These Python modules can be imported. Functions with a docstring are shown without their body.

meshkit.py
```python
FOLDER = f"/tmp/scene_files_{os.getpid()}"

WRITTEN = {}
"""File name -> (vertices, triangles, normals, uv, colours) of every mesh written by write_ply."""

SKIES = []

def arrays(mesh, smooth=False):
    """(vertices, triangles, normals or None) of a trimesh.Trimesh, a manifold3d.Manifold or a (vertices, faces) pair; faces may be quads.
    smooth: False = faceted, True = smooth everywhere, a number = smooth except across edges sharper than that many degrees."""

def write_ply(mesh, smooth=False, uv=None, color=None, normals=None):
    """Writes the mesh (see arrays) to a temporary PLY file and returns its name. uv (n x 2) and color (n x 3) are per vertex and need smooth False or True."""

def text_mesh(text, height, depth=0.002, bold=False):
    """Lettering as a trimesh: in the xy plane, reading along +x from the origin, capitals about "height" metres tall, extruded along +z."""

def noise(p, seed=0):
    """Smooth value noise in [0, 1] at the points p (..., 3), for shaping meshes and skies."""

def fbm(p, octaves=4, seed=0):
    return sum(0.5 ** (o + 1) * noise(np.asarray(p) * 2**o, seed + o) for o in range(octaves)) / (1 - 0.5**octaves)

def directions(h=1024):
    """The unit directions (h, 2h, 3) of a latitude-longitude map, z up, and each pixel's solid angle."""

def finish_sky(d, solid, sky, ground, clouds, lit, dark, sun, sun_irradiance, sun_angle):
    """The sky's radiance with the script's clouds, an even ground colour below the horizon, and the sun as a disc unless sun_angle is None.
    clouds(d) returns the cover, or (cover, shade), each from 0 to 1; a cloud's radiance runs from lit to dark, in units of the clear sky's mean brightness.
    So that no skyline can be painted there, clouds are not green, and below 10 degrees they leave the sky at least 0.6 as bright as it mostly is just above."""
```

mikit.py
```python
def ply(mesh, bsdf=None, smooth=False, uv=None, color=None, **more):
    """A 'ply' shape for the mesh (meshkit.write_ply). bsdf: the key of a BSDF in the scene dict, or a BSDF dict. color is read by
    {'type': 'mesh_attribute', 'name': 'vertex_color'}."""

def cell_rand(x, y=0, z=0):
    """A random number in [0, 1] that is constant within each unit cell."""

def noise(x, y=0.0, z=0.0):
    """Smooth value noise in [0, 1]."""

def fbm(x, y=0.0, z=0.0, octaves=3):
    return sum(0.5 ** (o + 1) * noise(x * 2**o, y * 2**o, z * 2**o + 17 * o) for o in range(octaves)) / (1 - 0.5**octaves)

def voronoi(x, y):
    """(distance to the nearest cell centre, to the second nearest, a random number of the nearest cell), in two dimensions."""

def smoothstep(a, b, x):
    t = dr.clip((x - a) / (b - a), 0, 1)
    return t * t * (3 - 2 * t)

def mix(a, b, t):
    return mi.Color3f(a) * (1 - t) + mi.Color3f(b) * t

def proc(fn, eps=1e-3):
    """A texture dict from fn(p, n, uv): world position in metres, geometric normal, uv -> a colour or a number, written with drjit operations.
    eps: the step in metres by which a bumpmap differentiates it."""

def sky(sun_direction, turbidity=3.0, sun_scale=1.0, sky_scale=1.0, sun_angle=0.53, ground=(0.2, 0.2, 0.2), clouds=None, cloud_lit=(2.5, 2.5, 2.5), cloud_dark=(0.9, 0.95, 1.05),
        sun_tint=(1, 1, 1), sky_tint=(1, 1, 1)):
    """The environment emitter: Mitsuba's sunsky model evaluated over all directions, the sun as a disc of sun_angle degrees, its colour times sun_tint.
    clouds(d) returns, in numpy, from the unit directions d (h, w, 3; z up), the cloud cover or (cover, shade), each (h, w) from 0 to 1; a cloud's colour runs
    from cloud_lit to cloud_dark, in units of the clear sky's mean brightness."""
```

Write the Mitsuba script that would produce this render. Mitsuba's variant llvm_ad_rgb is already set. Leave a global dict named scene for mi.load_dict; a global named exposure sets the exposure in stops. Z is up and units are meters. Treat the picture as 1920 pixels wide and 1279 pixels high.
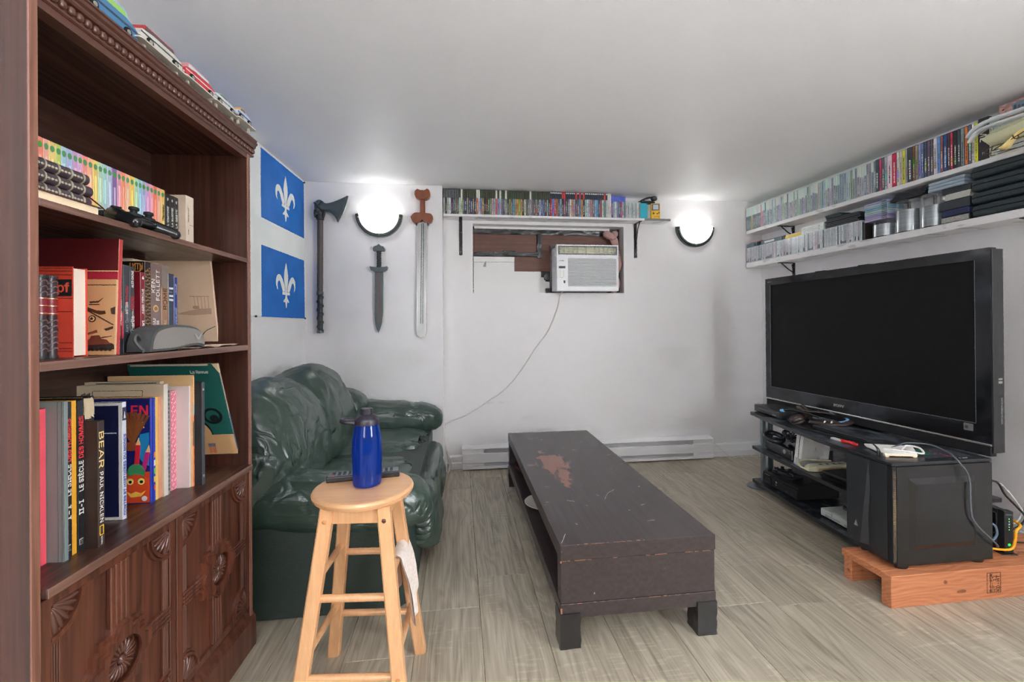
import math, random, numpy as np, trimesh, drjit as dr, mitsuba as mi, mikit, meshkit
from mikit import noise, fbm, smoothstep, mix, cell_rand
from shapely.geometry import Polygon, Point, box as sbox
from shapely import affinity
T = mi.ScalarTransform4f
scene, labels = {'type': 'scene'}, {}

# ---------------------------------------------------------------- camera (1920 x 1279)
FOCAL, CX, CY = 810.0, 960.0, 609.0
cam_fwd, cam_up, EYE = (0.12292, 0.99241, 0.00229), (0.00740, -0.00322, 0.99997), (0.0, 0.0, 1.10)
scene['camera'] = {'type': 'perspective', 'fov_axis': 'x', 'fov': 2 * math.degrees(math.atan(960 / FOCAL)),
    'near_clip': 0.05, 'far_clip': 60.0, 'principal_point_offset_y': (639.5 - CY) / 1279.0,
    'to_world': T().look_at(origin=list(EYE), target=[EYE[i] + cam_fwd[i] for i in range(3)], up=list(cam_up))}

# ---------------------------------------------------------------- light and exposure
exposure = 1.05
ADDED_PANEL = 2.0         # unseen ceiling panel added as fill behind the camera
ADDED_UPLIGHT = 78.0             # bowls of two unseen uplights added to brighten the ceiling
ADDED_SOFTBOX = 14.0             # unseen fill light added behind the camera at the right
ADDED_SOFTBOX_LEFT = 6.0         # the added one at the left
SCONCE_GLASS = 3.4
SCONCE_BULB = 8.0

def C(r, g, b):
    return [((v / 255) / 12.92 if v / 255 <= 0.04045 else ((v / 255 + 0.055) / 1.055) ** 2.4) for v in (r, g, b)]

# ---------------------------------------------------------------- helpers: naming
def numbered(key):
    taken = key in scene or key in labels or any(k.startswith(key + '__') for k in scene)
    if not taken:
        return key
    k = 1
    while True:
        n = f'{key}_{k:03d}'
        if n not in scene and n not in labels and not any(q.startswith(n + '__') for q in scene):
            return n
        k += 1
COUNT = {}
def fresh(key):
    n = COUNT.get(key, -1) + 1
    COUNT[key] = n
    return key if n == 0 else f'{key}_{n:03d}'
def thing(name, label, cat, group=None):
    key = fresh(name)
    labels[key] = {'label': label, 'category': cat}
    if group: labels[key]['group'] = group
    return key
def part(owner, name, mesh, bsdf, smooth=False, label=None, kind=None, **kw):
    key = fresh(owner + '__' + name)
    scene[key] = mikit.ply(mesh, bsdf, smooth, **kw)
    if label or kind:
        labels[key] = {}
        if label: labels[key]['label'] = label
        if kind: labels[key]['kind'] = kind
    return key
def solo(name, mesh, bsdf, label, cat, smooth=False, group=None, kind=None, **kw):
    key = thing(name, label, cat, group)
    if kind: labels[key]['kind'] = kind
    scene[key] = mikit.ply(mesh, bsdf, smooth, **kw)
    return key
def struct(name, mesh, bsdf, label=None, smooth=False, **kw):
    scene[name] = mikit.ply(mesh, bsdf, smooth, **kw)
    labels[name] = {'kind': 'structure'}
    if label: labels[name]['label'] = label
    return name

# ---------------------------------------------------------------- helpers: meshes
BOXF = np.array([[0,2,1],[0,3,2],[4,5,6],[4,6,7],[0,1,5],[0,5,4],[1,2,6],[1,6,5],[2,3,7],[2,7,6],[3,0,4],[3,4,7]])
def hull(p):
    return trimesh.convex.convex_hull(np.asarray(p, float))
def box(x0, x1, y0, y1, z0, z1, b=0.0):
    if x1 < x0: x0, x1 = x1, x0
    if y1 < y0: y0, y1 = y1, y0
    if z1 < z0: z0, z1 = z1, z0
    if b > 0:
        b = min(b, (x1-x0)*.49, (y1-y0)*.49, (z1-z0)*.49)
        p = []
        for x, sx in ((x0, 1), (x1, -1)):
            for y, sy in ((y0, 1), (y1, -1)):
                for z, sz in ((z0, 1), (z1, -1)):
                    p += [(x, y+sy*b, z+sz*b), (x+sx*b, y, z+sz*b), (x+sx*b, y+sy*b, z)]
        return hull(p)
    v = [(x0,y0,z0),(x1,y0,z0),(x1,y1,z0),(x0,y1,z0),(x0,y0,z1),(x1,y0,z1),(x1,y1,z1),(x0,y1,z1)]
    return trimesh.Trimesh(np.array(v, float), BOXF, process=False)
_ico = {}
def ico(n):
    if n not in _ico: _ico[n] = trimesh.creation.icosphere(n)
    return _ico[n]
def rbox(x0, x1, y0, y1, z0, z1, r, n=1):
    r = min(r, abs(x1-x0)*.499, abs(y1-y0)*.499, abs(z1-z0)*.499)
    v = ico(n).vertices * r
    p = [v + np.array([x, y, z]) for x in (min(x0,x1)+r, max(x0,x1)-r) for y in (min(y0,y1)+r, max(y0,y1)-r) for z in (min(z0,z1)+r, max(z0,z1)-r)]
    return hull(np.vstack(p))
def join(*ms):
    ms = [m for m in (ms[0] if len(ms) == 1 and isinstance(ms[0], (list, tuple)) else ms)]
    off, V, F = 0, [], []
    for m in ms:
        V.append(np.asarray(m.vertices)); F.append(np.asarray(m.faces) + off); off += len(m.vertices)
    return trimesh.Trimesh(np.vstack(V), np.vstack(F), process=False)
def xf(m, M):
    M = np.asarray(M, float)
    v = np.asarray(m.vertices) @ M[:3, :3].T + M[:3, 3]
    f = np.asarray(m.faces)
    if np.linalg.det(M[:3, :3]) < 0: f = f[:, ::-1]
    return trimesh.Trimesh(v, f, process=False)
def frame(o, X, Y, Z=None):
    X, Y = np.asarray(X, float), np.asarray(Y, float)
    Z = np.cross(X, Y) if Z is None else np.asarray(Z, float)
    M = np.eye(4); M[:3, 0], M[:3, 1], M[:3, 2], M[:3, 3] = X, Y, Z, o
    return M
def rot(axis, deg, o=(0, 0, 0)):
    return trimesh.transformations.rotation_matrix(math.radians(deg), axis, o)
def move(x, y, z):
    M = np.eye(4); M[:3, 3] = (x, y, z); return M
def scl(x, y, z):
    return np.diag([x, y, z, 1.0])
def spline(pts, n=8):
    p = np.asarray(pts, float)
    if len(p) < 3: return p
    q = np.vstack([2*p[0]-p[1], p, 2*p[-1]-p[-2]])
    out = []
    for i in range(1, len(q)-2):
        t = np.linspace(0, 1, n, endpoint=False)[:, None]
        a, b, c, d = q[i-1], q[i], q[i+1], q[i+2]
        out.append(0.5*((2*b) + (c-a)*t + (2*a-5*b+4*c-d)*t**2 + (-a+3*b-3*c+d)*t**3))
    return np.vstack(out + [p[-1:]])
def tube(pts, r, n=8, closed=False, flat=1.0):
    p = np.asarray(pts, float); m = len(p)
    rr = np.full(m, r, float) if np.ndim(r) == 0 else np.asarray(r, float)
    t = np.gradient(p, axis=0)
    if closed: t[0] = t[-1] = p[1]-p[-2]
    t /= np.linalg.norm(t, axis=1, keepdims=True) + 1e-12
    a = np.cross(t[0], [0, 0, 1.0]);
    if np.linalg.norm(a) < 1e-3: a = np.cross(t[0], [1.0, 0, 0])
    a /= np.linalg.norm(a); A = [a]
    for i in range(1, m):
        a = A[-1] - t[i]*(A[-1] @ t[i]); a /= np.linalg.norm(a) + 1e-12; A.append(a)
    A = np.array(A); B = np.cross(t, A)
    th = np.arange(n)*2*np.pi/n
    ring = A[:, None]*np.cos(th)[None, :, None] + flat*B[:, None]*np.sin(th)[None, :, None]
    v = (p[:, None] + ring*rr[:, None, None]).reshape(-1, 3)
    f = []
    for i in range(m-1):
        for j in range(n):
            a0, a1, b0, b1 = i*n+j, i*n+(j+1) % n, (i+1)*n+j, (i+1)*n+(j+1) % n
            f += [(a0, a1, b1), (a0, b1, b0)]
    if not closed:
        v = np.vstack([v, p[:1], p[-1:]]); c0, c1 = m*n, m*n+1
        for j in range(n):
            f += [(c0, (j+1) % n, j), (c1, (m-1)*n+j, (m-1)*n+(j+1) % n)]
    return trimesh.Trimesh(v, np.array(f), process=False)
def cyl(p0, p1, r, n=16, r1=None):
    return tube([p0, p1], [r, r if r1 is None else r1], n)
def lathe(prof, n=32, arc=None):
    prof = np.asarray(prof, float); m = len(prof)
    full = arc is None
    th = np.linspace(0, 2*np.pi, n, endpoint=False) if full else np.linspace(arc[0], arc[1], n)
    v = np.stack([prof[:, None, 0]*np.cos(th), prof[:, None, 0]*np.sin(th), np.repeat(prof[:, 1:2], n, 1)], -1).reshape(-1, 3)
    f = []
    for i in range(m-1):
        for j in range(n if full else n-1):
            a0, a1, b0, b1 = i*n+j, i*n+(j+1) % n, (i+1)*n+j, (i+1)*n+(j+1) % n
            if prof[i, 0] > 1e-9: f.append((a0, a1, b1))
            if prof[i+1, 0] > 1e-9: f.append((a0, b1, b0))
    return trimesh.Trimesh(v, np.array(f), process=False)
def prism(poly, h):
    geoms = getattr(poly, 'geoms', [poly])
    return join([trimesh.creation.extrude_polygon(g, h, engine='earcut') for g in geoms if g.area > 1e-10])
_texts = {}
def text(txt, height, depth=0.0006, bold=False, fit=None):
    k = (txt, bold)
    if k not in _texts:
        m = meshkit.text_mesh(txt, 1.0, 1.0, bold); _texts[k] = (np.array(m.vertices), np.array(m.faces))
    v, f = _texts[k]
    v = v*np.array([height, height, depth])
    if fit: v = v*np.array([fit/max(v[:, 0].max()-v[:, 0].min(), 1e-6), 1, 1])
    v = v - np.array([v[:, 0].min(), 0, 0])
    return trimesh.Trimesh(v, f, process=False)
def grid(fn, nu, nv, u=(0, 1), v=(0, 1)):
    U, V = np.meshgrid(np.linspace(*u, nu), np.linspace(*v, nv), indexing='ij')
    p = fn(U.ravel(), V.ravel())
    i = np.arange(nu*nv).reshape(nu, nv)
    a, b, c, d = i[:-1, :-1].ravel(), i[1:, :-1].ravel(), i[1:, 1:].ravel(), i[:-1, 1:].ravel()
    return trimesh.Trimesh(np.asarray(p), np.vstack([np.stack([a, b, c], 1), np.stack([a, c, d], 1)]), process=False)
class MB:
    """Collects coloured pieces of ONE thing or part; its colours are the print on it."""
    def __init__(self): self.m, self.c = [], []
    def add(self, mesh, col):
        self.m.append(mesh); self.c.append(np.tile(np.array(col, float), (len(mesh.vertices), 1))); return self
    def out(self, M=None):
        m = join(self.m)
        return (m if M is None else xf(m, M)), np.vstack(self.c)
def cpart(owner, name, mb, bsdf='print_satin', M=None, label=None, smooth=False):
    m, c = mb.out(M)
    return part(owner, name, m, bsdf, smooth, label, color=c)
def csolo(name, mb, bsdf, label, cat, M=None, group=None):
    m, c = mb.out(M)
    return solo(name, m, bsdf, label, cat, group=group, color=c)

# ---------------------------------------------------------------- materials
def plain(name, col, rough=0.5, spec=0.5, metal=0.0, **kw):
    d = {'type': 'principled', 'base_color': {'type': 'rgb', 'value': list(col)}, 'roughness': rough, 'metallic': metal, **kw}
    if metal == 0: d['specular'] = spec
    scene[name] = {'type': 'twosided', 'bsdf': d}
    return name
def tex(name, fn, rough=0.5, spec=0.5, bump=None, eps=1e-3, **kw):
    d = {'type': 'principled', 'base_color': mikit.proc(fn, eps), 'roughness': rough, 'specular': spec, **kw}
    if bump is not None:
        d = {'type': 'bumpmap', 'arbitrary': mikit.proc(bump[0], eps), 'scale': bump[1], 'bsdf': d}
    scene[name] = {'type': 'twosided', 'bsdf': d}
    return name
VC = {'type': 'mesh_attribute', 'name': 'vertex_color'}
for nm, r, s in (('print_matte', .75, .25), ('print_satin', .45, .45), ('print_gloss', .22, .5)):
    scene[nm] = {'type': 'twosided', 'bsdf': {'type': 'principled', 'base_color': VC, 'roughness': r, 'specular': s}}
# ---------------------------------------------------------------- room shell
YB, YP, ZC = 3.365, 3.20, 2.13                      # far wall, chimney-breast face, ceiling
RX = np.array([0.0576, -0.99834, 0.0])              # along the right wall, towards the camera
RY = np.array([0.99834, 0.0576, 0.0])               # into the right wall
RM = frame((2.55, YB, 0), RX, RY, (0, 0, 1))        # local frame of the right wall: x along, y into the wall, z up
LX = np.array([0.0454, 0.99897, 0.0])               # along the left wall, away from the camera
LM = frame((-1.07, 3.2, 0), LX, (-LX[1], LX[0], 0), (0, 0, 1))

def wall_bump(p, n, uv):
    return fbm(p.x*9 + 3, p.y*9, p.z*9, 3) + 0.35*fbm(p.x*70, p.y*70, p.z*70, 2)
def wall_col(p, n, uv):
    w = smoothstep(0.62, 0.8, fbm(p.x*1.7 + 5, p.y*1.7, p.z*2.3 + 1, 3))
    scuff = smoothstep(0.70, 0.78, fbm(p.x*7 + 2, p.y*7, p.z*16, 4)) * smoothstep(0.55, 0.7, noise(p.x*1.3 + 9, p.y*1.3, p.z*1.8))
    return mix(C(226, 225, 226), C(219, 218, 217), w) * (1 - 0.10*scuff)
tex('wall_paint', wall_col, 0.42, 0.35, (wall_bump, 0.0011), 2e-3)
def ceil_bump(p, n, uv):
    return fbm(p.x*2.2, p.y*2.2 + 3, 1.0, 3) + 0.02*fbm(p.x*60, p.y*60, 2.0, 2)
def ceil_col(p, n, uv):
    s = smoothstep(0.80, 0.84, fbm(p.x*11, p.y*11 + 4, 0.5, 4))
    return mix(C(228, 228, 228), C(218, 217, 215), s)
tex('ceiling_paint', ceil_col, 0.5, 0.3, (ceil_bump, 0.006), 4e-3)
plain('trim_paint', C(226, 227, 229), 0.35, 0.5)

# floor of grey-brown vinyl planks: each plank has its own uv (metres, with an offset of its own)
def floor_col(p, n, uv):
    u, v = uv.x, uv.y
    warp = fbm(u*5, v*1.1, 3.0, 3)
    rings = fbm(u*16 + 5*warp, v*1.5 + 3*warp, 7.0, 3)
    cath = 0.5 + 0.5*dr.sin((rings*7 + u*10)*6.2832*0.6)
    fine = fbm(u*210, v*7, 2.0, 3)
    saw = noise(u*26, v*150, 4.0) * smoothstep(0.5, 0.62, fbm(u*5, v*5, 9.0, 2))
    tone = cell_rand(dr.floor(u + 0.5), 3, 1)
    c = mix(C(128, 118, 101), C(190, 181, 163), 0.26*cath + 0.48*fine + 0.26*fbm(u*70, v*3, 5.0, 2))
    c = c * (0.84 + 0.20*tone)
    c = c * (1 - 0.20*smoothstep(0.52, 0.75, fbm(u*120, v*5, 8.0, 3))*smoothstep(0.42, 0.65, warp))
    return c * (1 + 0.16*smoothstep(0.6, 0.9, saw))
def floor_bump(p, n, uv):
    return fbm(uv.x*210, uv.y*7, 2.0, 2)
tex('floor_vinyl', floor_col, 0.42, 0.4, (floor_bump, 0.0002), 1e-3)
plain('floor_base', C(70, 64, 55), 0.8)

struct('floor', box(-1.5, 3.1, -2.3, 3.6, -0.06, -0.006), 'floor_base', 'floor of grey-brown wood-look vinyl planks')
rng = random.Random(11)
starts = {-1: 1.90, -2: 1.70, 0: 2.19}
kk = 0
for k in range(-7, 11):
    x0 = 0.305 + 0.23*k
    off = starts.get(k, rng.uniform(0, 1.24))
    y = off - 1.24*math.ceil((off + 1.3)/1.24)
    while y < 3.38:
        ya, yb = max(y, -1.3), min(y + 1.24, 3.38)
        if yb - ya > 0.02:
            m = box(x0 + .0006, x0 + .2294, ya + .0006, yb - .0006, -0.008, 0, 0.0012)
            v = np.asarray(m.vertices)
            uv = np.stack([v[:, 0] - x0 - .115 + kk, v[:, 1] - y + 3.7*rng.random()*7], 1)
            part('floor', 'plank', m, 'floor_vinyl', False, uv=uv); kk += 1
        y += 1.24
labels['floor']['kind'] = 'structure'

struct('ceiling', box(-1.6, 3.2, -2.4, 3.6, ZC, ZC + 0.1), 'ceiling_paint', 'white painted low basement ceiling')
# far wall with the window recess (x 0.115..1.334, z 1.358..1.895)
WX0, WX1, WZ0, WZ1 = 0.115, 1.334, 1.358, 1.895
struct('wall_back', join(box(-0.2, WX0, YB, YB + .2, 0, ZC), box(WX1, 2.75, YB, YB + .2, 0, ZC), box(WX0, WX1, YB, YB + .2, 0, WZ0), box(WX0, WX1, YB, YB + .2, WZ1, ZC)),
       'wall_paint', 'white back wall around the window recess')
struct('wall_chimney', box(-1.3, -0.111, YP, YB + .2, 0, ZC, 0.003), 'wall_paint', 'white projecting wall section behind the sofa, hung with the weapons')
struct('wall_left', xf(box(-5.3, 0.05, 0, 0.15, 0, ZC), LM), 'wall_paint', 'white left wall behind the flag')
struct('wall_right', xf(box(-0.25, 5.4, 0, 0.15, 0, ZC), RM), 'wall_paint', 'white right wall behind the television')
plain('brown_panelling', C(120, 84, 62), 0.5)
struct('wall_rear', box(-1.7, 3.3, -2.15, -2.0, 0, ZC), 'brown_panelling', 'brown panelled wall behind the camera')
def skirting(L):
    prof = [(0, 0), (0, -.016), (.045, -.016), (.052, -.012), (.094, -.010), (.103, -.006), (.108, 0)]
    return prism(Polygon([(y, z) for z, y in prof]), L)
SK = lambda x0, x1: xf(skirting(x1 - x0), frame((x0, YB, 0), (0, 1, 0), (0, 0, 1), (1, 0, 0)))
struct('baseboard_back', join(SK(-0.111, 0.018), SK(2.06, 2.55)), 'trim_paint', 'white baseboard on the back wall')
struct('baseboard_right', xf(skirting(2.6), RM @ frame((0, 0, 0), (0, 1, 0), (0, 0, 1), (1, 0, 0))), 'trim_paint', 'white baseboard on the right wall')

# added fill lighting, out of view: two uplights and a ceiling panel
plain('lamp_bowl', C(206, 206, 204), 0.4); plain('lamp_pole', C(40, 40, 42), 0.4)
for i, (x, y, nm) in enumerate(((0.0, -0.45, 'left'), (1.6, -0.85, 'right'))):
    t = thing('fill_uplight', f'unseen uplight added behind the camera, {nm} one of two', 'floor lamp', 'added uplights behind the camera')
    part(t, 'base', xf(lathe([(0, 0), (.15, 0), (.15, .015), (.02, .03), (0, .03)], 28), move(x, y, 0)), 'lamp_pole', 40)
    part(t, 'pole', cyl((x, y, .025), (x, y, 1.62), .013, 14), 'lamp_pole', 40)
    part(t, 'bowl', xf(lathe([(.0, 1.60), (.06, 1.61), (.15, 1.65), (.21, 1.72), (.206, 1.72), (.148, 1.656), (.06, 1.618), (0, 1.61)], 36), move(x, y, 0)), 'lamp_bowl', 40)
    k = part(t, 'diffuser', xf(lathe([(.185, 1.695), (.0, 1.697)], 36), move(x, y, 0)), 'lamp_bowl')
    scene[k]['emitter'] = {'type': 'area', 'radiance': {'type': 'rgb', 'value': [ADDED_UPLIGHT*.955, ADDED_UPLIGHT, ADDED_UPLIGHT*1.06]}}
t = thing('fill_panel', 'unseen ceiling fill panel added behind the camera', 'ceiling light')
x, y = 0.15, -0.75
part(t, 'frame', join(box(x-.32, x+.32, y-.62, y-.60, ZC-.03, ZC), box(x-.32, x+.32, y+.60, y+.62, ZC-.03, ZC), box(x-.32, x-.30, y-.6, y+.6, ZC-.03, ZC), box(x+.30, x+.32, y-.6, y+.6, ZC-.03, ZC)), 'trim_paint')
d = box(x-.30, x+.30, y-.60, y+.60, ZC-.026, ZC-.016)
part(t, 'diffuser', d, 'trim_paint')
scene[t + '__diffuser']['emitter'] = {'type': 'area', 'radiance': {'type': 'rgb', 'value': [ADDED_PANEL*.93, ADDED_PANEL, ADDED_PANEL*1.10]}}
# two unseen fill lights added behind the camera: the right one lights the left wall, the left one the right wall
for px_, py_, nx, ny, L_, w2, nm in ((2.30, -0.75, -0.96, 0.28, ADDED_SOFTBOX, .40, 'right'), (-0.75, -0.95, 0.80, 0.60, ADDED_SOFTBOX_LEFT, .40, 'left')):
    t = thing('fill_softbox', f'unseen fill softbox added behind the camera at the {nm}', 'lamp', 'added fill softboxes behind the camera')
    SBX = frame((px_, py_, 1.35), (-ny, nx, 0) if False else (ny, -nx, 0), (0, 0, 1), (-nx, -ny, 0))      # z points away from the lit side
    part(t, 'hood', xf(join(box(-.42, -.40, -.52, .52, 0, .16), box(.40, .42, -.52, .52, 0, .16), box(-.4, .4, .50, .52, 0, .16), box(-.4, .4, -.52, -.50, 0, .16), box(-.4, .4, -.5, .5, .14, .16)), SBX), 'lamp_pole')
    part(t, 'stand', cyl((px_ - nx*.08, py_ - ny*.08, 0), (px_ - nx*.08, py_ - ny*.08, 1.30), .013, 12), 'lamp_pole', 40)
    k = part(t, 'diffuser', xf(box(-w2, w2, -.50, .50, .01, .02), SBX), 'lamp_bowl')
    scene[k]['emitter'] = {'type': 'area', 'radiance': {'type': 'rgb', 'value': [L_*.975, L_, L_*1.03]}}
# ---------------------------------------------------------------- bookcase: local frame s (to the right), d (into the case), z
BS_T, BS_N = np.array([0.04362, 0.99905, 0]), np.array([0.99905, -0.04362, 0])
BM = frame((-0.716, 1.625, 0), BS_T, -BS_N, (0, 0, 1))
def wood(name, grain, dark, mid, red, rough=0.33):
    def f(p, n, uv):
        a = p.x*-0.04362 + p.y*0.0 + p.x*1.0
        if grain == 'z':   u, v, w = p.y*1.0, p.z*1.0, p.x*1.0
        else:              u, v, w = p.z*1.0, p.y*1.0, p.x*1.0
        k = fbm(u*7, v*1.1, w*7, 2)
        g = fbm(u*85 + 5*k, v*2.6, w*85, 3)
        fine = fbm(u*260, v*9, w*260, 2)
        c = mix(dark, mid, smoothstep(0.2, 0.8, g))
        c = mix(c, red, 0.35*smoothstep(0.45, 0.8, fbm(u*24, v*1.5, w*24 + 4, 2)))
        return c*(0.78 + 0.4*fine)
    return tex(name, f, rough, 0.5)
wood('walnut_upright', 'z', C(44, 25, 19), C(64, 36, 27), C(76, 40, 28), 0.38)
wood('walnut_level', 'y', C(40, 24, 19), C(60, 37, 30), C(68, 40, 30))
wood('walnut_edge_sheen', 'z', C(104, 68, 54), C(146, 104, 88), C(142, 94, 76), 0.4)  # reflected room light on the front edges, painted as paler wood
wood('walnut_carved', 'z', C(62, 34, 25), C(92, 52, 37), C(106, 57, 39), 0.3)
wood('walnut_door', 'z', C(56, 31, 23), C(88, 50, 36), C(102, 55, 38), 0.36)
plain('walnut_bead', C(78, 48, 38), 0.22, 0.6)
wood('walnut_level_sheen', 'y', C(84, 58, 48), C(122, 92, 80), C(124, 84, 68), 0.36)  # the same painted reflection, for the shelf edges
Bk = lambda m: xf(m, BM)
case = thing('bookcase', 'tall dark walnut bookcase with carved doors and a beaded cornice, standing at the left', 'bookcase')
SL, SR, DEP = -0.767, -0.024, 0.33
ZU, ZM, ZLo = 1.338, 1.041, 0.632       # tops of the three shelves
for s0 in (SL, SR - .016):
    part(case, 'side_panel', Bk(box(s0, s0 + .016, .001, DEP, 0.0, 1.70, .001)), 'walnut_upright')
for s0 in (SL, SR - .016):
    part(case, 'edge_strip', Bk(box(s0, s0 + .016, -.0015, .002, 0.0, 1.70, .0006)), 'walnut_edge_sheen', label='front edge strip painted pale with reflected light')
part(case, 'back_panel', Bk(box(SL + .016, SR - .016, DEP - .02, DEP - .014, .10, 1.70)), 'walnut_level')
part(case, 'top_panel', Bk(box(SL + .016, SR - .016, .004, DEP - .02, 1.690, 1.706)), 'walnut_level')
for z, t in ((ZU, .015), (ZM, .018)):
    part(case, 'shelf', Bk(box(SL + .017, SR - .017, .0, DEP - .021, z - t, z, .0015)), 'walnut_level')
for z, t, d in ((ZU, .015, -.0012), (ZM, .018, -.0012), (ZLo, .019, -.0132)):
    part(case, 'shelf_edge', Bk(box(SL + .0172, SR - .0172, d, d + .002, z - t + .0004, z - .0004, .0008)), 'walnut_level_sheen', label='shelf edge painted pale with reflected light')
part(case, 'counter_shelf', Bk(box(SL + .0165, SR - .0165, -.012, DEP - .021, ZLo - .019, ZLo, .0025)), 'walnut_level')
part(case, 'bottom_shelf', Bk(box(SL + .017, SR - .017, .03, DEP - .021, .12, .136)), 'walnut_level')
# plinth with a sloping moulded top
pl = Polygon([(.02, 0), (-.008, 0), (-.008, .098), (-.004, .104), (.014, .134), (.02, .134)])
part(case, 'plinth', Bk(xf(prism(pl, SR - SL + .018), frame((SL - .009, 0, 0), (0, 1, 0), (0, 0, 1), (1, 0, 0)))), 'walnut_door')
# cornice: rail, moulding, sloping crown board, and the row of beads
c0, c1 = SL - .004, -.004
def run(poly, a, b): return xf(prism(Polygon(poly), b - a), frame((a, 0, 0), (0, 1, 0), (0, 0, 1), (1, 0, 0)))
cor = part(case, 'cornice', Bk(join(
    run([(.03, 1.684), (.001, 1.684), (.000, 1.699), (.03, 1.699)], SL + .016, SR - .016),
    run([(.03, 1.699), (-.002, 1.699), (-.005, 1.702), (-.005, 1.706), (-.001, 1.708), (-.001, 1.727), (-.009, 1.729), (-.012, 1.733), (-.012, 1.737), (-.017, 1.741), (-.018, 1.747), (-.014, 1.751), (-.017, 1.754), (-.016, 1.758), (.03, 1.758)], c0, c1))), 'walnut_bead', 25)
part(case, 'crown_board', Bk(run([(.03, 1.757), (-.014, 1.757), (.018, 1.787), (.33, 1.787), (.33, 1.77), (.03, 1.757)], c0 - .003, c1 + .004)), 'walnut_level', label='sloping board along the top')
bead = xf(rbox(-.0072, .0072, -.0075, .006, -.0088, .0088, .0062, 1), np.eye(4))
nb = 43
beads = []
for i in range(nb):
    s = c0 + .01 + i*(c1 - c0 - .016)/(nb - 1)
    part(cor, 'bead', Bk(xf(bead, move(s, -.0025, 1.7178))), 'walnut_bead', 50)
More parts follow.
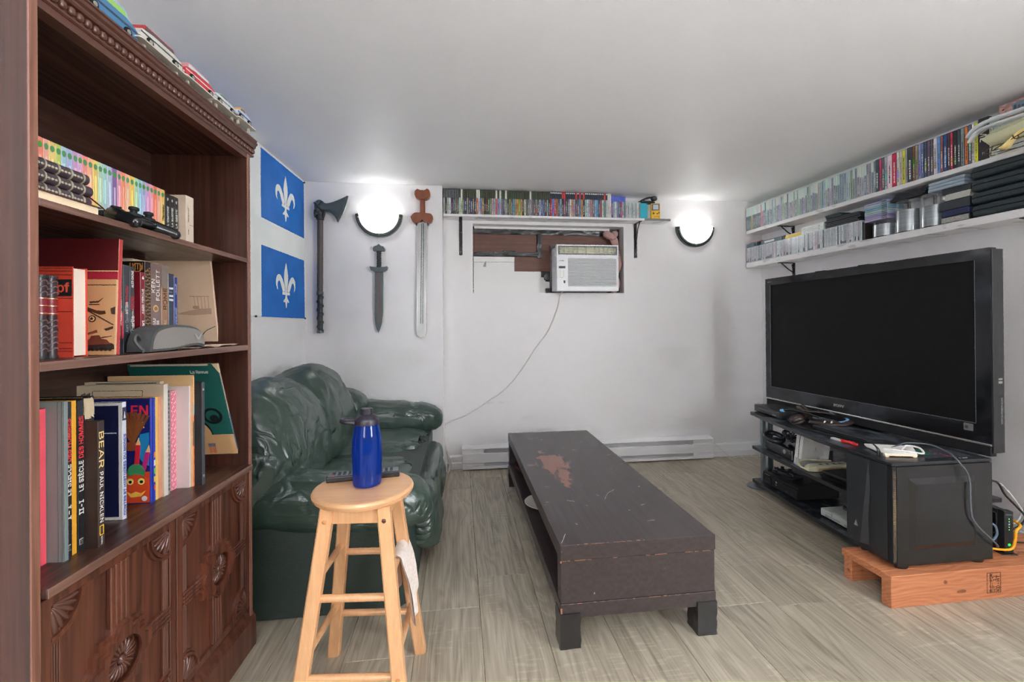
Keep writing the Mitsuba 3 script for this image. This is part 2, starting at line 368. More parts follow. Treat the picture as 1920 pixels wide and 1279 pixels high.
# doors
def fan(cx, cz, r, a0, a1, n, depth, front):
    out = []
    for i in range(n):
        a = math.radians(a0 + (a1 - a0)*(i + .5)/n)
        L, w = r*.5, r*.62*math.radians(abs(a1 - a0))/n*.5
        e = xf(ico(2), frame((cx + math.cos(a)*r*.58, front, cz + math.sin(a)*r*.58), np.array([math.cos(a), 0, math.sin(a)])*L*.9, np.array([0, 1, 0])*depth, np.array([-math.sin(a), 0, math.cos(a)])*w*1.15))
        out.append(e)
    return out
def arcbar(cx, cz, r0, r1, a0, a1, y0, y1, n=14):
    th = np.radians(np.linspace(a0, a1, n))
    pts = [(cx + r1*math.cos(t), cz + r1*math.sin(t)) for t in th] + [(cx + r0*math.cos(t), cz + r0*math.sin(t)) for t in th[::-1]]
    return xf(prism(Polygon(pts).buffer(0), y1 - y0), frame((0, y1, 0), (1, 0, 0), (0, 0, 1), (0, -1, 0)))
def face(poly, y0, y1):       # a front-view outline (s, z) given thickness from y0 (front) to y1
    return xf(prism(poly, y1 - y0), frame((0, y1, 0), (1, 0, 0), (0, 0, 1), (0, -1, 0)))
for a, b in ((-.7485, -.3985), (-.3945, -.0415)):
    z0, z1 = .139, .607
    dr_ = part(case, 'door', Bk(join(box(a, b, .012, .022, z0, z1), box(a, a + .022, .002, .013, z0, z1, .0015), box(b - .022, b, .002, .013, z0, z1, .0015),
               box(a + .02, b - .02, .002, .013, z1 - .02, z1, .0015), box(a + .02, b - .02, .002, .013, z0, z0 + .02, .0015))), 'walnut_door')
    cx, cz = (a + b)/2, (z0 + z1)/2
    # reeded strips of the cross and along the stiles
    def reeds(x0, x1, zz0, zz1, vertical, front):
        out, n = [], 4
        for i in range(n):
            if vertical:
                w = (x1 - x0)/n; out.append(box(x0 + i*w + .0008, x0 + (i+1)*w - .0008, front, .0125, zz0, zz1, .0022))
            else:
                w = (zz1 - zz0)/n; out.append(box(x0, x1, front, .0125, zz0 + i*w + .0008, zz0 + (i+1)*w - .0008, .0022))
        return join(out)
    for zz0, zz1 in ((z0 + .02, cz - .05), (cz + .05, z1 - .02)):
        part(dr_, 'reeded_strip', Bk(reeds(cx - .026, cx + .026, zz0, zz1, True, .001)), 'walnut_carved')
    for x0, x1 in ((a + .022, cx - .05), (cx + .05, b - .022)):
        part(dr_, 'reeded_strip', Bk(reeds(x0, x1, cz - .02, cz + .02, False, -.001)), 'walnut_carved')
    for x0 in (a + .022, b - .044):
        part(dr_, 'reeded_strip', Bk(reeds(x0, x0 + .02, z0 + .06, z1 - .06, True, .004)), 'walnut_carved')
    # medallion: stepped cross with arched arms around a rosette
    o = Point(cx, cz).buffer(.052, 24)
    sq = sbox(cx - .062, cz - .046, cx + .062, cz + .046).union(sbox(cx - .046, cz - .062, cx + .046, cz + .062))
    arms = sq
    for dx, dz in ((0, .058), (0, -.058), (.058, 0), (-.058, 0)):
        arms = arms.union(Point(cx + dx, cz + dz).buffer(.026, 10))
    med = join(face(arms.buffer(.008, join_style=2).difference(o), .003, .0125), face(arms.difference(Point(cx, cz).buffer(.049, 24)), -.004, .004), face(arms.buffer(-.007, join_style=2).difference(Point(cx, cz).buffer(.045, 24)), -.009, -.003))
    part(dr_, 'medallion', Bk(med), 'walnut_carved')
    petals = []
    for i in range(20):
        t = 2*math.pi*i/20
        petals.append(xf(ico(1), frame((cx + .026*math.cos(t), .004, cz + .026*math.sin(t)), np.array([math.cos(t), 0, math.sin(t)])*.0165, np.array([0, 1, 0])*.0075, np.array([-math.sin(t), 0, math.cos(t)])*.0039)))
    petals.append(xf(ico(2), frame((cx, .002, cz), np.array([1, 0, 0])*.0095, np.array([0, 1, 0])*.0085, np.array([0, 0, 1])*.0095)))
    part(dr_, 'rosette', Bk(join(petals)), 'walnut_bead', True)
    # fan shells in the corners with their quarter-round mouldings
    for (qx, qz, a0, a1) in ((a + .02, z1 - .018, -90, 0), (b - .02, z1 - .018, -180, -90), (a + .02, z0 + .018, 0, 90), (b - .02, z0 + .018, 90, 180)):
        part(dr_, 'shell_carving', Bk(join(fan(qx, qz, .058, a0, a1, 6, .008, .006))), 'walnut_bead', True)
        part(dr_, 'quarter_moulding', Bk(join(arcbar(qx, qz, .060, .067, a0, a1, .0, .0125), arcbar(qx, qz, .069, .075, a0, a1, .004, .0125))), 'walnut_carved')
    part(dr_, 'shadow_bead', Bk(box(a + .03, b - .03, -.003, .003, z1 - .003, z1 + .002, .001)), 'walnut_carved')
# ---------------------------------------------------------------- coffee table (x .338-.90, y 1.44-3.0, h .35)
def table_col(p, n, uv):
    base = C(40, 32, 33)
    w = fbm(p.x*90, p.y*3.5, p.z*90, 2)
    c = mix(base, C(51, 42, 42), w)
    # worn patch where feet rested: wood chips and lifted stain, ragged outline
    up = smoothstep(0.9, 0.99, n.z)
    q = dr.sqrt(dr.square((p.x - .505 - .10*(p.y - 2.45))/.085) + dr.square((p.y - 2.33)/.20))
    worn = smoothstep(0.05, 0.34, fbm(p.x*34, p.y*17, 3.0, 4)*1.15 - 0.62*q + 0.12)
    q2 = dr.sqrt(dr.square((p.x - .52)/.05) + dr.square((p.y - 2.10)/.16))
    worn = dr.maximum(worn, smoothstep(0.05, 0.34, fbm(p.x*40 + 5, p.y*20, 3.0, 4)*1.15 - 0.75*q2 + 0.05))
    c = mix(c, C(128, 84, 70), up*worn*0.92)
    chips = smoothstep(0.80, 0.83, fbm(p.x*70, p.y*40, p.z*70 + 2, 3))*smoothstep(0.5, 0.62, noise(p.x*9, p.y*5, 6.0))
    return mix(c, C(150, 140, 132), 0.6*chips)
tex('table_veneer', table_col, 0.36, 0.5)
plain('tape_black', C(22, 21, 22), 0.22, 0.6)
plain('chipped_edge', C(150, 98, 72), 0.6)
tb = thing('coffee_table', 'long low black-brown coffee table with a worn patch on its top', 'coffee table')
X0, X1, Y0, Y1 = .338, .902, 1.44, 3.0
part(tb, 'top_board', box(X0, X1, Y0, Y1, .297, .350, .0012), 'table_veneer')
part(tb, 'end_panel', box(X0 + .002, X1 - .002, Y0 + .003, Y0 + .053, .150, .2955, .001), 'table_veneer')
part(tb, 'end_panel', box(X0 + .002, X1 - .002, Y1 - .053, Y1 - .003, .150, .2955, .001), 'table_veneer')
part(tb, 'lower_board', box(X0, X1, Y0, Y1, .100, .1495, .0012), 'table_veneer')
for x in (X0 - .004, X1 - .072):
    for y in (Y0 - .006, Y1 - .07):
        lg = trimesh.creation.box((.072, .072, .118)); lg = lg.subdivide().subdivide().subdivide()
        v = lg.vertices; nn = meshkit.fbm(np.asarray(v)*np.array([30, 30, 55]) + x*7 + y, 3) - .5
        dirs = np.stack([np.sign(v[:, 0])*(np.abs(v[:, 0]) > .035), np.sign(v[:, 1])*(np.abs(v[:, 1]) > .035), 0*v[:, 2]], 1)
        lg = trimesh.Trimesh(v + dirs*nn[:, None]*.007, lg.faces, process=False)
        lg.apply_translation([x + .036, y + .036, .059])
        part(tb, 'leg', lg, 'tape_black', 40, label='leg wrapped in black tape')
cps, r4 = [], random.Random(4)
def chips(z0, z1, x0, x1, n):
    x = x0
    while x < x1 - .004:
        L = r4.uniform(.006, .05); e = min(x + L, x1)
        if r4.random() < .62: cps.append(box(x, e, Y0 - .0006, Y0 + .0028, z0, z0 + (z1 - z0)*r4.uniform(.35, 1)))
        x = e + r4.uniform(.001, .02)
chips(.2956, .2974, X0 + .004, X1 - .004, 0); chips(.1486, .1496, X0 + .03, X1 - .1, 0); chips(.3494, .3502, X0 + .04, X0 + .30, 0)
cps += [box(X0 - .0006, X0 + .005, Y0 - .0008, Y0 + .004, .104, .136), box(X0 - .0006, X0 + .004, Y0 - .0006, Y0 + .003, .290, .297)]
part(tb, 'chipped_edge', join(cps), 'chipped_edge', label='pale chipped edges', kind='stuff')
scr = []
r5 = random.Random(5)
for i in range(26):
    x, y, L, a = r5.uniform(.36, .88), r5.uniform(1.5, 2.9), r5.uniform(.008, .03), r5.uniform(0, 3.14)
    scr.append(xf(box(-L/2, L/2, -.0006, .0006, .350, .3503), move(x, y, 0) @ rot((0, 0, 1), math.degrees(a))))
scr.append(tube(spline([(.345, 1.455, .3502), (.36, 1.485, .3502), (.375, 1.52, .3502)]), .0009, 4))
scr.append(tube(spline([(.62, 1.80, .3502), (.655, 1.86, .3502), (.70, 1.90, .3502)]), .0006, 4))
part(tb, 'scratches', join(scr), 'print_matte', label='pale scratches on the top', kind='stuff', color=np.tile(C(165, 158, 150), (sum(len(m.vertices) for m in scr), 1)))
# things lying on the table's lower board
pl_ = lathe([(0, .004), (.07, .004), (.085, .012), (.105, .022), (.108, .024), (.106, .026), (.085, .016), (.07, .008), (0, .008)], 32)
plain('cream_ceramic', C(226, 224, 212), 0.3)
plain('brown_plastic', C(74, 44, 38), 0.4)
solo('plate', xf(pl_, move(.445, 2.24, .1495)), 'cream_ceramic', 'cream plate lying on the lower board of the coffee table', 'plate', 40)
bw = lathe([(0, .002), (.09, .002), (.11, .02), (.12, .045), (.117, .045), (.105, .022), (.086, .008), (0, .008)], 32)
solo('bowl', xf(bw, move(.475, 2.80, .1495)), 'brown_plastic', 'dark brown bowl at the far end of the coffee table shelf', 'bowl', 40)

# ---------------------------------------------------------------- baseboard heater
hx0, hx1 = .018, 2.058
ht = thing('baseboard_heater', 'long white electric baseboard heater along the back wall behind the coffee table', 'heater')
plain('heater_white', C(228, 229, 231), 0.35); plain('fin_metal', C(120, 112, 100), 0.4, metal=0.8)
part(ht, 'back_plate', box(hx0, hx1, YB - .012, YB - .002, .012, .182), 'heater_white')
pr = Polygon([(-.002, .182), (-.062, .168), (-.066, .164), (-.066, .160), (-.058, .157), (-.002, .172)])
part(ht, 'top_hood', xf(prism(pr, hx1 - hx0), frame((hx0, YB, 0), (0, 1, 0), (0, 0, 1), (1, 0, 0))), 'heater_white')
fp = Polygon([(-.060, .126), (-.068, .130), (-.070, .127), (-.070, .058), (-.066, .055), (-.060, .058)])
part(ht, 'front_panel', xf(prism(fp, hx1 - hx0 - .01), frame((hx0 + .005, YB, 0), (0, 1, 0), (0, 0, 1), (1, 0, 0))), 'heater_white')
bp = Polygon([(-.002, .008), (-.066, .008), (-.070, .012), (-.070, .030), (-.064, .032), (-.060, .014), (-.002, .014)])
part(ht, 'bottom_rail', xf(prism(bp, hx1 - hx0 - .01), frame((hx0 + .005, YB, 0), (0, 1, 0), (0, 0, 1), (1, 0, 0))), 'heater_white')
for x in (hx0, hx1 - .004):
    part(ht, 'end_cap', box(x, x + .004, YB - .068, YB - .002, .008, .172, .001), 'heater_white')
for x in (hx0 + .004, hx1 - .17):
    part(ht, 'cover_plate', join(box(x, x + .166, YB - .060, YB - .050, .126, .158), box(x, x + .166, YB - .060, YB - .050, .030, .058)), 'heater_white')
part(ht, 'heating_fins', join([box(x, x + .0012, YB - .052, YB - .03, .066, .122) for x in np.arange(hx0 + .18, hx1 - .18, .012)] + [box(hx0 + .175, hx1 - .175, YB - .050, YB - .022, .088, .100)]), 'fin_metal', kind='stuff')

# ---------------------------------------------------------------- television
TVD = np.array([0.0523, -0.99863, 0.0])             # along the screen, towards the camera
TVM = frame((2.135, 2.785, 0), TVD, (0.99863, 0.0523, 0), (0, 0, 1))
def tv_frame_col(p, n, uv):
    d = smoothstep(0.5, 0.75, fbm(p.y*7, p.z*9, 1.0, 4))
    return mix(C(14, 15, 18), C(32, 36, 42), d)
def tv_frame_rough(p, n, uv):
    return 0.10 + 0.22*smoothstep(0.45, 0.72, fbm(p.y*6, p.z*8, 2.0, 4))
scene['tv_gloss'] = {'type': 'twosided', 'bsdf': {'type': 'principled', 'base_color': mikit.proc(tv_frame_col), 'roughness': mikit.proc(tv_frame_rough), 'specular': 0.5}}
plain('screen_matte', C(9, 9, 10), 0.55, 0.18); plain('black_plastic', C(22, 23, 25), 0.42); plain('black_matte', C(17, 18, 20), 0.65, 0.3)
plain('satin_silver', C(190, 190, 186), 0.28, metal=0.9); plain('grey_plastic', C(84, 90, 96), 0.4)
W_, ZB, ZT = 1.247, .553, 1.412
tv = thing('television', 'large black flat-screen television standing in front of the right wall', 'television')
part(tv, 'back_shell', xf(join(box(.012, W_ - .012, .028, .07, ZB + .02, ZT - .012, .004), box(.18, W_ - .18, .07, .115, ZB + .08, ZT - .15, .012)), TVM), 'black_matte')
br = .043
fr = face(sbox(0, ZB + .032, W_, ZT).difference(sbox(br, ZB + .115, W_ - br - .012, ZT - br - .004)), 0, .03)
part(tv, 'bezel', xf(fr, TVM), 'tv_gloss')
part(tv, 'screen', xf(box(br - .001, W_ - br - .011, .006, .02, ZB + .114, ZT - br - .003), TVM), 'screen_matte')
part(tv, 'screen_trim', xf(join(box(br, W_ - br - .012, -.0006, .004, ZB + .1128, ZB + .115), box(W_ - br - .0125, W_ - br - .0105, -.0006, .004, ZB + .113, ZT - br - .004), box(br - .001, br + .0005, -.0006, .004, ZB + .113, ZT - br - .004)), TVM), 'grey_plastic', label='thin grey line around the screen')
part(tv, 'silver_strip', xf(box(.001, W_ - .001, -.004, .012, ZB + .027, ZB + .036, .002), TVM), 'satin_silver', label='silver strip under the bezel')
part(tv, 'speaker_bar', xf(box(.003, W_ - .003, -.001, .03, ZB - .016, ZB + .027, .003), TVM), 'black_matte')
part(tv, 'side_shell', xf(box(W_ - .004, W_ + .004, .004, .062, ZB + .0, ZT - .006, .002), TVM), 'black_plastic')
for sd in [xf(text(t_, .008, .0006), TVM @ frame((W_ + .004, .05, ZB + .12 + i*.03), (0, 0, 1), (0, -1, 0), (1, 0, 0))) for i, t_ in enumerate(('VIDEO', 'AUDIO', 'HDMI', 'USB'))]: part(tv, 'port_lettering', sd, 'satin_silver')
for sd in [xf(box(W_ + .003, W_ + .0047, .03, .05, ZB + .29, ZB + .30), TVM), xf(box(W_ + .003, W_ + .0047, .03, .05, ZB + .305, ZB + .312), TVM)]: part(tv, 'port_mark', sd, 'satin_silver')
part(tv, 'brand_lettering', xf(text('SONY', .0135, .0012, True, fit=.066), TVM @ frame((.52, -.0001, ZB + .066), (1, 0, 0), (0, 0, 1), (0, -1, 0))), 'satin_silver', label='SONY in silver letters')
part(tv, 'corner_lettering', xf(text('BRAVIA', .006, .0008, False), TVM @ frame((.022, -.0001, ZT - .026), (1, 0, 0), (0, 0, 1), (0, -1, 0))), 'satin_silver')
part(tv, 'corner_sticker', xf(join(box(W_ - .098, W_ - .064, -.001, .001, ZB + .077, ZB + .108)), TVM), 'satin_silver', label='small square energy sticker')
part(tv, 'sticker_print', xf(join(text('e', .016, .0004, True), ), TVM @ frame((W_ - .094, -.0011, ZB + .085), (1, 0, 0), (0, 0, 1), (0, -1, 0))), 'black_plastic')
for x in (.40, .67): part(tv, 'top_clip', xf(box(x, x + .06, .002, .06, ZT, ZT + .004, .001), TVM), 'black_matte')
# stand foot
fo = Polygon([(.33, -.14), (.92, -.14), (.96, -.10), (.98, .16), (.28, .16), (.29, -.10)]).buffer(.01)
part(tv, 'foot', xf(join(xf(prism(fo, .012), move(0, .08, .5115)), box(.5, .75, .05, .10, .52, .62, .006)), TVM), 'tv_gloss')

# ---------------------------------------------------------------- television stand: three bow-fronted shelves on silver posts
def dusty(p, n, uv):
    d = smoothstep(0.42, 0.7, fbm(p.x*13, p.y*9, p.z*8, 4))*smoothstep(0.5, 1, n.z)
    return mix(C(22, 24, 27), C(78, 86, 94), 0.55*d)
tex('stand_black', dusty, 0.3, 0.5)
st = thing('tv_stand', 'black three-tier television stand with a curved front and silver posts under the television', 'tv stand')
def bow(front):
    return Polygon(spline(front, 6)[:, :2].tolist() + [(2.50, 1.715), (2.50, 2.70)])
fr_top = [(1.944, 2.69), (1.872, 2.34), (1.828, 2.03), (1.812, 1.88), (1.806, 1.715)]
fr_low = [(1.956, 2.69), (1.912, 2.35), (1.884, 2.10), (1.870, 1.89), (1.862, 1.715)]
for fpts, z0, z1 in ((fr_top, .490, .510), (fr_low, .262, .281), (fr_low, .040, .060)):
    part(st, 'shelf', xf(prism(bow(fpts).buffer(.004).buffer(-.004), z1 - z0), move(0, 0, z0)), 'stand_black', 25)
plain('post_silver', C(126, 138, 142), 0.3, metal=0.85)
for x, y in ((2.036, 2.655), (2.44, 2.655), (2.44, 1.76)):
    for z0, z1 in ((.060, .262), (.281, .490)):
        part(st, 'post', cyl((x, y, z0), (x, y, z1), .037, 28), 'post_silver', 40)
for x, y in ((1.995, 2.695), (2.44, 2.66), (2.44, 1.76)):
    part(st, 'foot_disc', xf(lathe([(0, 0), (.062, 0), (.064, .006), (.058, .012), (0, .04)], 28), move(x, y, 0)), 'grey_plastic', 40)

# ---------------------------------------------------------------- wooden riser and computer tower
def fir(p, n, uv):
    k = fbm(p.x*3, p.y*30, p.z*30, 2)
    g = 0.5 + 0.5*dr.sin((p.z*62 + p.y*46 + 5*fbm(p.x*4, p.y*9, p.z*9, 3))*6.28)
    f = fbm(p.x*14, p.y*220, p.z*220, 2)
    c = mix(C(158, 88, 56), C(202, 138, 98), 0.22*g + 0.5*f + 0.28*fbm(p.x*5, p.y*60, p.z*60, 2))
    kn = smoothstep(0.73, 0.80, fbm(p.x*17, p.y*30, p.z*24, 3))
    return mix(c, C(92, 48, 30), 0.8*kn)
tex('fir_wood', fir, 0.6, 0.3)
tex('cut_wood', lambda p, n, uv: mix(C(168, 100, 66), C(214, 158, 116), fbm(p.x*40, p.y*90, p.z*60, 3)), 0.7, 0.2)
rs = thing('wooden_riser', 'rough orange-brown wooden riser of planks under the computer tower', 'wooden riser')
part(rs, 'front_plank', box(1.643, 2.66, 1.472, 1.512, 0, .123, .002), 'fir_wood')
part(rs, 'rear_plank', box(1.655, 2.64, 1.652, 1.690, 0, .094, .002), 'fir_wood')
part(rs, 'top_plank', box(1.647, 2.65, 1.5125, 1.694, .0945, .1225, .002), 'fir_wood')
stp = [xf(text(t_, .014, .0004, b_), frame((2.098 + i*.016, 1.4719, .028), (0, 0, 1), (-1, 0, 0), (0, -1, 0))) for i, (t_, b_) in enumerate((('B.C. FIR', False), ('HT   12', False), ('KD-HT', True)))]
fx = lambda x0, x1, z0, z1: box(x0, x1, 1.4712, 1.4722, z0, z1)
stp += [fx(2.072, 2.0735, .024, .104), fx(2.134, 2.1355, .024, .104), fx(2.072, 2.1355, .024, .0255), fx(2.072, 2.1355, .1025, .104), fx(2.088, 2.089, .024, .104)]
part(rs, 'ink_stamp', join(stp), 'print_matte', label='black ink stamp on the front plank', color=np.tile(C(48, 26, 20), (sum(len(m.vertices) for m in stp), 1)))

tex('tower_gloss', lambda p, n, uv: mix(C(15, 15, 16), C(24, 23, 23), fbm(p.x*14, p.y*14, p.z*14, 3)), 0.27, 0.5)
plain('tower_front', C(30, 33, 36), 0.5, 0.4)
plain('tower_top', C(26, 28, 31), 0.3, 0.5)
pc = thing('computer_tower', 'black computer tower standing on the wooden riser in front of the television', 'computer')
px0, px1, py0, py1, pz0, pz1 = 1.690, 2.150, 1.506, 1.700, .137, .545
part(pc, 'chassis', box(px0 + .022, px1, py0 + .008, py1, pz0, pz1 - .012, .002), 'tower_front')
part(pc, 'top_panel', box(px0, px1, py0, py1, pz1 - .012, pz1, .002), 'tower_top')
part(pc, 'side_panel', join(face(sbox(px0 + .02, pz0, px1 - .001, pz1 - .016).difference(sbox(px0 + .075, pz0 + .065, px1 - .085, pz1 - .065)), py0, py0 + .007)), 'tower_gloss')
def bevel_panel(x0, x1, z0, z1, yin, yout, w):
    o = [(x0, yout, z0), (x1, yout, z0), (x1, yout, z1), (x0, yout, z1), (x0 + w, yin, z0 + w), (x1 - w, yin, z0 + w), (x1 - w, yin, z1 - w), (x0 + w, yin, z1 - w)]
    q = [(0, 1, 5, 4), (1, 2, 6, 5), (2, 3, 7, 6), (3, 0, 4, 7), (4, 5, 6, 7)]
    f = [(a, b, c) for a, b, c, d in q] + [(a, c, d) for a, b, c, d in q]
    return trimesh.Trimesh(np.array(o, float), np.array(f), process=False)
part(pc, 'raised_panel', bevel_panel(px0 + .072, px1 - .082, pz0 + .062, pz1 - .062, py0 - .012, py0 + .001, .022), 'tower_gloss', label='bevelled raised panel on the side')
# front: faceted panels with a diagonal crease, and the near-edge mesh strip with its light painted into the colours
part(pc, 'front_panel', join(
    hull([(px0 + .022, py0 + .022, pz0 + .01), (px0 + .022, py1, pz0 + .04), (px0 + .022, py1, pz1 - .013), (px0 + .022, py0 + .022, pz1 - .013), (px0 + .002, py0 + .022, pz0 + .012), (px0 + .012, py0 + .10, pz0 + .04), (px0 + .002, py0 + .022, pz1 - .013), (px0 - .0, py0 + .085, pz1 - .013), (px0 + .004, py0 + .115, pz0 + .16)]),
    hull([(px0 + .022, py0 + .10, pz0 + .03), (px0 + .022, py1, pz0 + .03), (px0 + .022, py1, pz1 - .013), (px0 + .022, py0 + .088, pz1 - .013), (px0 - .012, py1 - .004, pz0 + .035), (px0 - .010, py0 + .13, pz0 + .036), (px0 - .012, py1 - .004, pz1 - .013), (px0 - .008, py0 + .092, pz1 - .013), (px0 - .01, py0 + .122, pz0 + .16)])), 'tower_front', 12)
part(pc, 'front_mesh_strip', box(px0 + .002, px0 + .02, py0 + .001, py0 + .021, pz0 + .012, pz1 - .014, .001), 'black_matte')
r6 = random.Random(6)
ms = MB()
for i in range(64):
    z = pz0 + .02 + i*.0056
    for j in range(3):
        b = math.exp(-((i - 34)/16.0)**2)
        ms.add(box(px0 + .005 + j*.0045, px0 + .0078 + j*.0045, py0 + .0003, py0 + .0012, z, z + .003), C(96 + 60*b + r6.uniform(-25, 25), 80 + 55*b + r6.uniform(-20, 20), 66 + 30*b))
cpart(pc, 'mesh_perforation', ms, 'print_gloss')
part(pc, 'front_logo', hull([(px0 - .0125, py1 - .055, pz0 + .10), (px0 - .0125, py1 - .038, pz0 + .10), (px0 - .0125, py1 - .047, pz0 + .124), (px0 - .0105, py1 - .055, pz0 + .10), (px0 - .0105, py1 - .038, pz0 + .10), (px0 - .0105, py1 - .047, pz0 + .124)]), 'satin_silver', label='small pale sail-shaped logo')
for x in (px0 + .06, px1 - .05):
    for y in (py0 + .02, py1 - .03):
        part(pc, 'foot', xf(lathe([(0, 0), (.02, 0), (.022, .006), (.02, .0145), (0, .0145)], 20), move(x, y, .1225) @ scl(1.3, .7, 1)), 'black_plastic', 40)
# ---------------------------------------------------------------- green leather loveseat against the left wall
def leather_bump(p, n, uv):
    k = fbm(p.x*5, p.y*5, p.z*5, 2)
    cre = dr.abs(2*fbm(p.x*9 + 3*k, p.y*9 + 3*k, p.z*9, 3) - 1)
    return 1.0*smoothstep(0.0, 0.16, cre) + 0.25*fbm(p.x*42, p.y*42, p.z*42, 3) + 0.10*fbm(p.x*340, p.y*340, p.z*340, 2)
def leather_col(p, n, uv):
    w = fbm(p.x*6, p.y*6, p.z*6 + 3, 3)
    fine = fbm(p.x*150, p.y*150, p.z*150, 2)
    return mix(C(40, 54, 48), C(56, 72, 64), 0.65*w + 0.35*fine)
tex('green_leather', leather_col, 0.28, 0.6, (leather_bump, 0.0032), 1.5e-3)
tex('green_vinyl', lambda p, n, uv: mix(C(34, 44, 40), C(42, 53, 48), fbm(p.x*180, p.y*180, p.z*180, 2)), 0.5, 0.4)
plain('dark_welt', C(26, 40, 35), 0.4)
def ridged(p, s, seed): return 1 - np.abs(2*meshkit.fbm(p*s, 3, seed) - 1)
def pillow(c, half, e=(0.55, 0.55, 0.55), M=None, puff=0.0, wr=0.008, seed=0, sub=5, stretch=(1, 1, 1), shear=None):
    v = np.array(ico(sub).vertices)
    q = np.sign(v)*np.abs(v)**np.array(e)
    q = q*np.array(half)
    d = meshkit.fbm(q*np.array(stretch)*9 + seed*3.1, 3, seed) - .5
    rg = np.maximum(ridged(q*np.array(stretch), 5.5, seed + 5) - .78, 0)*4.0
    n = v/np.linalg.norm(v, axis=1, keepdims=True)
    q = q + n*(d*wr*2.0 - rg*wr)[:, None]
    if shear is not None: q = q + shear(q/np.array(half))
    m = trimesh.Trimesh(q, ico(sub).faces, process=False)
    if M is not None: m = xf(m, M)
    return xf(m, move(*c))
sofa = thing('loveseat', 'dark green leather two-seat sofa with puffy cushions between the bookcase and the back wall', 'sofa')
# base with a rounded front corner
bs_ = Polygon([(-1.055, 1.722), (-.30, 1.722), (-.235, 1.735), (-.195, 1.775), (-.185, 1.83), (-.185, 3.06), (-.21, 3.13), (-.28, 3.175), (-1.055, 3.175)])
part(sofa, 'base', xf(prism(bs_, .40), move(0, 0, .004)), 'green_vinyl', 30)
part(sofa, 'welt_seam', tube([(-1.05, 1.712, .408), (-.32, 1.712, .402), (-.225, 1.728, .398), (-.18, 1.78, .392)], .0065, 6), 'dark_welt', True)
def arm(yc, flip, seed, zt):
    def sh(u):    # the roll drops and swells towards the front
        t = np.clip((u[:, 0] + 1)/2, 0, 2)
        return np.stack([0*t, 0*t, -.075*t**1.6 + .02*np.exp(-((t - .97)/.12)**2)], 1)
    return pillow((-.60, yc, zt), (.485, .125, .115), (.40, .75, .80), None, wr=.010, seed=seed, stretch=(1.8, .8, .8), shear=sh)
part(sofa, 'arm', arm(1.820, 1, 3, .435), 'green_leather', True)
part(sofa, 'arm', arm(3.055, -1, 8, .515), 'green_leather', True)
part(sofa, 'arm_panel', rbox(-1.04, -.20, 2.98, 3.17, .05, .50, .04), 'green_vinyl', 40)
# seats: soft cushions that roll down over the front
def seat(y0, y1, seed, z):
    def sh(u):
        t = np.clip((u[:, 0] - .30)/.70, 0, 1)
        return np.stack([0*t + .02*t, 0*t, -.115*t**1.5*(u[:, 2] < .9) - .05*t*t], 1)
    return pillow((-.50, (y0 + y1)/2, z), (.395, (y1 - y0)/2 + .012, .125), (.42, .45, .62), None, wr=.010, seed=seed, stretch=(.8, 1.3, 1), shear=sh)
part(sofa, 'seat_cushion', seat(1.90, 2.44, 11, .300), 'green_leather', True)
part(sofa, 'seat_cushion', seat(2.43, 3.00, 15, .315), 'green_leather', True)
part(sofa, 'seat_front', pillow((-.205, 2.43, .235), (.105, .56, .125), (.6, .35, .6), wr=.012, seed=21, stretch=(1, 1.2, 1)), 'green_leather', True)
# backs: leaning, domed cushions, and the corner roll that runs down to the far arm
def backc(c, half, seed, tilt, dome=.06, yaw=0):
    def sh(u):
        return np.stack([-.05*(u[:, 2])**2 + 0*u[:, 0], 0*u[:, 0], -dome*np.abs(u[:, 1])**2.2*(u[:, 2] > -.2)], 1)
    return pillow((0, 0, 0), half, (.62, .52, .55), rot((0, 1, 0), -tilt) , wr=.010, seed=seed, stretch=(1, 1.5, .65), shear=sh) , c
for c, half, seed, tilt, dome in (((-.815, 2.075, .60), (.165, .345, .285), 31, 17, .085), ((-.805, 2.60, .61), (.165, .315, .290), 36, 17, .10)):
    m, c = backc(c, half, seed, tilt, dome)
    part(sofa, 'back_cushion', xf(m, move(*c)), 'green_leather', True)
part(sofa, 'back_corner', pillow((-.80, 2.955, .545), (.20, .175, .165), (.7, .7, .7), rot((1, 0, 0), 0) @ rot((0, 1, 0), 12), wr=.011, seed=41, stretch=(1.2, .8, 1)), 'green_leather', True)
part(sofa, 'back_corner', pillow((-.84, 1.845, .50), (.19, .15, .17), (.7, .7, .7), wr=.011, seed=43), 'green_leather', True)
part(sofa, 'back_frame', rbox(-1.055, -.93, 1.75, 3.16, .05, .74, .06), 'green_vinyl', 40)
# the pleats at the front of the near arm
pts = []
for k in range(5):
    pts.append(pillow((-.165 + .006*(k % 2), 1.86 + .012*k, .352 - .03*k), (.05, .055, .022), (.8, .8, .9), rot((1, 0, 0), 25 + 8*k), wr=.004, seed=50 + k, sub=3))
part(sofa, 'pleats', join(pts), 'green_leather', True, kind='stuff')

# ---------------------------------------------------------------- wooden bar stool
def birch(scale_axis):
    def f(p, n, uv):
        u, v, w = (p.x, p.z, p.y) if scale_axis == 'z' else ((p.y, p.x, p.z))
        k = fbm(u*12, v*2.0, w*12, 2)
        g = fbm(u*60 + 4*k, v*3, w*60, 3)
        f2 = fbm(u*240, v*18, w*240, 2)
        return mix(C(196, 142, 96), C(226, 180, 134), 0.6*g + 0.4*f2)
    return f
tex('beech_leg', birch('z'), 0.3, 0.5); tex('beech_seat', birch('x'), 0.25, 0.5)
plain('peg_wood', C(190, 130, 84), 0.4); plain('screw_dark', C(66, 34, 22), 0.3)
so = thing('bar_stool', 'varnished light wood bar stool in front of the sofa, with a water bottle on it', 'stool')
sx, sy = -.294, 1.385
prof = [(0, .583), (.134, .583), (.144, .587), (.149, .595), (.150, .601), (.147, .607), (.142, .610), (0, .610)]
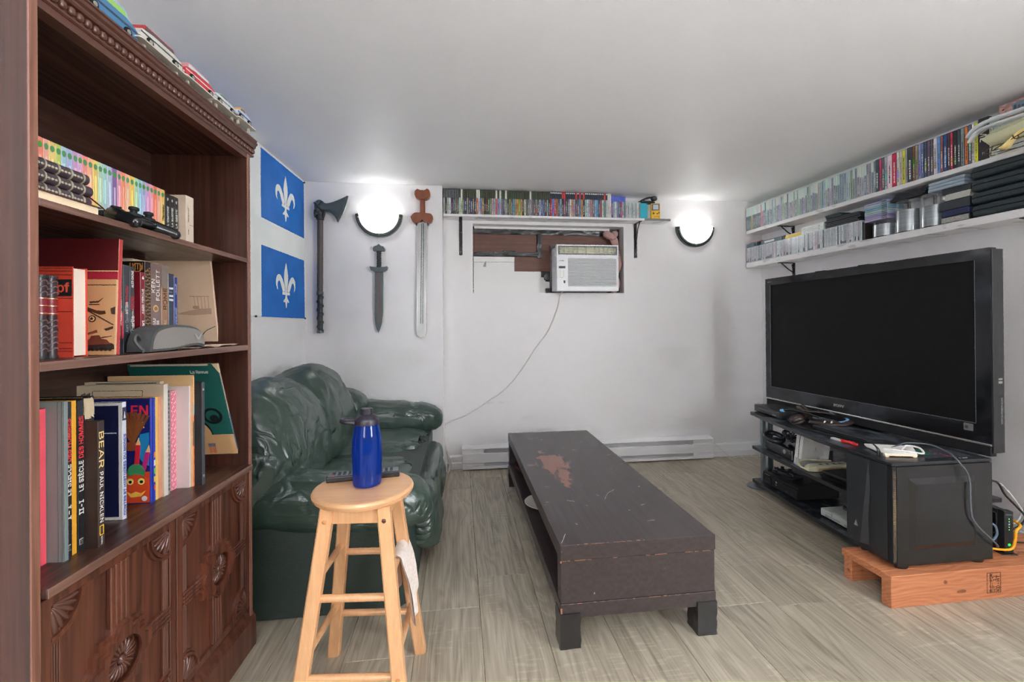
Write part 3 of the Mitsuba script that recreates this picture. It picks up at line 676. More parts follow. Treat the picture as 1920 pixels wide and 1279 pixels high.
part(so, 'seat', xf(lathe(prof, 64), move(sx, sy, 0)), 'beech_seat', 35)
feet = [(-.455, 1.250), (-.160, 1.222), (-.424, 1.523), (-.136, 1.497)]
tops = [(-.376, 1.300), (-.218, 1.286), (-.366, 1.468), (-.214, 1.455)]
def bar(p0, p1, w, up=(0, 1, 0), taper=1.0, bev=.004):
    p0, p1 = np.array(p0, float), np.array(p1, float)
    z = p1 - p0; L = np.linalg.norm(z); z /= L
    x = np.cross(up, z); x /= np.linalg.norm(x); y = np.cross(z, x)
    b = hull([(sxx*(w*t - (bev if k == 0 else 0)), syy*(w*t - (bev if k == 1 else 0)), zz) for zz, t in ((0, 1), (L, taper)) for sxx in (-1, 1) for syy in (-1, 1) for k in (0, 1)])
    return xf(b, frame(p0, x, y, z))
legs = []
for f_, t_ in zip(feet, tops):
    legs.append((np.array([*f_, 0.0]), np.array([*t_, .583])))
    lg = part(so, 'leg', bar((*f_, 0.0), (*t_, .583), .0185), 'beech_leg', 20)
def leg_at(i, z): a, b = legs[i]; return a + (b - a)*(z/.583)
def rung(i, j, z, r=.0105):
    a, b = leg_at(i, z), leg_at(j, z); return cyl(a, b, r, 14)
for i, j, z in ((0, 1, .126), (0, 1, .335), (2, 3, .143), (2, 3, .357), (0, 2, .178), (0, 2, .385), (1, 3, .178), (1, 3, .385)):
    part(so, 'rung', rung(i, j, z), 'beech_leg', 40)
for i, j in ((0, 1), (2, 3), (0, 2), (1, 3)):
    a, b = leg_at(i, .560), leg_at(j, .560)
    part(so, 'apron', bar(a, b, .0115, (0, 0, 1)) if False else xf(box(0, np.linalg.norm(b - a), -.008, .008, -.022, .0228), frame(a, (b - a)/np.linalg.norm(b - a), np.cross((0, 0, 1), (b - a)/np.linalg.norm(b - a)))), 'beech_leg')
for i, z, mtl in ((0, .548, 'peg_wood'), (1, .548, 'screw_dark'), (0, .128, 'peg_wood'), (1, .128, 'peg_wood')):
    p = leg_at(i, z); part(so, 'peg', xf(ico(2), move(p[0], p[1] - .0185, p[2]) @ scl(.0062, .003, .0062)), mtl, True)
# cloth over the right-hand rung
def towel_col(p, n, uv): return mix(C(214, 200, 190), C(236, 226, 218), fbm(p.x*160, p.y*160, p.z*160, 2))
tex('towel_cotton', towel_col, 0.9, 0.1, (lambda p, n, uv: fbm(p.x*420, p.y*420, p.z*420, 2), 0.0006), 5e-4)
a3, b3 = leg_at(1, .385), leg_at(3, .385)
ax = (b3 - a3)/np.linalg.norm(b3 - a3)
def cloth(u, v):
    # u along the rung, v over it: inner flap, over, outer flap
    L = .235
    t = v
    ang = np.clip((t - .30)/.12, 0, 1)*np.pi
    outer = np.clip(t - .42, 0, 1); inner = np.clip(.30 - t, 0, 1)
    r = .0145
    xo = -r*np.cos(ang); zo = r*np.sin(ang)
    hang = .19*(1 - .33*(u - .25)**2*4*.35)*(outer/.58) 
    hang *= 1 - .22*np.clip(u - .45, 0, 1)*2 + .12*np.clip(.3 - u, 0, 1)*3
    xo = xo + .010*np.clip(outer*5, 0, 1) + .026*(hang/.2); zo = zo - hang
    hin = .13*(inner/.30); zo = zo - hin; xo = xo - .012*np.sin(u*6)*(inner/.3)
    fold = .006*np.sin(u*15 + 2*t)*np.clip(outer*3, 0, 1)
    c = a3 + ax*(.03 + (u*.115))[:, None] if False else a3[None] + ax[None]*(.085 + u*.135)[:, None]
    side = np.array([ax[1], -ax[0], 0])
    return c + side[None]*(xo + fold)[:, None] + np.array([0, 0, 1.0])[None]*zo[:, None]
m1 = grid(cloth, 24, 60)
off = np.array(m1.vertices); nrm = np.array(m1.vertex_normals)
cl_m = join(m1, trimesh.Trimesh(off - nrm*.0035, np.array(m1.faces)[:, ::-1], process=False))
solo('cloth', cl_m, 'towel_cotton', 'cream terry cloth hanging over the right rung of the wooden stool', 'cloth', True)

# ---------------------------------------------------------------- water bottle
scene['blue_tritan'] = {'type': 'principledthin', 'base_color': {'type': 'rgb', 'value': C(24, 92, 206)}, 'roughness': 0.08, 'spec_trans': 0.6, 'diff_trans': 1.1, 'eta': 1.5}
plain('bottle_lid', C(34, 30, 40), 0.4); plain('bottle_cap', C(34, 32, 40), 0.35)
bx, by, bz = -.284, 1.385, .610
bt = thing('water_bottle', 'transparent blue water bottle with a black loop lid standing on the wooden stool', 'bottle')
outer = [(0.0, .003), (.036, .003), (.041, .006), (.0425, .014), (.0432, .05), (.0445, .10), (.0435, .14), (.040, .165), (.0355, .186), (.0335, .192)]
part(bt, 'body', xf(lathe(outer, 48), move(bx, by, bz)), 'blue_tritan', True)
lid = [(.0335, .189), (.0375, .190), (.0375, .201), (.035, .206), (.0325, .209), (.024, .217), (.0185, .2195), (.0185, .219), (0, .219)]
part(bt, 'lid', xf(lathe(lid, 40), move(bx, by, bz)), 'bottle_lid', 35)
part(bt, 'cap', xf(lathe([(0, .2192), (.0172, .2192), (.0178, .2205), (.0182, .236), (.0165, .238), (0, .238)], 32), move(bx, by, bz)), 'bottle_cap', 35)
lp = spline([(-.030, -.020, .197), (-.052, -.019, .199), (-.070, -.012, .201), (-.074, 0, .202), (-.070, .012, .201), (-.052, .019, .199), (-.030, .020, .197)], 6)
part(bt, 'carry_loop', xf(tube(lp, .0066, 10, flat=1.0), move(bx, by, bz)), 'bottle_lid', True)

# ---------------------------------------------------------------- remote control on the stool
rm = thing('remote_control', 'black and grey remote control lying behind the bottle on the stool', 'remote control')
RMm = frame((-.308, 1.452, .610), (.9895, .1445, 0), (-.1445, .9895, 0), (0, 0, 1))
part(rm, 'body', xf(rbox(-.112, .112, -.022, .022, 0, .019, .004), RMm), 'black_plastic', 40)
part(rm, 'face', xf(box(-.108, .108, -.0195, .0195, .0185, .0203, .001), RMm), 'post_silver')
rb = MB()
for i in range(12):
    for j in range(3):
        rb.add(xf(box(-.0045, .0045, -.003, .003, .020, .0222, .0008), move(-.09 + i*.016, -.012 + j*.012, 0)), C(40, 42, 46) if (i + j) % 7 else C(168, 60, 52))
cpart(rm, 'buttons', rb, 'print_satin', RMm)
# ---------------------------------------------------------------- flag on the left wall
def flag_bump(p, n, uv):
    k = fbm(p.y*3, p.z*3, 1.0, 2)
    cr = dr.abs(2*fbm(p.y*6 + 2*k, p.z*6 - 3*k, 2.0, 3) - 1)
    return smoothstep(0.0, 0.10, cr) + 0.15*fbm(p.y*60, p.z*60, 2.0, 2)
def cloth_mat(name, col, col2):
    tex(name, lambda p, n, uv: mix(col, col2, fbm(p.y*9, p.z*9, 3.0, 3)), 0.6, 0.3, (flag_bump, 0.0025), 2e-3)
cloth_mat('flag_blue', C(26, 96, 178), C(40, 112, 194)); cloth_mat('flag_white', C(224, 230, 228), C(234, 238, 236))
fl = thing('flag', 'blue flag with white cross and lilies pinned to the left wall', 'flag')
def fsheet(x0, x1, z0, z1, y):
    def f(u, v):
        x, z = x0 + u*(x1 - x0), z0 + v*(z1 - z0)
        q = np.stack([x*4, z*4, 0*x], 1)
        sag = .006*np.sin((x + .03)*5.2)*(1 - v)
        return np.stack([x, y - .003*meshkit.fbm(q, 2, 3) , z + 0*sag], 1)
    m = grid(f, 20, 20)
    v = np.array(m.vertices)
    b = trimesh.Trimesh(v + [0, .0015, 0], np.array(m.faces)[:, ::-1], process=False)
    return join(m, b)
fx0, fxa, fxb, fx1 = -.028, -.628, -.795, -1.395
fz0, fza, fzb, fz1 = 1.162, 1.566, 1.720, 2.112
for x0, x1, z0, z1 in ((fxa, fx0, fzb, fz1), (fxa, fx0, fz0, fza), (fx1, fxb, fzb, fz1), (fx1, fxb, fz0, fza)):
    part(fl, 'blue_quarter', xf(fsheet(x0, x1, z0, z1, -.004), LM), 'flag_blue', True, label='blue quarter')
part(fl, 'white_cross', xf(join(fsheet(fx1, fx0, fza, fzb, -.004), fsheet(fxb, fxa, fz0, fza, -.004), fsheet(fxb, fxa, fzb, fz1, -.004)), LM), 'flag_white', True, label='white cross')
def fleur():
    c = Polygon(spline([(0, .50), (-.055, .36), (-.095, .20), (-.075, .05), (-.035, -.06), (-.028, -.14), (.028, -.14), (.035, -.06), (.075, .05), (.095, .20), (.055, .36), (0, .50)], 6)[:, :2])
    sp = Polygon(spline([(-.045, -.11), (-.075, .00), (-.16, .12), (-.25, .205), (-.35, .215), (-.43, .15), (-.455, .03), (-.425, -.055), (-.37, -.10), (-.395, -.02), (-.375, .055), (-.33, .085), (-.275, .065), (-.22, -.02), (-.17, -.10), (-.13, -.125)], 6)[:, :2]).buffer(0)
    bar_ = sbox(-.175, -.185, .175, -.125)
    low = Polygon(spline([(-.03, -.18), (-.05, -.25), (-.10, -.29), (-.135, -.33), (-.105, -.345), (-.06, -.33), (-.035, -.38), (-.02, -.43), (0, -.47), (.02, -.43), (.035, -.38), (.06, -.33), (.105, -.345), (.135, -.33), (.10, -.29), (.05, -.25), (.03, -.18)], 5)[:, :2]).buffer(0)
    return c.union(sp).union(affinity.scale(sp, -1, 1, origin=(0, 0))).union(bar_).union(low)
FL = fleur()
for cx, cz in (((fx0 + fxa)/2 + .008, 1.907), ((fx0 + fxa)/2 + .008, 1.360), ((fx1 + fxb)/2, 1.907), ((fx1 + fxb)/2, 1.360)):
    m = xf(prism(FL, 1.0), frame((cx, -.0068, cz), (.302, 0, 0), (0, 0, .300), (0, -.0008, 0)))
    part(fl, 'fleur_de_lis', xf(m, LM), 'flag_white', label='white fleur-de-lis')
pins = [xf(ico(2), LM @ move(x, -.010, z) @ scl(.006, .006, .006)) for x, z in ((fx0, fz1), (fx0, fz0), (-.70, fz0))]
for p_ in pins: part(fl, 'pin', p_, 'black_plastic', True)

# ---------------------------------------------------------------- weapons on the projecting wall
plain('steel_grey', C(62, 74, 78), 0.36, metal=0.0, spec=0.6); plain('steel_bright', C(150, 158, 158), 0.3, metal=0.9)
tex('blade_silver', lambda p, n, uv: mix(C(128, 130, 130), C(178, 178, 174), fbm(p.x*60, p.z*4, 3.0, 3)), 0.35, 0.5, metallic=0.6)
plain('wrap_brown', C(70, 62, 58), 0.55); plain('wrap_black', C(36, 42, 44), 0.5)
tex('sword_wood', lambda p, n, uv: mix(C(96, 48, 26), C(142, 78, 44), fbm(p.x*40, p.z*12, p.y*40, 3)), 0.35, 0.5)
def front(poly, yf, t): return face(poly, yf, yf + t)
ya = YP - .045
ax_ = thing('battle_axe', 'large dark battle axe with a wrapped shaft hanging on the wall beside the flag', 'axe')
part(ax_, 'shaft', cyl((-.957, ya, 1.335), (-.952, ya, 1.93), .0195, 18), 'wrap_brown', True)
part(ax_, 'grip', cyl((-.9575, ya, 1.066), (-.957, ya, 1.345), .0185, 16), 'wrap_black', True, label='black braided grip')
br_ = []
for sgn in (1, -1):
    pts = [(-.957 + .0200*math.cos(t*sgn), ya + .0200*math.sin(t*sgn), 1.075 + .262*t/(2*math.pi*4.5)) for t in np.linspace(0, 2*math.pi*4.5, 90)]
    br_.append(part(ax_, 'braid', tube(pts, .0042, 6), 'wrap_black', True))
part(ax_, 'ring', xf(lathe([(.018, -.012), (.023, -.008), (.023, .008), (.018, .012)], 20), move(-.957, ya, 1.338)), 'steel_grey', 40)
part(ax_, 'butt_cap', xf(lathe([(0, -.012), (.022, -.010), (.023, .004), (.018, .012), (0, .012)], 20), move(-.9575, ya, 1.069)), 'steel_grey', 40)
hd = Polygon(spline([(-.985, 1.968), (-.972, 1.985), (-.945, 1.987), (-.915, 1.966), (-.868, 1.975), (-.815, 1.998), (-.766, 2.024)], 6)[:, :2].tolist() + spline([(-.763, 2.018), (-.778, 1.955), (-.802, 1.893), (-.832, 1.836)], 6)[:, :2].tolist() + spline([(-.838, 1.838), (-.855, 1.875), (-.885, 1.902), (-.925, 1.908), (-.960, 1.893), (-.982, 1.902), (-.990, 1.935), (-.985, 1.968)], 6)[:, :2].tolist()).buffer(0)
def bladed(poly, y, t, n=4, inset=.011):
    ms, prev = [], poly
    for i in range(n):
        q = poly.buffer(-inset*i/ n)
        ms.append(face(q, y - t*(i + 1)/n, y + t*(i + 1)/n))
    return join(ms)
part(ax_, 'axe_head', bladed(hd, ya, .020, 5, .018), 'steel_grey', label='flaring dark steel head')
part(ax_, 'cutting_edge', tube(spline([(-.764, ya, 2.020), (-.779, ya, 1.955), (-.803, ya, 1.893), (-.834, ya, 1.838)], 6), .0028, 6), 'steel_bright', True, label='bright cutting edge')
part(ax_, 'head_strap', join(tube([(-.986, ya - .021, 1.965), (-.930, ya - .022, 1.905)], .006, 6), tube([(-.985, ya - .021, 1.905), (-.935, ya - .022, 1.970)], .006, 6)), 'wrap_black', True)
for sx_ in (-1, 1):
    part(ax_, 'wall_hook', tube(spline([(-.953 + sx_*.004, YP, 1.872), (-.953 + sx_*.024, ya - .01, 1.866), (-.953 + sx_*.031, ya - .014, 1.885), (-.953 + sx_*.031, ya - .012, 1.905)], 5), .0075, 8), 'wrap_black', True)
part(ax_, 'collar', xf(lathe([(.019, -.02), (.026, -.016), (.026, .016), (.019, .02)], 20), move(-.953, ya, 1.866)), 'wrap_black', 40)

yd = YP - .03
dg = thing('short_sword', 'short dark sword with a black hilt hanging under the left wall lamp', 'sword')
bp_ = Polygon([(-.589, 1.492), (-.530, 1.492), (-.534, 1.20)] + spline([(-.535, 1.19), (-.541, 1.13), (-.552, 1.09), (-.566, 1.056)], 5)[:, :2].tolist() + spline([(-.566, 1.056), (-.580, 1.09), (-.588, 1.13), (-.592, 1.19)], 5)[:, :2].tolist()).buffer(0)
part(dg, 'blade', bladed(bp_, yd, .006, 4, .013), 'steel_grey')
tex('fuller_brown', lambda p, n, uv: mix(C(84, 66, 60), C(110, 92, 84), fbm(p.x*60, p.z*6, 1.0, 3)), 0.4, 0.5)
part(dg, 'fuller', face(sbox(-.569, 1.13, -.551, 1.49), yd - .0085, yd), 'fuller_brown', label='brown groove along the blade')
part(dg, 'guard', face(Polygon(spline([(-.616, 1.525), (-.605, 1.503), (-.56, 1.492), (-.513, 1.503), (-.502, 1.525), (-.515, 1.522), (-.56, 1.518), (-.603, 1.522), (-.616, 1.525)], 5)[:, :2]).buffer(.004), yd - .022, yd + .018), 'steel_grey', 30)
part(dg, 'grip', cyl((-.559, yd, 1.515), (-.558, yd, 1.645), .0135, 16), 'wrap_black', True)
part(dg, 'grip_wire', tube([(-.5585 + .0145*math.cos(t), yd + .0145*math.sin(t), 1.522 + .118*t/(2*math.pi*7)) for t in np.linspace(0, 2*math.pi*7, 100)], .0035, 6), 'wrap_black', True)
part(dg, 'pommel', face(Polygon([(-.594, 1.642), (-.522, 1.642), (-.520, 1.655), (-.528, 1.668), (-.545, 1.672), (-.558, 1.684), (-.571, 1.672), (-.588, 1.668), (-.596, 1.655)]).buffer(.003), yd - .018, yd + .016), 'steel_grey', 30)
ys = YP - .03
sw = thing('long_sword', 'long sword with a brown wooden hilt hanging beside the shelf of game cases', 'sword')
sb = Polygon([(-.287, 1.85), (-.219, 1.85), (-.232, 1.06)] + spline([(-.232, 1.06), (-.240, 1.036), (-.268, 1.022), (-.294, 1.036), (-.302, 1.06)], 5)[:, :2].tolist()).buffer(0)
part(sw, 'blade', bladed(sb, ys, .0065, 4, .012), 'blade_silver')
for dx in (-.010, .004):
    part(sw, 'fuller', hull([(-.251 + dx, ys - .0075, 1.84), (-.245 + dx, ys - .0075, 1.84), (-.262 + dx, ys - .0072, 1.12), (-.257 + dx, ys - .0072, 1.12), (-.251 + dx, ys, 1.84), (-.245 + dx, ys, 1.84)]), 'steel_grey', label='dark groove along the blade')
gd = Polygon(spline([(-.335, 1.885), (-.31, 1.912), (-.27, 1.917), (-.23, 1.915), (-.19, 1.908), (-.177, 1.883), (-.186, 1.855), (-.212, 1.842), (-.235, 1.852), (-.252, 1.864), (-.270, 1.852), (-.293, 1.840), (-.322, 1.853), (-.335, 1.885)], 5)[:, :2]).buffer(0)
part(sw, 'guard', join(face(gd, ys - .022, ys + .02), face(gd.buffer(-.006), ys - .027, ys - .022)), 'sword_wood', 30)
part(sw, 'grip', hull([(-.251 + a*.018, ys + b*.014, z) for a, b in ((1, .5), (.5, 1), (-.5, 1), (-1, .5), (-1, -.5), (-.5, -1), (.5, -1), (1, -.5)) for z in (1.905, 2.02)]), 'sword_wood')
pm = Polygon(spline([(-.285, 2.087), (-.268, 2.079), (-.250, 2.077), (-.232, 2.080), (-.216, 2.089), (-.200, 2.074), (-.195, 2.045), (-.212, 2.018), (-.25, 2.010), (-.288, 2.018), (-.305, 2.045), (-.300, 2.072), (-.285, 2.087)], 5)[:, :2]).buffer(0)
part(sw, 'pommel', join(face(pm, ys - .022, ys + .02), face(pm.buffer(-.006), ys - .027, ys - .022)), 'sword_wood', 30)
for dx in (-.045, .04): part(sw, 'wall_hook', cyl((-.252 + dx, YP, 1.838), (-.252 + dx, ys - .02, 1.838), .005, 8), 'black_plastic', 40)

# ---------------------------------------------------------------- wall lamps (half bowls, open at the top)
plain('lamp_rim', C(66, 72, 72), 0.25, metal=0.75); plain('brass_clip', C(186, 190, 120), 0.3, metal=0.8)
scene['frosted_glass'] = {'type': 'twosided', 'bsdf': {'type': 'principled', 'base_color': {'type': 'rgb', 'value': C(238, 240, 238)}, 'roughness': 0.25, 'specular': 0.5}}
def sconce(x, y, z, label):
    t = thing('wall_lamp', label, 'lamp', 'wall lamps on the back wall')
    th = np.linspace(np.pi, 2*np.pi, 40)
    # rim: a half ring with a rounded section
    rim_pts = np.stack([x + .152*np.cos(th), 0*th + y - .012, z + .152*np.sin(th)], 1)
    outer = [(x + .163*math.cos(a), z + .163*math.sin(a)) for a in th] + [(x + .136*math.cos(a), z + .136*math.sin(a)) for a in th[::-1]]
    inner = [(x + .154*math.cos(a), z + .154*math.sin(a)) for a in th] + [(x + .136*math.cos(a), z + .136*math.sin(a)) for a in th[::-1]]
    part(t, 'rim', join(face(Polygon(outer).buffer(0), y - .030, y - .001), face(Polygon(inner).buffer(0), y - .036, y - .030)), 'lamp_rim', 30, label='dark metal half ring')
    # glass: quarter ellipsoid, open at the top
    def g(u, v, r=.140, dep=.088):
        a = np.pi + u*np.pi; b = v*np.pi/2
        return np.stack([x + r*np.cos(a)*np.cos(b), y - .030 - dep*np.sin(b), z + r*np.sin(a)*np.cos(b)], 1)
    gm = grid(g, 36, 16)
    gm2 = grid(lambda u, v: g(u, v, .1365, .0845), 36, 16)
    k = part(t, 'glass_shade', join(gm, trimesh.Trimesh(gm2.vertices, np.array(gm2.faces)[:, ::-1], process=False)), 'frosted_glass', True, label='lit frosted glass')
    scene[k]['emitter'] = {'type': 'area', 'radiance': {'type': 'rgb', 'value': [SCONCE_GLASS, SCONCE_GLASS*.995, SCONCE_GLASS*.97]}}
    part(t, 'back_plate', face(Polygon([(x + .135*math.cos(a), z + .135*math.sin(a)) for a in th]), y - .006, y - .001), 'lamp_rim')
    bl = part(t, 'bulb', xf(ico(2), move(x, y - .055, z - .012) @ scl(.030, .026, .034)), 'frosted_glass', True)
    scene[bl]['emitter'] = {'type': 'area', 'radiance': {'type': 'rgb', 'value': [SCONCE_BULB, SCONCE_BULB*.985, SCONCE_BULB*.94]}}
    for a in (math.radians(190), math.radians(270), math.radians(350)):
        c, s = math.cos(a), math.sin(a)
        part(t, 'clip', tube(spline([(x + .153*c, y - .034, z + .153*s), (x + .143*c, y - .046, z + .143*s), (x + .122*c, y - .052, z + .122*s)], 4), .0035, 6), 'brass_clip', True)
sconce(-.5575, YP, 1.903, 'lit half-bowl wall lamp between the axe and the long sword')
sconce(1.941, YB, 1.900, 'lit half-bowl wall lamp to the right of the game shelf')

# ---------------------------------------------------------------- boarded window recess
tex('stained_ply', lambda p, n, uv: mix(C(78, 50, 42), C(112, 76, 62), 0.7*fbm(p.x*6, p.z*60, 2.0, 3) + 0.3*fbm(p.x*30, p.z*30, 5.0, 2)), 0.5, 0.4)
plain('foam_white', C(226, 226, 224), 0.6); plain('duct_tape', C(34, 36, 38), 0.3, 0.6); plain('tape_silver', C(150, 150, 150), 0.35)
wb = thing('window_boarding', 'brown and white boards closing the window recess around the air conditioner', 'window boarding')
yw = YB + .075
def pane(name, poly, y, t, m, label=None): return part(wb, name, face(Polygon(poly), y, y + t), m, label=label)
pane('brown_board', [(.117, 1.684), (.630, 1.684), (.630, 1.832), (.117, 1.832)], yw, .012, 'stained_ply', 'brown board')
pane('brown_board', [(.640, 1.655), (.452, 1.655), (.452, 1.538), (.80, 1.538), (.80, 1.73), (1.30, 1.73), (1.30, 1.85), (.640, 1.85)], yw + .004, .012, 'stained_ply', 'brown board')
pane('white_board', [(.122, 1.610), (.449, 1.610), (.449, 1.652), (.122, 1.652)], yw - .004, .010, 'foam_white', 'white foam strip')
pane('white_board', [(.122, 1.362), (.735, 1.362), (.735, 1.455), (.70, 1.455), (.70, 1.490), (.665, 1.490), (.665, 1.536), (.449, 1.536), (.449, 1.608), (.122, 1.608)], yw - .002, .010, 'foam_white', 'white foam board')
pane('top_ledge', [(.13, 1.873), (1.24, 1.873), (1.24, 1.892), (.13, 1.892)], yw - .012, .03, 'foam_white')
def taped(x0, x1, z0, z1, y, seed, label='black duct tape'):
    w = max(x1 - x0, z1 - z0); n = int(w/.008) + 2
    hor = (x1 - x0) > (z1 - z0)
    def f(u, v):
        x, z = x0 + u*(x1 - x0), z0 + v*(z1 - z0)
        q = np.stack([x*(18 if hor else 60), z*(60 if hor else 18), 0*x + seed], 1)
        d = meshkit.fbm(q, 3, seed)
        return np.stack([x + (0 if hor else .006)*(d - .5), y - .010*d, z + (.006 if hor else 0)*(d - .5)], 1)
    m = grid(f, n if hor else 6, 6 if hor else n)
    b = trimesh.Trimesh(np.array(m.vertices) + [0, .006, 0], np.array(m.faces)[:, ::-1], process=False)
    part(wb, 'tape_strip', join(m, b), 'duct_tape', 60, label=label)
taped(.118, 1.235, 1.832, 1.868, yw - .004, 1); taped(.634, .672, 1.645, 1.842, yw - .006, 2); taped(.15, .645, 1.656, 1.690, yw - .008, 3); taped(.742, .778, 1.362, 1.745, yw - .03, 4)
taped(.69, .735, 1.468, 1.520, yw - .008, 5); taped(.70, .745, 1.362, 1.40, yw - .008, 6)
part(wb, 'tape_flap', hull([(.197, yw - .006, 1.572), (.213, yw - .006, 1.612), (.222, yw - .006, 1.612), (.222, yw - .006, 1.570), (.197, yw - .003, 1.572), (.213, yw - .003, 1.612), (.222, yw - .003, 1.612), (.222, yw - .003, 1.570)]), 'tape_silver')
taped(.36, .46, 1.686, 1.702, yw - .006, 7, 'silver tape')
part(wb, 'back_sheet', box(.1, 1.345, yw + .02, yw + .03, 1.35, 1.9), 'duct_tape')
# pink cloth stuffed at the right of the air conditioner
def rag(u, v):
    z = 1.365 + v*.475
    x = 1.255 + .035*np.sin(v*2.6) + .028*np.cos(u*2*np.pi)*(1 - .3*v) + .012*np.sin(v*17 + u*6)
    y = yw - .055 + .026*np.sin(u*2*np.pi) + .012*np.sin(v*23 + u*9)
    return np.stack([x - .06*np.clip(v - .72, 0, 1)*3.2*.7, y, z], 1)
plain('rag_cotton', C(176, 142, 138), 0.85, 0.15)
rg_ = grid(rag, 20, 60)
rp = [rg_] + [pillow((1.20 + .022*i, yw - .06, 1.835 - .012*(i % 3)), (.03, .03, .026), (.8, .8, .8), wr=.006, seed=70 + i, sub=3) for i in range(4)]
solo('pink_cloth', join(rp), 'rag_cotton', 'crumpled pink cloth stuffed between the air conditioner and the window side', 'cloth', True)

# ---------------------------------------------------------------- window air conditioner
plain('ac_white', C(226, 228, 230), 0.38); plain('ac_cream', C(214, 214, 196), 0.4); plain('ac_dark', C(58, 60, 64), 0.5)
plain('ac_gap_grey', C(150, 152, 156), 0.7)
ac = thing('air_conditioner', 'white window air conditioner mounted in the right part of the boarded recess', 'air conditioner')
fx0, fx1_, fz0_, fz1_ = .742, 1.228, 1.362, 1.714
yf = 3.20
part(ac, 'cabinet', box(fx0 + .006, fx1_ - .006, yf + .05, YB + .1, fz0_ + .008, fz1_ - .004, .006), 'ac_white')
fcp = sbox(fx0, fz0_, fx1_, fz1_).difference(sbox(.757, 1.641, 1.211, 1.700)).difference(sbox(.829, 1.396, 1.210, 1.612))
part(ac, 'front_panel', join(face(fcp, yf + .004, yf + .05), face(fcp.buffer(-.006), yf, yf + .004)), 'ac_white')
part(ac, 'louver_back', box(.757, 1.211, yf + .03, yf + .034, 1.641, 1.700), 'ac_cream')
for i in range(4): part(ac, 'louver_blade', box(.758, 1.210, yf + .004, yf + .02, 1.650 + i*.0135, 1.6525 + i*.0135), 'ac_cream')
for i in range(13):
    if i in (5, 7): continue
    part(ac, 'louver_vane', box(.772 + i*.0345, .7745 + i*.0345, yf + .006, yf + .028, 1.642, 1.699), 'ac_cream')
part(ac, 'louver_frame', face(sbox(.754, 1.638, 1.214, 1.703).difference(sbox(.760, 1.644, 1.208, 1.697)), yf - .002, yf + .006), 'grey_plastic')
part(ac, 'grille_back_shade', box(.829, 1.210, yf + .040, yf + .046, 1.396, 1.612), 'ac_gap_grey')  # coil-grey sheet standing in for the shade behind the slats
for i in range(18):
    z = 1.400 + i*.0121
    part(ac, 'grille_slat', xf(box(.829, 1.210, -.008, .008, -.0024, .0024, .001), move(0, yf + .009, z) @ rot((1, 0, 0), -28)), 'ac_white')
for x in (.907, 1.061): part(ac, 'grille_bar', box(x - .0012, x + .0012, yf - .001, yf + .006, 1.396, 1.612), 'ac_white')
part(ac, 'display', join(box(.756, .807, yf - .0012, yf, 1.532, 1.549), ), 'ac_dark')
part(ac, 'display_lights', join(box(.760, .768, yf - .0016, yf - .001, 1.537, 1.544), box(.795, .803, yf - .0016, yf - .001, 1.537, 1.544)), 'grey_plastic')
btn = [xf(lathe([(0, .0), (.005, 0), (.004, .0018), (0, .0022)], 14), frame((.768 + .026*(i % 2), yf, 1.515 - .0165*(i//2)), (1, 0, 0), (0, 0, 1), (0, -1, 0))) for i in range(8)]
for b_ in btn: part(ac, 'button', b_, 'ac_cream', 40)
part(ac, 'button_triangle', hull([(.777, yf - .001, 1.462), (.785, yf - .001, 1.462), (.781, yf - .001, 1.455), (.781, yf, 1.459)]), 'ac_dark')
part(ac, 'brand_lettering', xf(text('Arctic King', .0075, .0006, True, fit=.036), frame((.760, yf, 1.586), (1, 0, 0), (0, 0, 1), (0, -1, 0))), 'ac_dark')
part(ac, 'warning_sticker', box(.793, .806, yf - .0006, yf, 1.420, 1.440), 'ac_dark')
for z in (1.41, 1.52, 1.64): part(ac, 'side_screw', xf(ico(1), move(fx0 - .001, yf + .06, z) @ scl(.004, .008, .012)), 'ac_white', True)
for x in (1.12, 1.135): part(ac, 'top_clip', box(x, x + .006, yf + .02, yf + .028, fz1_ - .002, fz1_ + .012), 'black_plastic')
plain('cord_white', C(206, 204, 200), 0.45)
cd = [(.800, yf + .02, 1.372), (.800, yf + .10, 1.352), (.800, YB - .007, 1.33), (.775, YB - .006, 1.22), (.700, YB - .006, 1.05), (.61, YB - .006, .935), (.52, YB - .006, .80), (.435, YB - .006, .685), (.34, YB - .006, .59), (.245, YB - .006, .528), (.13, YB - .006, .455), (.037, YB - .006, .405), (-.06, YB - .006, .372), (-.105, YB - .03, .352), (-.108, YB - .09, .30), (-.102, 3.24, .17), (-.098, 3.22, .03)]
solo('appliance_cable', tube(spline(cd, 8), .0052, 8), 'cord_white', 'white power cord hanging from the air conditioner down to the sofa', 'cord', True)
cb = [(-.100, 3.345, .150), (-.075, 3.335, .10), (-.062, 3.32, .05), (-.072, 3.29, .012), (-.09, 3.26, .008), (-.098, 3.28, .05), (-.085, 3.31, .12), (-.104, 3.33, .16), (-.075, 3.32, .06), (-.085, 3.24, .007)]
solo('cable_bundle', tube(spline(cb, 8), .0042, 7), 'cord_white', 'small bundle of white cable on the floor beside the sofa and baseboard', 'cable', True)
tl = [(2.075, YB - .03, .13), (2.11, YB - .02, .10), (2.16, YB - .035, .05), (2.22, YB - .05, .004), (2.28, YB - .06, .004), (2.36, YB - .06, .004), (2.46, YB - .07, .004), (2.60, YB - .2, .004)]
solo('telephone_wire', tube(spline(tl, 8), .0022, 6), 'cord_white', 'thin white wire running along the floor from the heater to the right corner', 'wire', True)
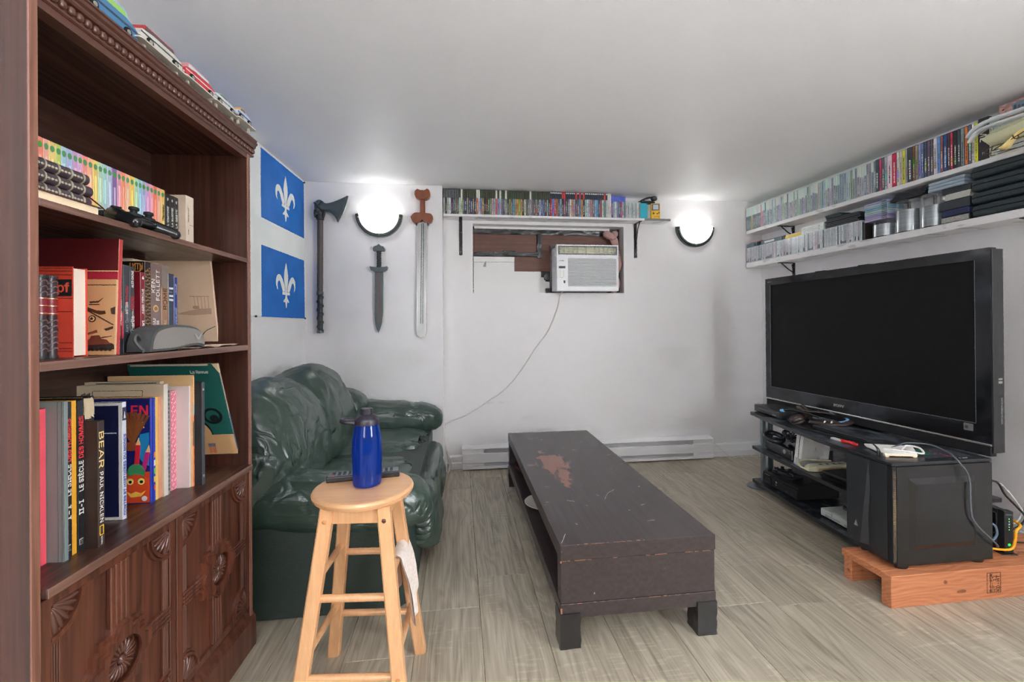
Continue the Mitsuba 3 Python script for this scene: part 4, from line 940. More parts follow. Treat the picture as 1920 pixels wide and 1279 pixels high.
# ---------------------------------------------------------------- books in the bookcase (local frame s, d, z)
PAGE = C(224, 210, 188)
def book(name, label, s0, s1, d0, z0, h, depth, col, back=None, spine=None, fore_out=False, pages=PAGE, board=.0022, cat='book', group=None, M=None, mat='print_satin', soft=False):
    t = thing(name, label, cat, group)
    W = BM if M is None else BM @ M
    back = back or col; spine = spine or col
    mb = MB()
    b = min(board, (s1 - s0)*.3)
    dsp = d0 + depth if fore_out else d0
    sp = box(s0, s1, dsp - (.002 if fore_out else 0), dsp + (0 if fore_out else .002), z0, z0 + h, .0008 if not soft else .0004)
    mb.add(sp, spine)
    mb.add(box(s0, s0 + b, d0 + .0005, d0 + depth, z0, z0 + h), col); mb.add(box(s1 - b, s1, d0 + .0005, d0 + depth, z0, z0 + h), back)
    cpart(t, 'cover', mb, mat, W)
    e = .0005 if soft else .003
    pm = MB().add(box(s0 + b, s1 - b, d0 + (e if fore_out else .002), d0 + depth - (.002 if fore_out else e), z0 + e, z0 + h - e), pages)
    cpart(t, 'page_block', pm, 'print_matte', W)
    return t, W
def spine_text(t, W, txt, sc, d0, zc, size, col, up=True, bold=False, fit=None, name='title_lettering'):
    m = text(txt, size, .0005, bold, fit)
    v = np.asarray(m.vertices); w = v[:, 0].max(); hh = size
    if up: F = frame((sc + hh/2, d0 - .0004, zc - w/2), (0, 0, 1), (-1, 0, 0), (0, -1, 0))
    else:  F = frame((sc - hh/2, d0 - .0004, zc + w/2), (0, 0, -1), (1, 0, 0), (0, -1, 0))
    part(t, name, xf(m, W @ F), 'print_satin', color=np.tile(col, (len(v), 1)))
def cover_text(t, W, txt, s0, dl, z, size, col, bold=False, fit=None, name='cover_lettering', tilt=0):
    m = text(txt, size, .0005, bold, fit); v = np.asarray(m.vertices)
    F = frame((s0 - .0001, dl, z), (0, -1, 0), (0, 0, 1), (-1, 0, 0))
    part(t, name, xf(m, W @ F), 'print_satin', color=np.tile(col, (len(v), 1)))
def patch(t, W, name, pieces, mat='print_satin'):
    mb = MB()
    for m, c in pieces: mb.add(m, c)
    return cpart(t, name, mb, mat, W)
def cp(s0, d0, d1, z0, z1): return box(s0 - .0006, s0 + .0003, d0, d1, z0, z1)      # print on the cover that faces the camera
def sp(s0, s1, d, z0, z1): return box(s0, s1, d - .0006, d + .0003, z0, z1)         # print on a spine
def cpoly(s0, poly, t=.0008): return xf(prism(poly, t), frame((s0, 0, 0), (0, -1, 0), (0, 0, 1), (-1, 0, 0)))   # polygon in (-d, z)
WHT, BLK = C(232, 230, 226), C(20, 20, 22)

# --- lower shelf
Z = ZLo
t, W = book('paperback', 'worn pink paperback with a yellow and black title, first book on the bottom shelf', -.690, -.656, .076, Z, .310, .21, C(226, 84, 100), fore_out=False)
cover_text(t, W, 'N LIVRE', -.690 + .034 - .034, .128, Z + .275, .010, BLK, True) ; cover_text(t, W, 'MONDIAL', -.690, .128, Z + .262, .010, BLK, True); cover_text(t, W, 'DES', -.690, .128, Z + .249, .010, BLK, True)
cover_text(t, W, 'TIONS', -.690, .120, Z + .222, .018, C(246, 214, 150), True, .04); cover_text(t, W, '1867', -.690, .122, Z + .192, .022, C(246, 214, 150), True, .042)
patch(t, W, 'cover_print', [(cp(-.690, .080, .15, Z + .045, Z + .088), BLK), (cpoly(-.6906, affinity.scale(Point(-.112, Z + .085), 1, 1).buffer(.03), .0006), C(208, 190, 176)), (cpoly(-.6913, Point(-.112, Z + .08).buffer(.018), .0006), C(52, 62, 92)), (cp(-.6905, .098, .126, Z + .048, Z + .062), WHT)])
t, W = book('hardcover_book', 'tall grey-green clothbound book between the pink paperback and the black volumes', -.654, -.6455, .044, Z, .322, .24, C(128, 138, 134), spine=C(118, 132, 132))
patch(t, W, 'hinge_line', [(cp(-.654, .0475, .049, Z, Z + .322), C(96, 108, 108)), (cp(-.654, .055, .0565, Z, Z + .322), C(104, 114, 112))])
for i, (a, b, tom, nm) in enumerate(((-.645, -.630, 'I-I', 'first'), (-.617, -.602, 'II-I', 'second'))):
    t, W = book('hardcover_book', f'black volume with red and white title reading LE SIECLE DES HOMMES, {nm} of the pair', a, b, .051, Z, .318, .235, C(22, 23, 25), spine=C(28, 30, 33), mat='print_gloss')
    c = (a + b)/2
    spine_text(t, W, 'LE SIÈCLE', c, .051, Z + .158, .0098, WHT, True, True, .064); spine_text(t, W, 'DES HOMMES', c, .051, Z + .240, .0098, C(226, 62, 72), True, True, .088)
    spine_text(t, W, tom, c, .051, Z + .092, .010, WHT, True, True, .030); patch(t, W, 'publisher_mark', [(sp(a + .003, b - .003, .051, Z + .014, Z + .026), WHT)])
    patch(t, W, 'mark_print', [(sp(a + .004 + i_*.003, a + .006 + i_*.003, .0505, Z + .015, Z + .025), BLK) for i_ in range(3)])
book('thin_book', 'thin yellow book squeezed between the two black volumes', -.6285, -.6182, .052, Z, .319, .235, C(226, 164, 52))
t, W = book('hardcover_book', 'dark brown book titled BEAR in gold and white, standing forward of its neighbours', -.602, -.585, .024, Z, .270, .262, C(40, 29, 27), spine=C(50, 40, 38), mat='print_satin')
spine_text(t, W, 'BEAR', -.5935, .024, Z + .208, .0120, C(226, 198, 138), False, False, .078); spine_text(t, W, 'PAUL NICKLEN', -.5935, .024, Z + .106, .0088, WHT, False, False, .108)
patch(t, W, 'yellow_frame', [(sp(-.5985, -.5885, .024, Z + .044, Z + .0455), C(238, 186, 40)), (sp(-.5985, -.5885, .024, Z + .0245, Z + .026), C(238, 186, 40)), (sp(-.5985, -.597, .024, Z + .0245, Z + .0455), C(238, 186, 40)), (sp(-.590, -.5885, .024, Z + .0245, Z + .0455), C(238, 186, 40))])
spine_text(t, W, 'NATIONAL', -.5935, .024, Z + .013, .0030, WHT, False, True, .018)
t, W = book('hardcover_book', 'old dark book with a frayed spine and cream page tops behind the brown book', -.582, -.552, .072, Z, .318, .2, C(30, 27, 26), pages=C(222, 196, 152))
r7 = random.Random(7)
patch(t, W, 'frayed_edge', [(hull([(-.5825 + r7.uniform(0, .028), .071 - r7.uniform(0, .003), Z + .318 - r7.uniform(0, .05)) for _ in range(5)]), C(204, 186, 156)) for _ in range(14)])
t, W = book('picture_book', 'navy blue book with a thin white border and white spine, left of the colouring book', -.462, -.450, .082, Z, .288, .205, C(16, 20, 50), back=C(220, 220, 226), spine=C(206, 212, 226))
patch(t, W, 'cover_border', [(cp(-.462, .083, .287, Z + .001, Z + .008), WHT), (cp(-.462, .083, .287, Z + .280, Z + .287), WHT), (cp(-.462, .0825, .0905, Z + .001, Z + .287), WHT), (cp(-.462, .095, .28, Z + .212, Z + .214), WHT)])
spine_text(t, W, 'CONTES ET HISTOIRES DU MONDE', -.456, .082, Z + .110, .0062, C(38, 62, 140), True, True, .20)
patch(t, W, 'spine_bands', [(sp(-.4615, -.4505, .082, Z + .243, Z + .275), C(40, 46, 70)), (hull([(-.459, .0812, Z + .248), (-.453, .0812, Z + .248), (-.456, .0812, Z + .266), (-.456, .0822, Z + .252)]), WHT)])
# colouring book: broom, coloured pencils, a pumpkin
t, W = book('colouring_book', 'bright colouring book with a broom, pencils and a grinning pumpkin on a dark blue cover', -.3595, -.3515, .091, Z, .280, .205, C(22, 26, 84), spine=C(44, 62, 176), mat='print_gloss', soft=True)
s = -.3595
cover_text(t, W, 'EN', s, .139, Z + .236, .026, C(214, 42, 64), True, .043); cover_text(t, W, 'LOR', s, .145, Z + .202, .016, C(240, 178, 62), True, .040)
P_ = lambda pts: Polygon(pts)
pr_ = [(cp(s, .093, .155, Z + .002, Z + .085), C(196, 66, 38)), (cpoly(s - .0003, P_([(-.094, Z + .10), (-.094, Z + .19), (-.116, Z + .185), (-.128, Z + .14), (-.11, Z + .11)])), C(28, 128, 186))]
for i in range(9):
    a = math.radians(62 + i*7.5); pr_.append((cpoly(s - .0004 - .0001*i, P_([(-.132, Z + .160), (-.138, Z + .163), (-.135 + .085*math.cos(a) - .004, Z + .16 + .085*math.sin(a)), (-.135 + .085*math.cos(a) + .004, Z + .16 + .085*math.sin(a))])), C(112 + 9*(i % 3), 66 + 6*(i % 2), 36)))
pr_ += [(cpoly(s - .0016, P_([(-.147, Z + .142), (-.126, Z + .142), (-.122, Z + .165), (-.150, Z + .165)])), C(128, 62, 36))]
for k, (x, z0, c_, dx) in enumerate(((-.124, .105, C(196, 36, 52), .004), (-.108, .085, C(190, 40, 122), .012))):
    pr_ += [(cpoly(s - .0018, P_([(x - .006, Z + z0), (x + .006, Z + z0), (x + .006 + dx, Z + z0 + .052), (x - .006 + dx, Z + z0 + .052)])), c_), (cpoly(s - .0018, P_([(x - .006 + dx, Z + z0 + .052), (x + .006 + dx, Z + z0 + .052), (x + dx*1.3, Z + z0 + .072)])), C(238, 196, 128))]
pr_ += [(cpoly(s - .0018, affinity.scale(Point(-.125, Z + .085), 1.35, 1).buffer(.022)), C(52, 132, 82)), (cpoly(s - .002, affinity.scale(Point(-.125, Z + .045), 1.3, .9).buffer(.034)), C(206, 72, 36))]
for x in (-.140, -.112):
    pr_ += [(cpoly(s - .0028, Point(x, Z + .060).buffer(.0085)), C(238, 222, 120)), (cpoly(s - .0034, Point(x + .001, Z + .059).buffer(.004)), BLK)]
pr_ += [(cpoly(s - .0028, P_([(-.150, Z + .034), (-.138, Z + .028), (-.126, Z + .033), (-.114, Z + .028), (-.100, Z + .036), (-.112, Z + .020), (-.138, Z + .018)])), C(240, 190, 80)), (cpoly(s - .0028, Point(-.104, Z + .014).buffer(.007)), WHT)]
patch(t, W, 'cover_drawing', pr_, 'print_satin')
t, W = book('colouring_book', 'blue-spined children\'s book with coloured letters just right of the pumpkin cover', -.350, -.3425, .090, Z, .280, .205, C(30, 44, 130), spine=C(38, 56, 170), soft=True)
for i, c_ in enumerate((C(210, 60, 60), C(240, 200, 80), C(90, 180, 90), WHT, C(220, 120, 60))): patch(t, W, 'spine_letter', [(sp(-.3485, -.344, .090, Z + .03 + i*.022, Z + .045 + i*.022), c_)])
book('thin_book', 'thin book with a yellow spine between the blue books and the orange one', -.3415, -.3305, .091, Z, .281, .20, C(222, 180, 92), spine=C(232, 196, 104), soft=True)
book('thin_book', 'thin salmon-orange book left of the big cream volume', -.329, -.3195, .091, Z, .280, .20, C(222, 140, 108), spine=C(226, 152, 118), soft=True)
t, W = book('magazine_binder', 'wide cream magazine file with a printed box near its top edge', -.317, -.301, .085, Z, .312, .230, C(214, 196, 166), spine=C(222, 216, 206))
patch(t, W, 'printed_box', [(cp(-.317, .14, .27, Z + .296, Z + .297), C(60, 52, 46)), (cp(-.317, .14, .27, Z + .280, Z + .281), C(60, 52, 46)), (cp(-.317, .14, .141, Z + .280, Z + .297), C(60, 52, 46)), (cp(-.317, .269, .27, Z + .280, Z + .297), C(60, 52, 46))] + [(cp(-.317, .276 + i*.004, .2785 + i*.004, Z + .281, Z + .292 - .002*(i % 3)), C(84, 74, 66)) for i in range(6)])
t, W = book('thin_book', 'thin grey spiral-edged book against the cream magazine file', -.3, -.294, .086, Z, .308, .20, C(150, 152, 154), soft=True)
nb_ = [((sp(-.2995, -.2945, .086, Z + .01 + i*.012, Z + .017 + i*.012)), C(86, 88, 92)) for i in range(24)]
patch(t, W, 'binding_marks', nb_)
t, W = book('newspaper', 'folded yellowed newspapers standing behind the cream magazine file', -.293, -.277, .112, Z, .318, .20, C(206, 190, 162), cat='newspaper', soft=True)
patch(t, W, 'newsprint', [(cp(-.293, .12 + r7.uniform(0, .16), .14 + r7.uniform(0, .16), Z + .30 + .006*(i % 3), Z + .303 + .006*(i % 3)), C(96, 86, 74)) for i in range(26)])
t, W = book('album', 'book bound in pink and white patterned fabric', -.275, -.254, .094, Z, .287, .19, C(226, 170, 176), spine=C(222, 150, 164), cat='album')
patch(t, W, 'pink_pattern', [(sp(-.2745 + .0038*j, -.2725 + .0038*j, .094, Z + .004 + .0062*i + .003*(j % 2), Z + .0075 + .0062*i + .003*(j % 2)), C(206, 84, 118) if (i*3 + j*5) % 4 else C(240, 214, 210)) for i in range(45) for j in range(5)])
t, W = book('notebook', 'thick white notebook with a rounded edge right of the pink patterned album', -.252, -.245, .060, Z, .298, .20, C(226, 212, 208), cat='notebook', soft=True)
t, W = book('folder', 'tall tan folder sticking up above the other books on the bottom shelf', -.243, -.2365, .055, Z, .329, .235, C(226, 190, 140), spine=C(230, 140, 92), cat='folder', soft=True)
patch(t, W, 'spine_picture', [(sp(-.2428, -.2367, .055, Z + .21, Z + .24), C(180, 190, 180)), (sp(-.2428, -.2367, .055, Z + .12, Z + .19), C(120, 96, 76)), (sp(-.2428, -.2367, .055, Z + .24, Z + .325), C(226, 190, 140))])
t, W = book('ring_binder', 'slim black ring binder with two steel rivets on its spine', -.2355, -.222, .034, Z, .307, .255, C(26, 27, 29), spine=C(62, 66, 72), cat='binder')
for z in (.026, .284): part(t, 'rivet', xf(ico(2), W @ move(-.2285, .0335, Z + z) @ scl(.0032, .0018, .0042)), 'satin_silver', True)
# green magazine leaning to the left
ML = np.eye(4); lean = math.degrees(math.atan2(.128, .355))
ML = move(-.020, .036, Z + .0012) @ rot((0, 1, 0), -lean)
t, W = book('heritage_magazine', 'large green magazine leaning to the left with a tan band reading rebonne', -.006, 0, 0, 0, .378, .27, C(34, 92, 84), spine=C(150, 140, 130), M=ML, cat='magazine', soft=True)
s = -.006
pr_ = [(cp(s, .0, .27, .0, .118), C(226, 180, 130)), (cpoly(s - .0005, affinity.scale(Point(-.13, .118), 1.7, .55).buffer(.062).intersection(sbox(-.27, .118, 0, .3))), C(226, 180, 130)), (cpoly(s - .0009, affinity.scale(Point(-.13, .122), 1.75, .6).buffer(.066).difference(affinity.scale(Point(-.13, .116), 1.72, .57).buffer(.063)).intersection(sbox(-.25, .118, -.002, .3))), C(20, 28, 28)),
       (cpoly(s - .001, Point(-.052, .190).buffer(.030).difference(Point(-.052, .190).buffer(.022))), C(18, 24, 26)), (cpoly(s - .001, Point(-.048, .180).buffer(.014)), C(24, 34, 34)),
       (cp(s, .066, .088, .070, .084), C(36, 70, 120)), (cp(s, .066, .0765, .046, .068), C(214, 92, 50)), (cp(s, .0785, .088, .046, .068), C(222, 108, 60)), (cp(s, .02, .09, .041, .0425), C(96, 120, 70)),
       (cp(s, .03, .26, .372, .378), C(208, 196, 176)), (hull([(s - .001, 0, .378), (s - .001, .018, .378), (s - .001, 0, .345), (s + .006, 0, .378), (s + .006, .012, .378), (s + .006, 0, .35)]), C(224, 206, 168))]
patch(t, W, 'cover_print', pr_)
cover_text(t, W, 'rebonne', s, .094, .022, .016, C(40, 34, 30), False, .074, tilt=0); cover_text(t, W, 'e histoire de vie', s, .094, .009, .0058, C(60, 48, 40), False, .066)
cover_text(t, W, 'La Revue', s, .088, .345, .0105, C(212, 222, 214), True, .054)
for i in range(4): patch(t, W, 'cover_line', [(cp(s, .085 - .012*(i % 2), .105, .225 + .012*i, .2275 + .012*i), C(150, 190, 178))])
patch(t, W, 'spine_print', [(box(-.0055, -.0005, -.0006, .0002, .06, .20), C(70, 100, 124))])

# --- middle shelf
Z = ZM
def braided(s0, s1, label, W=BM):
    t = thing('leather_book', label, 'book', 'braided leather volumes on the middle shelf')
    d0, h = .082, .168
    w = s1 - s0
    th = np.linspace(np.pi, 2*np.pi, 12)
    pts = [(s0 + w/2 + w/2*math.cos(a), d0 + .010 + .010*math.sin(a)) for a in th] + [(s1, d0 + .11), (s0, d0 + .11)]
    part(t, 'cover', xf(prism(Polygon(pts), h), BM @ move(0, 0, Z)), 'braid_leather', 40)
    for zz in (Z + .0, Z + h - .004): part(t, 'head_band', xf(prism(Polygon(pts).buffer(.0016), .005), BM @ move(0, 0, zz)), 'wrap_black', 40)
    lab = [(s0 + w/2 + (w/2 + .0006)*math.cos(a), d0 + .010 + .0108*math.sin(a)) for a in th]
    part(t, 'title_label', xf(prism(Polygon(lab + [(s1, d0 + .02), (s0, d0 + .02)]), .036), BM @ move(0, 0, Z + .088)), 'label_red', 40, label='red spine label')
    for zz in (.0905, .106, .121): part(t, 'label_rule', xf(prism(Polygon([(x, y - .0006) for x, y in lab] + [(s1, d0 + .02), (s0, d0 + .02)]), .0018), BM @ move(0, 0, Z + zz)), 'gold_foil', 40)
    zs = []
    for k in range(13):
        z = Z + .012 + k*.0115
        if Z + .080 < z < Z + .124: continue
        p = [(s0 + w/2 + (w/2 + .0004)*math.cos(a), d0 + .010 + .0106*math.sin(a), z + .009*(1 - abs(2*i/11 - 1))) for i, a in enumerate(th)]
        zs.append(tube(p, .0016, 5))
    part(t, 'braid', xf(join(zs), BM), 'braid_bright', True, kind='stuff')
plain('braid_leather', C(48, 40, 42), 0.35); plain('label_red', C(120, 34, 44), 0.4); plain('gold_foil', C(206, 176, 130), 0.3, metal=0.8); plain('braid_bright', C(112, 92, 92), 0.25)
for a, b, nm in ((-.690, -.663, 'leftmost of the three'), (-.660, -.640, 'middle one of the three'), (-.638, -.6185, 'right one beside the red book')): braided(a, b, f'dark braided leather volume, {nm}, on the middle shelf')
t, W = book('hardcover_book', 'bright red book with black bands and gothic lettering, its page edge facing out', -.6175, -.583, .058, Z, .190, .135, C(206, 70, 52), fore_out=True, pages=C(228, 214, 200))
s = -.6175
patch(t, W, 'cover_bands', [(cp(s, .06, .19, Z + .128, Z + .163), BLK)] + [(cp(s, .06, .19, Z + z, Z + z + .0012), C(92, 28, 24)) for z in (.172, .180, .186, .123, .095, .030, .018, .012)])
cover_text(t, W, 'pf', s - .0006, .088, Z + .137, .019, C(222, 84, 62), True, .024); cover_text(t, W, 'n', s, .100, Z + .080, .008, BLK, True); cover_text(t, W, 'al', s, .095, Z + .054, .008, BLK, True)
MT = move(-.556, .022, Z + .001) @ rot((0, 1, 0), 2.4)
t, W = book('war_album', 'tall dark red and tan album with drawings of aircraft and a tank', 0, .010, 0, 0, .262, .215, C(214, 168, 120), spine=C(176, 60, 62), M=MT, cat='album')
pr_ = [(cp(0, .001, .215, .190, .262), C(76, 20, 22)), (cp(0, .001, .215, .1875, .190), C(224, 190, 150)), (cp(0, .001, .215, .170, .1875), C(158, 40, 54)), (cp(0, .0, .004, .0, .168), C(232, 196, 150)),
       (cp(0, .004, .075, .156, .158), C(90, 60, 40)), (cp(0, .038, .060, .112, .1145), C(60, 40, 30)), (cp(0, .034, .058, .096, .099), C(70, 46, 34)), (cpoly(-.0002, Polygon([(-.058, .12), (-.04, .121), (-.03, .128), (-.04, .117), (-.058, .116)])), C(84, 56, 40)),
       (cpoly(-.0002, Polygon([(-.062, .107), (-.040, .098), (-.026, .099), (-.024, .092), (-.036, .090), (-.062, .100)])), C(70, 44, 30)), (cpoly(-.0002, Point(-.052, .081).buffer(.0075)), C(30, 26, 24)), (cpoly(-.0008, Point(-.052, .081).buffer(.0055)), C(226, 186, 140)),
       (cpoly(-.0002, Polygon([(-.062, .098), (-.008, .066), (-.007, .068), (-.062, .101)])), C(60, 42, 32)), (cpoly(-.0002, Polygon([(-.064, .048), (-.042, .056), (-.040, .050), (-.064, .044)])), C(120, 66, 44)), (cpoly(-.0002, Polygon([(-.014, .104), (-.004, .108), (-.004, .090), (-.012, .092)])), C(58, 40, 32)), (cpoly(-.0002, Polygon([(-.026, .058), (-.008, .064), (-.008, .058), (-.022, .054)])), C(48, 34, 28))]
star = Polygon([((.0048 if k % 2 == 0 else .002)*math.sin(k*math.pi/5) - .052, (.0048 if k % 2 == 0 else .002)*math.cos(k*math.pi/5) + .081) for k in range(10)])
pr_ += [(cpoly(-.0014, star), C(30, 26, 24)), (cpoly(-.0002, Polygon([(-.066, .010), (-.004, .012), (-.005, .022), (-.010, .026), (-.066, .022)])), C(44, 32, 28)), (cpoly(-.0004, Polygon([(-.064, .022), (-.012, .024), (-.02, .034), (-.032, .036), (-.036, .044), (-.052, .043), (-.056, .034), (-.064, .032)])), C(104, 54, 40)), (cpoly(-.0005, Polygon([(-.034, .039), (-.010, .0425), (-.010, .041), (-.034, .0365)])), C(70, 42, 32))]
pr_ += [(cpoly(-.0014, Point(-.012 - .009*i, .012).buffer(.0035)), C(26, 22, 20)) for i in range(6)]
patch(t, W, 'cover_drawing', pr_)
def pb(label, s0, s1, h, col, titles, d0=.07, name='paperback', depth=.13, **kw):
    t, W = book(name, label, s0, s1, d0, Z, h, depth, col, soft=True, mat='print_gloss', **kw)
    for (txt, zc, size, c_, fit, bold) in titles: spine_text(t, W, txt, (s0 + s1)/2, d0, Z + zc, size, c_, True, bold, fit)
    return t, W
RED_ = C(200, 44, 62)
t, W = pb('narrow black paperback pressed against the tan album, author name in white', -.501, -.4905, .112, C(20, 20, 22), [('MARTIN MICHAUD', .072, .0052, WHT, .070, True)])
t, W = pb('black paperback with a red stripe down its spine, first of the dark row', -.4895, -.4735, .215, C(46, 48, 54), [('PARIS DE CHAMPLAIN', .155, .0048, WHT, .055, False), ('UN HOMMES D\'HONNEUR', .098, .0062, WHT, .062, True)])
patch(t, W, 'red_stripe', [(sp(-.478, -.474, .07, Z + .035, Z + .100), RED_), (sp(-.486, -.482, .07, Z + .04, Z + .062), RED_)])
t, W = pb('black paperback titled in grey and red beside the striped one', -.4725, -.4535, .215, C(52, 54, 60), [('Alex Caine', .074, .0085, C(150, 152, 156), .048, False), ('MÉTIER', .110, .0072, WHT, .028, True), ('Infiltrateur', .142, .0085, RED_, .046, False)])
t, W = pb('black paperback with large white lettering at the foot of its spine', -.4525, -.4385, .213, C(48, 50, 56), [('Tharlie', .068, .0100, WHT, .045, True), ('contre la', .098, .005, WHT, .018, False), ('BIKERS', .123, .0082, RED_, .033, True), ('ALEX CAINE', .182, .0065, WHT, .042, True)])
t, W = pb('short dark red paperback with white lettering, set in the dark row', -.4275, -.4125, .203, C(112, 24, 34), [('wisart', .062, .0080, WHT, .036, True), ('AGES PERDUS', .128, .0068, WHT, .064, True)], d0=.064)
patch(t, W, 'spine_print', [(sp(-.427, -.413, .064, Z + .002, Z + .04), BLK), (hull([(-.424, .0632, Z + .185), (-.416, .0632, Z + .185), (-.420, .0632, Z + .194), (-.420, .0645, Z + .188)]), WHT)])
t, W = pb('black book with gold ornament on its spine and cover', -.410, -.3895, .232, C(26, 20, 18), [], d0=.066, name='hardcover_book')
gp = [(sp(-.4085, -.3905, .066, Z + .012 + i*.0085, Z + .0135 + i*.0085), C(150, 104, 58)) for i in range(24)] + [(sp(-.4085 + (i % 3)*.006, -.4045 + (i % 3)*.006, .066, Z + .012 + i*.0043, Z + .0155 + i*.0043), C(136, 92, 50)) for i in range(48)]
gp += [(cpoly(-.410, Point(-.084, Z + .216).buffer(.012).difference(Point(-.084, Z + .216).buffer(.009)), .0006), C(176, 124, 66))] + [(cp(-.410, .070 + .006*i, .072 + .006*i, Z + .21, Z + .228), C(168, 118, 64)) for i in range(6)]
patch(t, W, 'gold_ornament', gp)
t, W = pb('thick brown-grey book with white author lettering on its spine, tallest of the dark row', -.3875, -.3475, .233, C(118, 96, 92), [], name='hardcover_book', depth=.15)
spine_text(t, W, 'KEN', -.3765, .07, Z + .172, .0125, WHT, True, False, .036); spine_text(t, W, 'FOLLETT', -.3595, .07, Z + .175, .0125, WHT, True, False, .082)
spine_text(t, W, 'CRÉPUSCULE', -.3735, .07, Z + .058, .0082, WHT, True, True, .058); spine_text(t, W, 'ET L\'AUBE', -.3605, .07, Z + .056, .0082, WHT, True, True, .050)
patch(t, W, 'spine_emblem', [(xf(prism(Point(-.367, Z + .112).buffer(.0095), .0006), frame((0, .07, 0), (1, 0, 0), (0, 0, 1), (0, -1, 0))), C(196, 160, 110)), (xf(prism(Point(-.367, Z + .112).buffer(.0055), .0006), frame((0, .0694, 0), (1, 0, 0), (0, 0, 1), (0, -1, 0))), C(150, 110, 78))])
t, W = pb('book with an orange and grey spine reading ROME', -.3455, -.320, .232, C(150, 112, 84), [('ROME', .140, .0130, C(64, 40, 28), .058, False), ('EMPIRE', .062, .0070, C(210, 190, 160), .040, False)], name='hardcover_book')
for a_ in ((sp(-.3455, -.320, .07, Z + .17, Z + .232), C(126, 112, 106)), (sp(-.3455, -.320, .07, Z, Z + .045), C(70, 60, 54))): patch(t, W, 'spine_field', [a_])
t, W = pb('dark navy book with short white lines across its spine', -.3185, -.2975, .212, C(38, 46, 66), [])
patch(t, W, 'spine_lines', [(sp(-.3165, -.301, .07, Z + z, Z + z + .0055), C(206, 210, 216)) for z in (.168, .147, .136)] + [(sp(-.3165, -.303, .07, Z + .160, Z + .161), C(180, 184, 190))])
t, W = pb('blue paperback with small white lettering at the end of the dark row', -.2965, -.2835, .204, C(34, 48, 122), [('HISTOIRE DES LANGUES', .088, .0055, C(206, 212, 226), .060, False), ('LAROUSSE', .170, .0050, C(206, 212, 226), .030, False)])
t, W = book('spiral_notebook', 'cream spiral notebook behind the glasses case, its coil showing', -.2815, -.272, .078, Z, .205, .15, C(224, 204, 180), cat='notebook', soft=True)
part(t, 'coil', xf(join([tube([(-.2775 + .006*math.cos(a), .078 + .006*math.sin(a), Z + .008 + i*.0088 + .001*a/6) for a in np.linspace(0, 2*np.pi, 12)], .0009, 5) for i in range(22)]), BM), 'satin_silver', True, kind='stuff')
book('pale_box', 'pale cream box standing at the back behind the dark row of books', -.262, -.160, .205, Z, .262, .09, C(222, 204, 186), cat='box')
MN = move(-.030, .098, Z + .001) @ rot((0, 1, 0), -math.degrees(math.atan2(.045, .292)))
t, W = book('portfolio', 'large cream portfolio leaning at the right end with a faint drawing of a pier', -.008, 0, 0, 0, .292, .205, C(224, 198, 172), M=MN, cat='portfolio', soft=True)
s = -.008
gr_ = C(188, 158, 134)
patch(t, W, 'faint_drawing', [(cpoly(s, Polygon([(-.125, .108), (-.09, .118), (-.05, .126), (-.012, .128), (-.012, .108), (-.07, .104)]), .0005), gr_), (cp(s, .014, .078, .166, .169), gr_)] + [(cp(s, .018 + i*.011, .020 + i*.011, .125, .167), gr_) for i in range(5)] + [(cp(s, .05, .07, .126, .136), C(178, 146, 122))])
part(t, 'elastic', xf(tube(spline([(s - .0012, .055, .002), (s - .0014, .05, .03), (s - .0014, .035, .05), (s - .0012, .004, .066)], 6), .0010, 6), W), 'dark_welt', True, label='thin green elastic')
# sheet of paper on the shelf edge
def sheet(u, v):
    s_ = -.285 + u*.215; d_ = .018 + v*.10
    z_ = Z + .0012 + .004*np.sin(u*7)**2*(1 - v) + .007*np.clip(u - .7, 0, 1)*1.6
    return np.stack([s_, d_, z_], 1)
ms_ = grid(sheet, 30, 8); ms2_ = trimesh.Trimesh(np.array(ms_.vertices) - [0, 0, .0009], np.array(ms_.faces)[:, ::-1], process=False)
solo('paper_sheets', xf(join(ms_, ms2_), BM), 'print_matte', 'curled cream papers lying along the front of the middle shelf', 'paper', True, color=np.tile(C(226, 204, 184), (2*len(ms_.vertices), 1)))
# glasses case
plain('case_grey', C(126, 122, 118), 0.6); plain('case_trim', C(70, 72, 72), 0.5)
gc = thing('glasses_case', 'grey zipped glasses case with a winged emblem lying on the middle shelf', 'glasses case')
arc_ = spline([(-.478, .0), (-.474, .026), (-.462, .048), (-.44, .060), (-.40, .066), (-.34, .064), (-.300, .056), (-.278, .040), (-.270, .014), (-.268, 0.002)], 6)[:, :2]
low_ = spline([(-.268, .002), (-.30, .009), (-.34, .008), (-.40, .001), (-.478, 0)], 5)[:, :2]
cpol = Polygon([(a, Z + .002 + b) for a, b in np.vstack([arc_, low_])]).buffer(0)
part(gc, 'shell', xf(join(face(cpol.buffer(-.003), .004, .006), face(cpol, .006, .060)), BM), 'case_trim', 35)
part(gc, 'front_panel', xf(join(face(cpol.buffer(-.0062), .0005, .004)), BM), 'case_grey', 30, label='pale grey front')
em = Polygon([(-.322, .030), (-.312, .026), (-.305, .018), (-.298, .026), (-.288, .031), (-.293, .022), (-.300, .014), (-.305, .011), (-.310, .014), (-.317, .021)])
part(gc, 'emblem', xf(face(affinity.translate(em, 0, Z + .014), -.0004, .001), BM), 'satin_silver', label='small winged emblem')
part(gc, 'zip_pull', xf(join(tube(spline([(-.468, .03, Z + .03), (-.492, .025, Z + .045), (-.505, .02, Z + .030), (-.498, .012, Z + .012), (-.490, .01, Z + .005)], 5), .0035, 6), tube([(-.490, .010, Z + .006), (-.500, .006, Z + .002)], .0022, 6)), BM), 'case_trim', True)

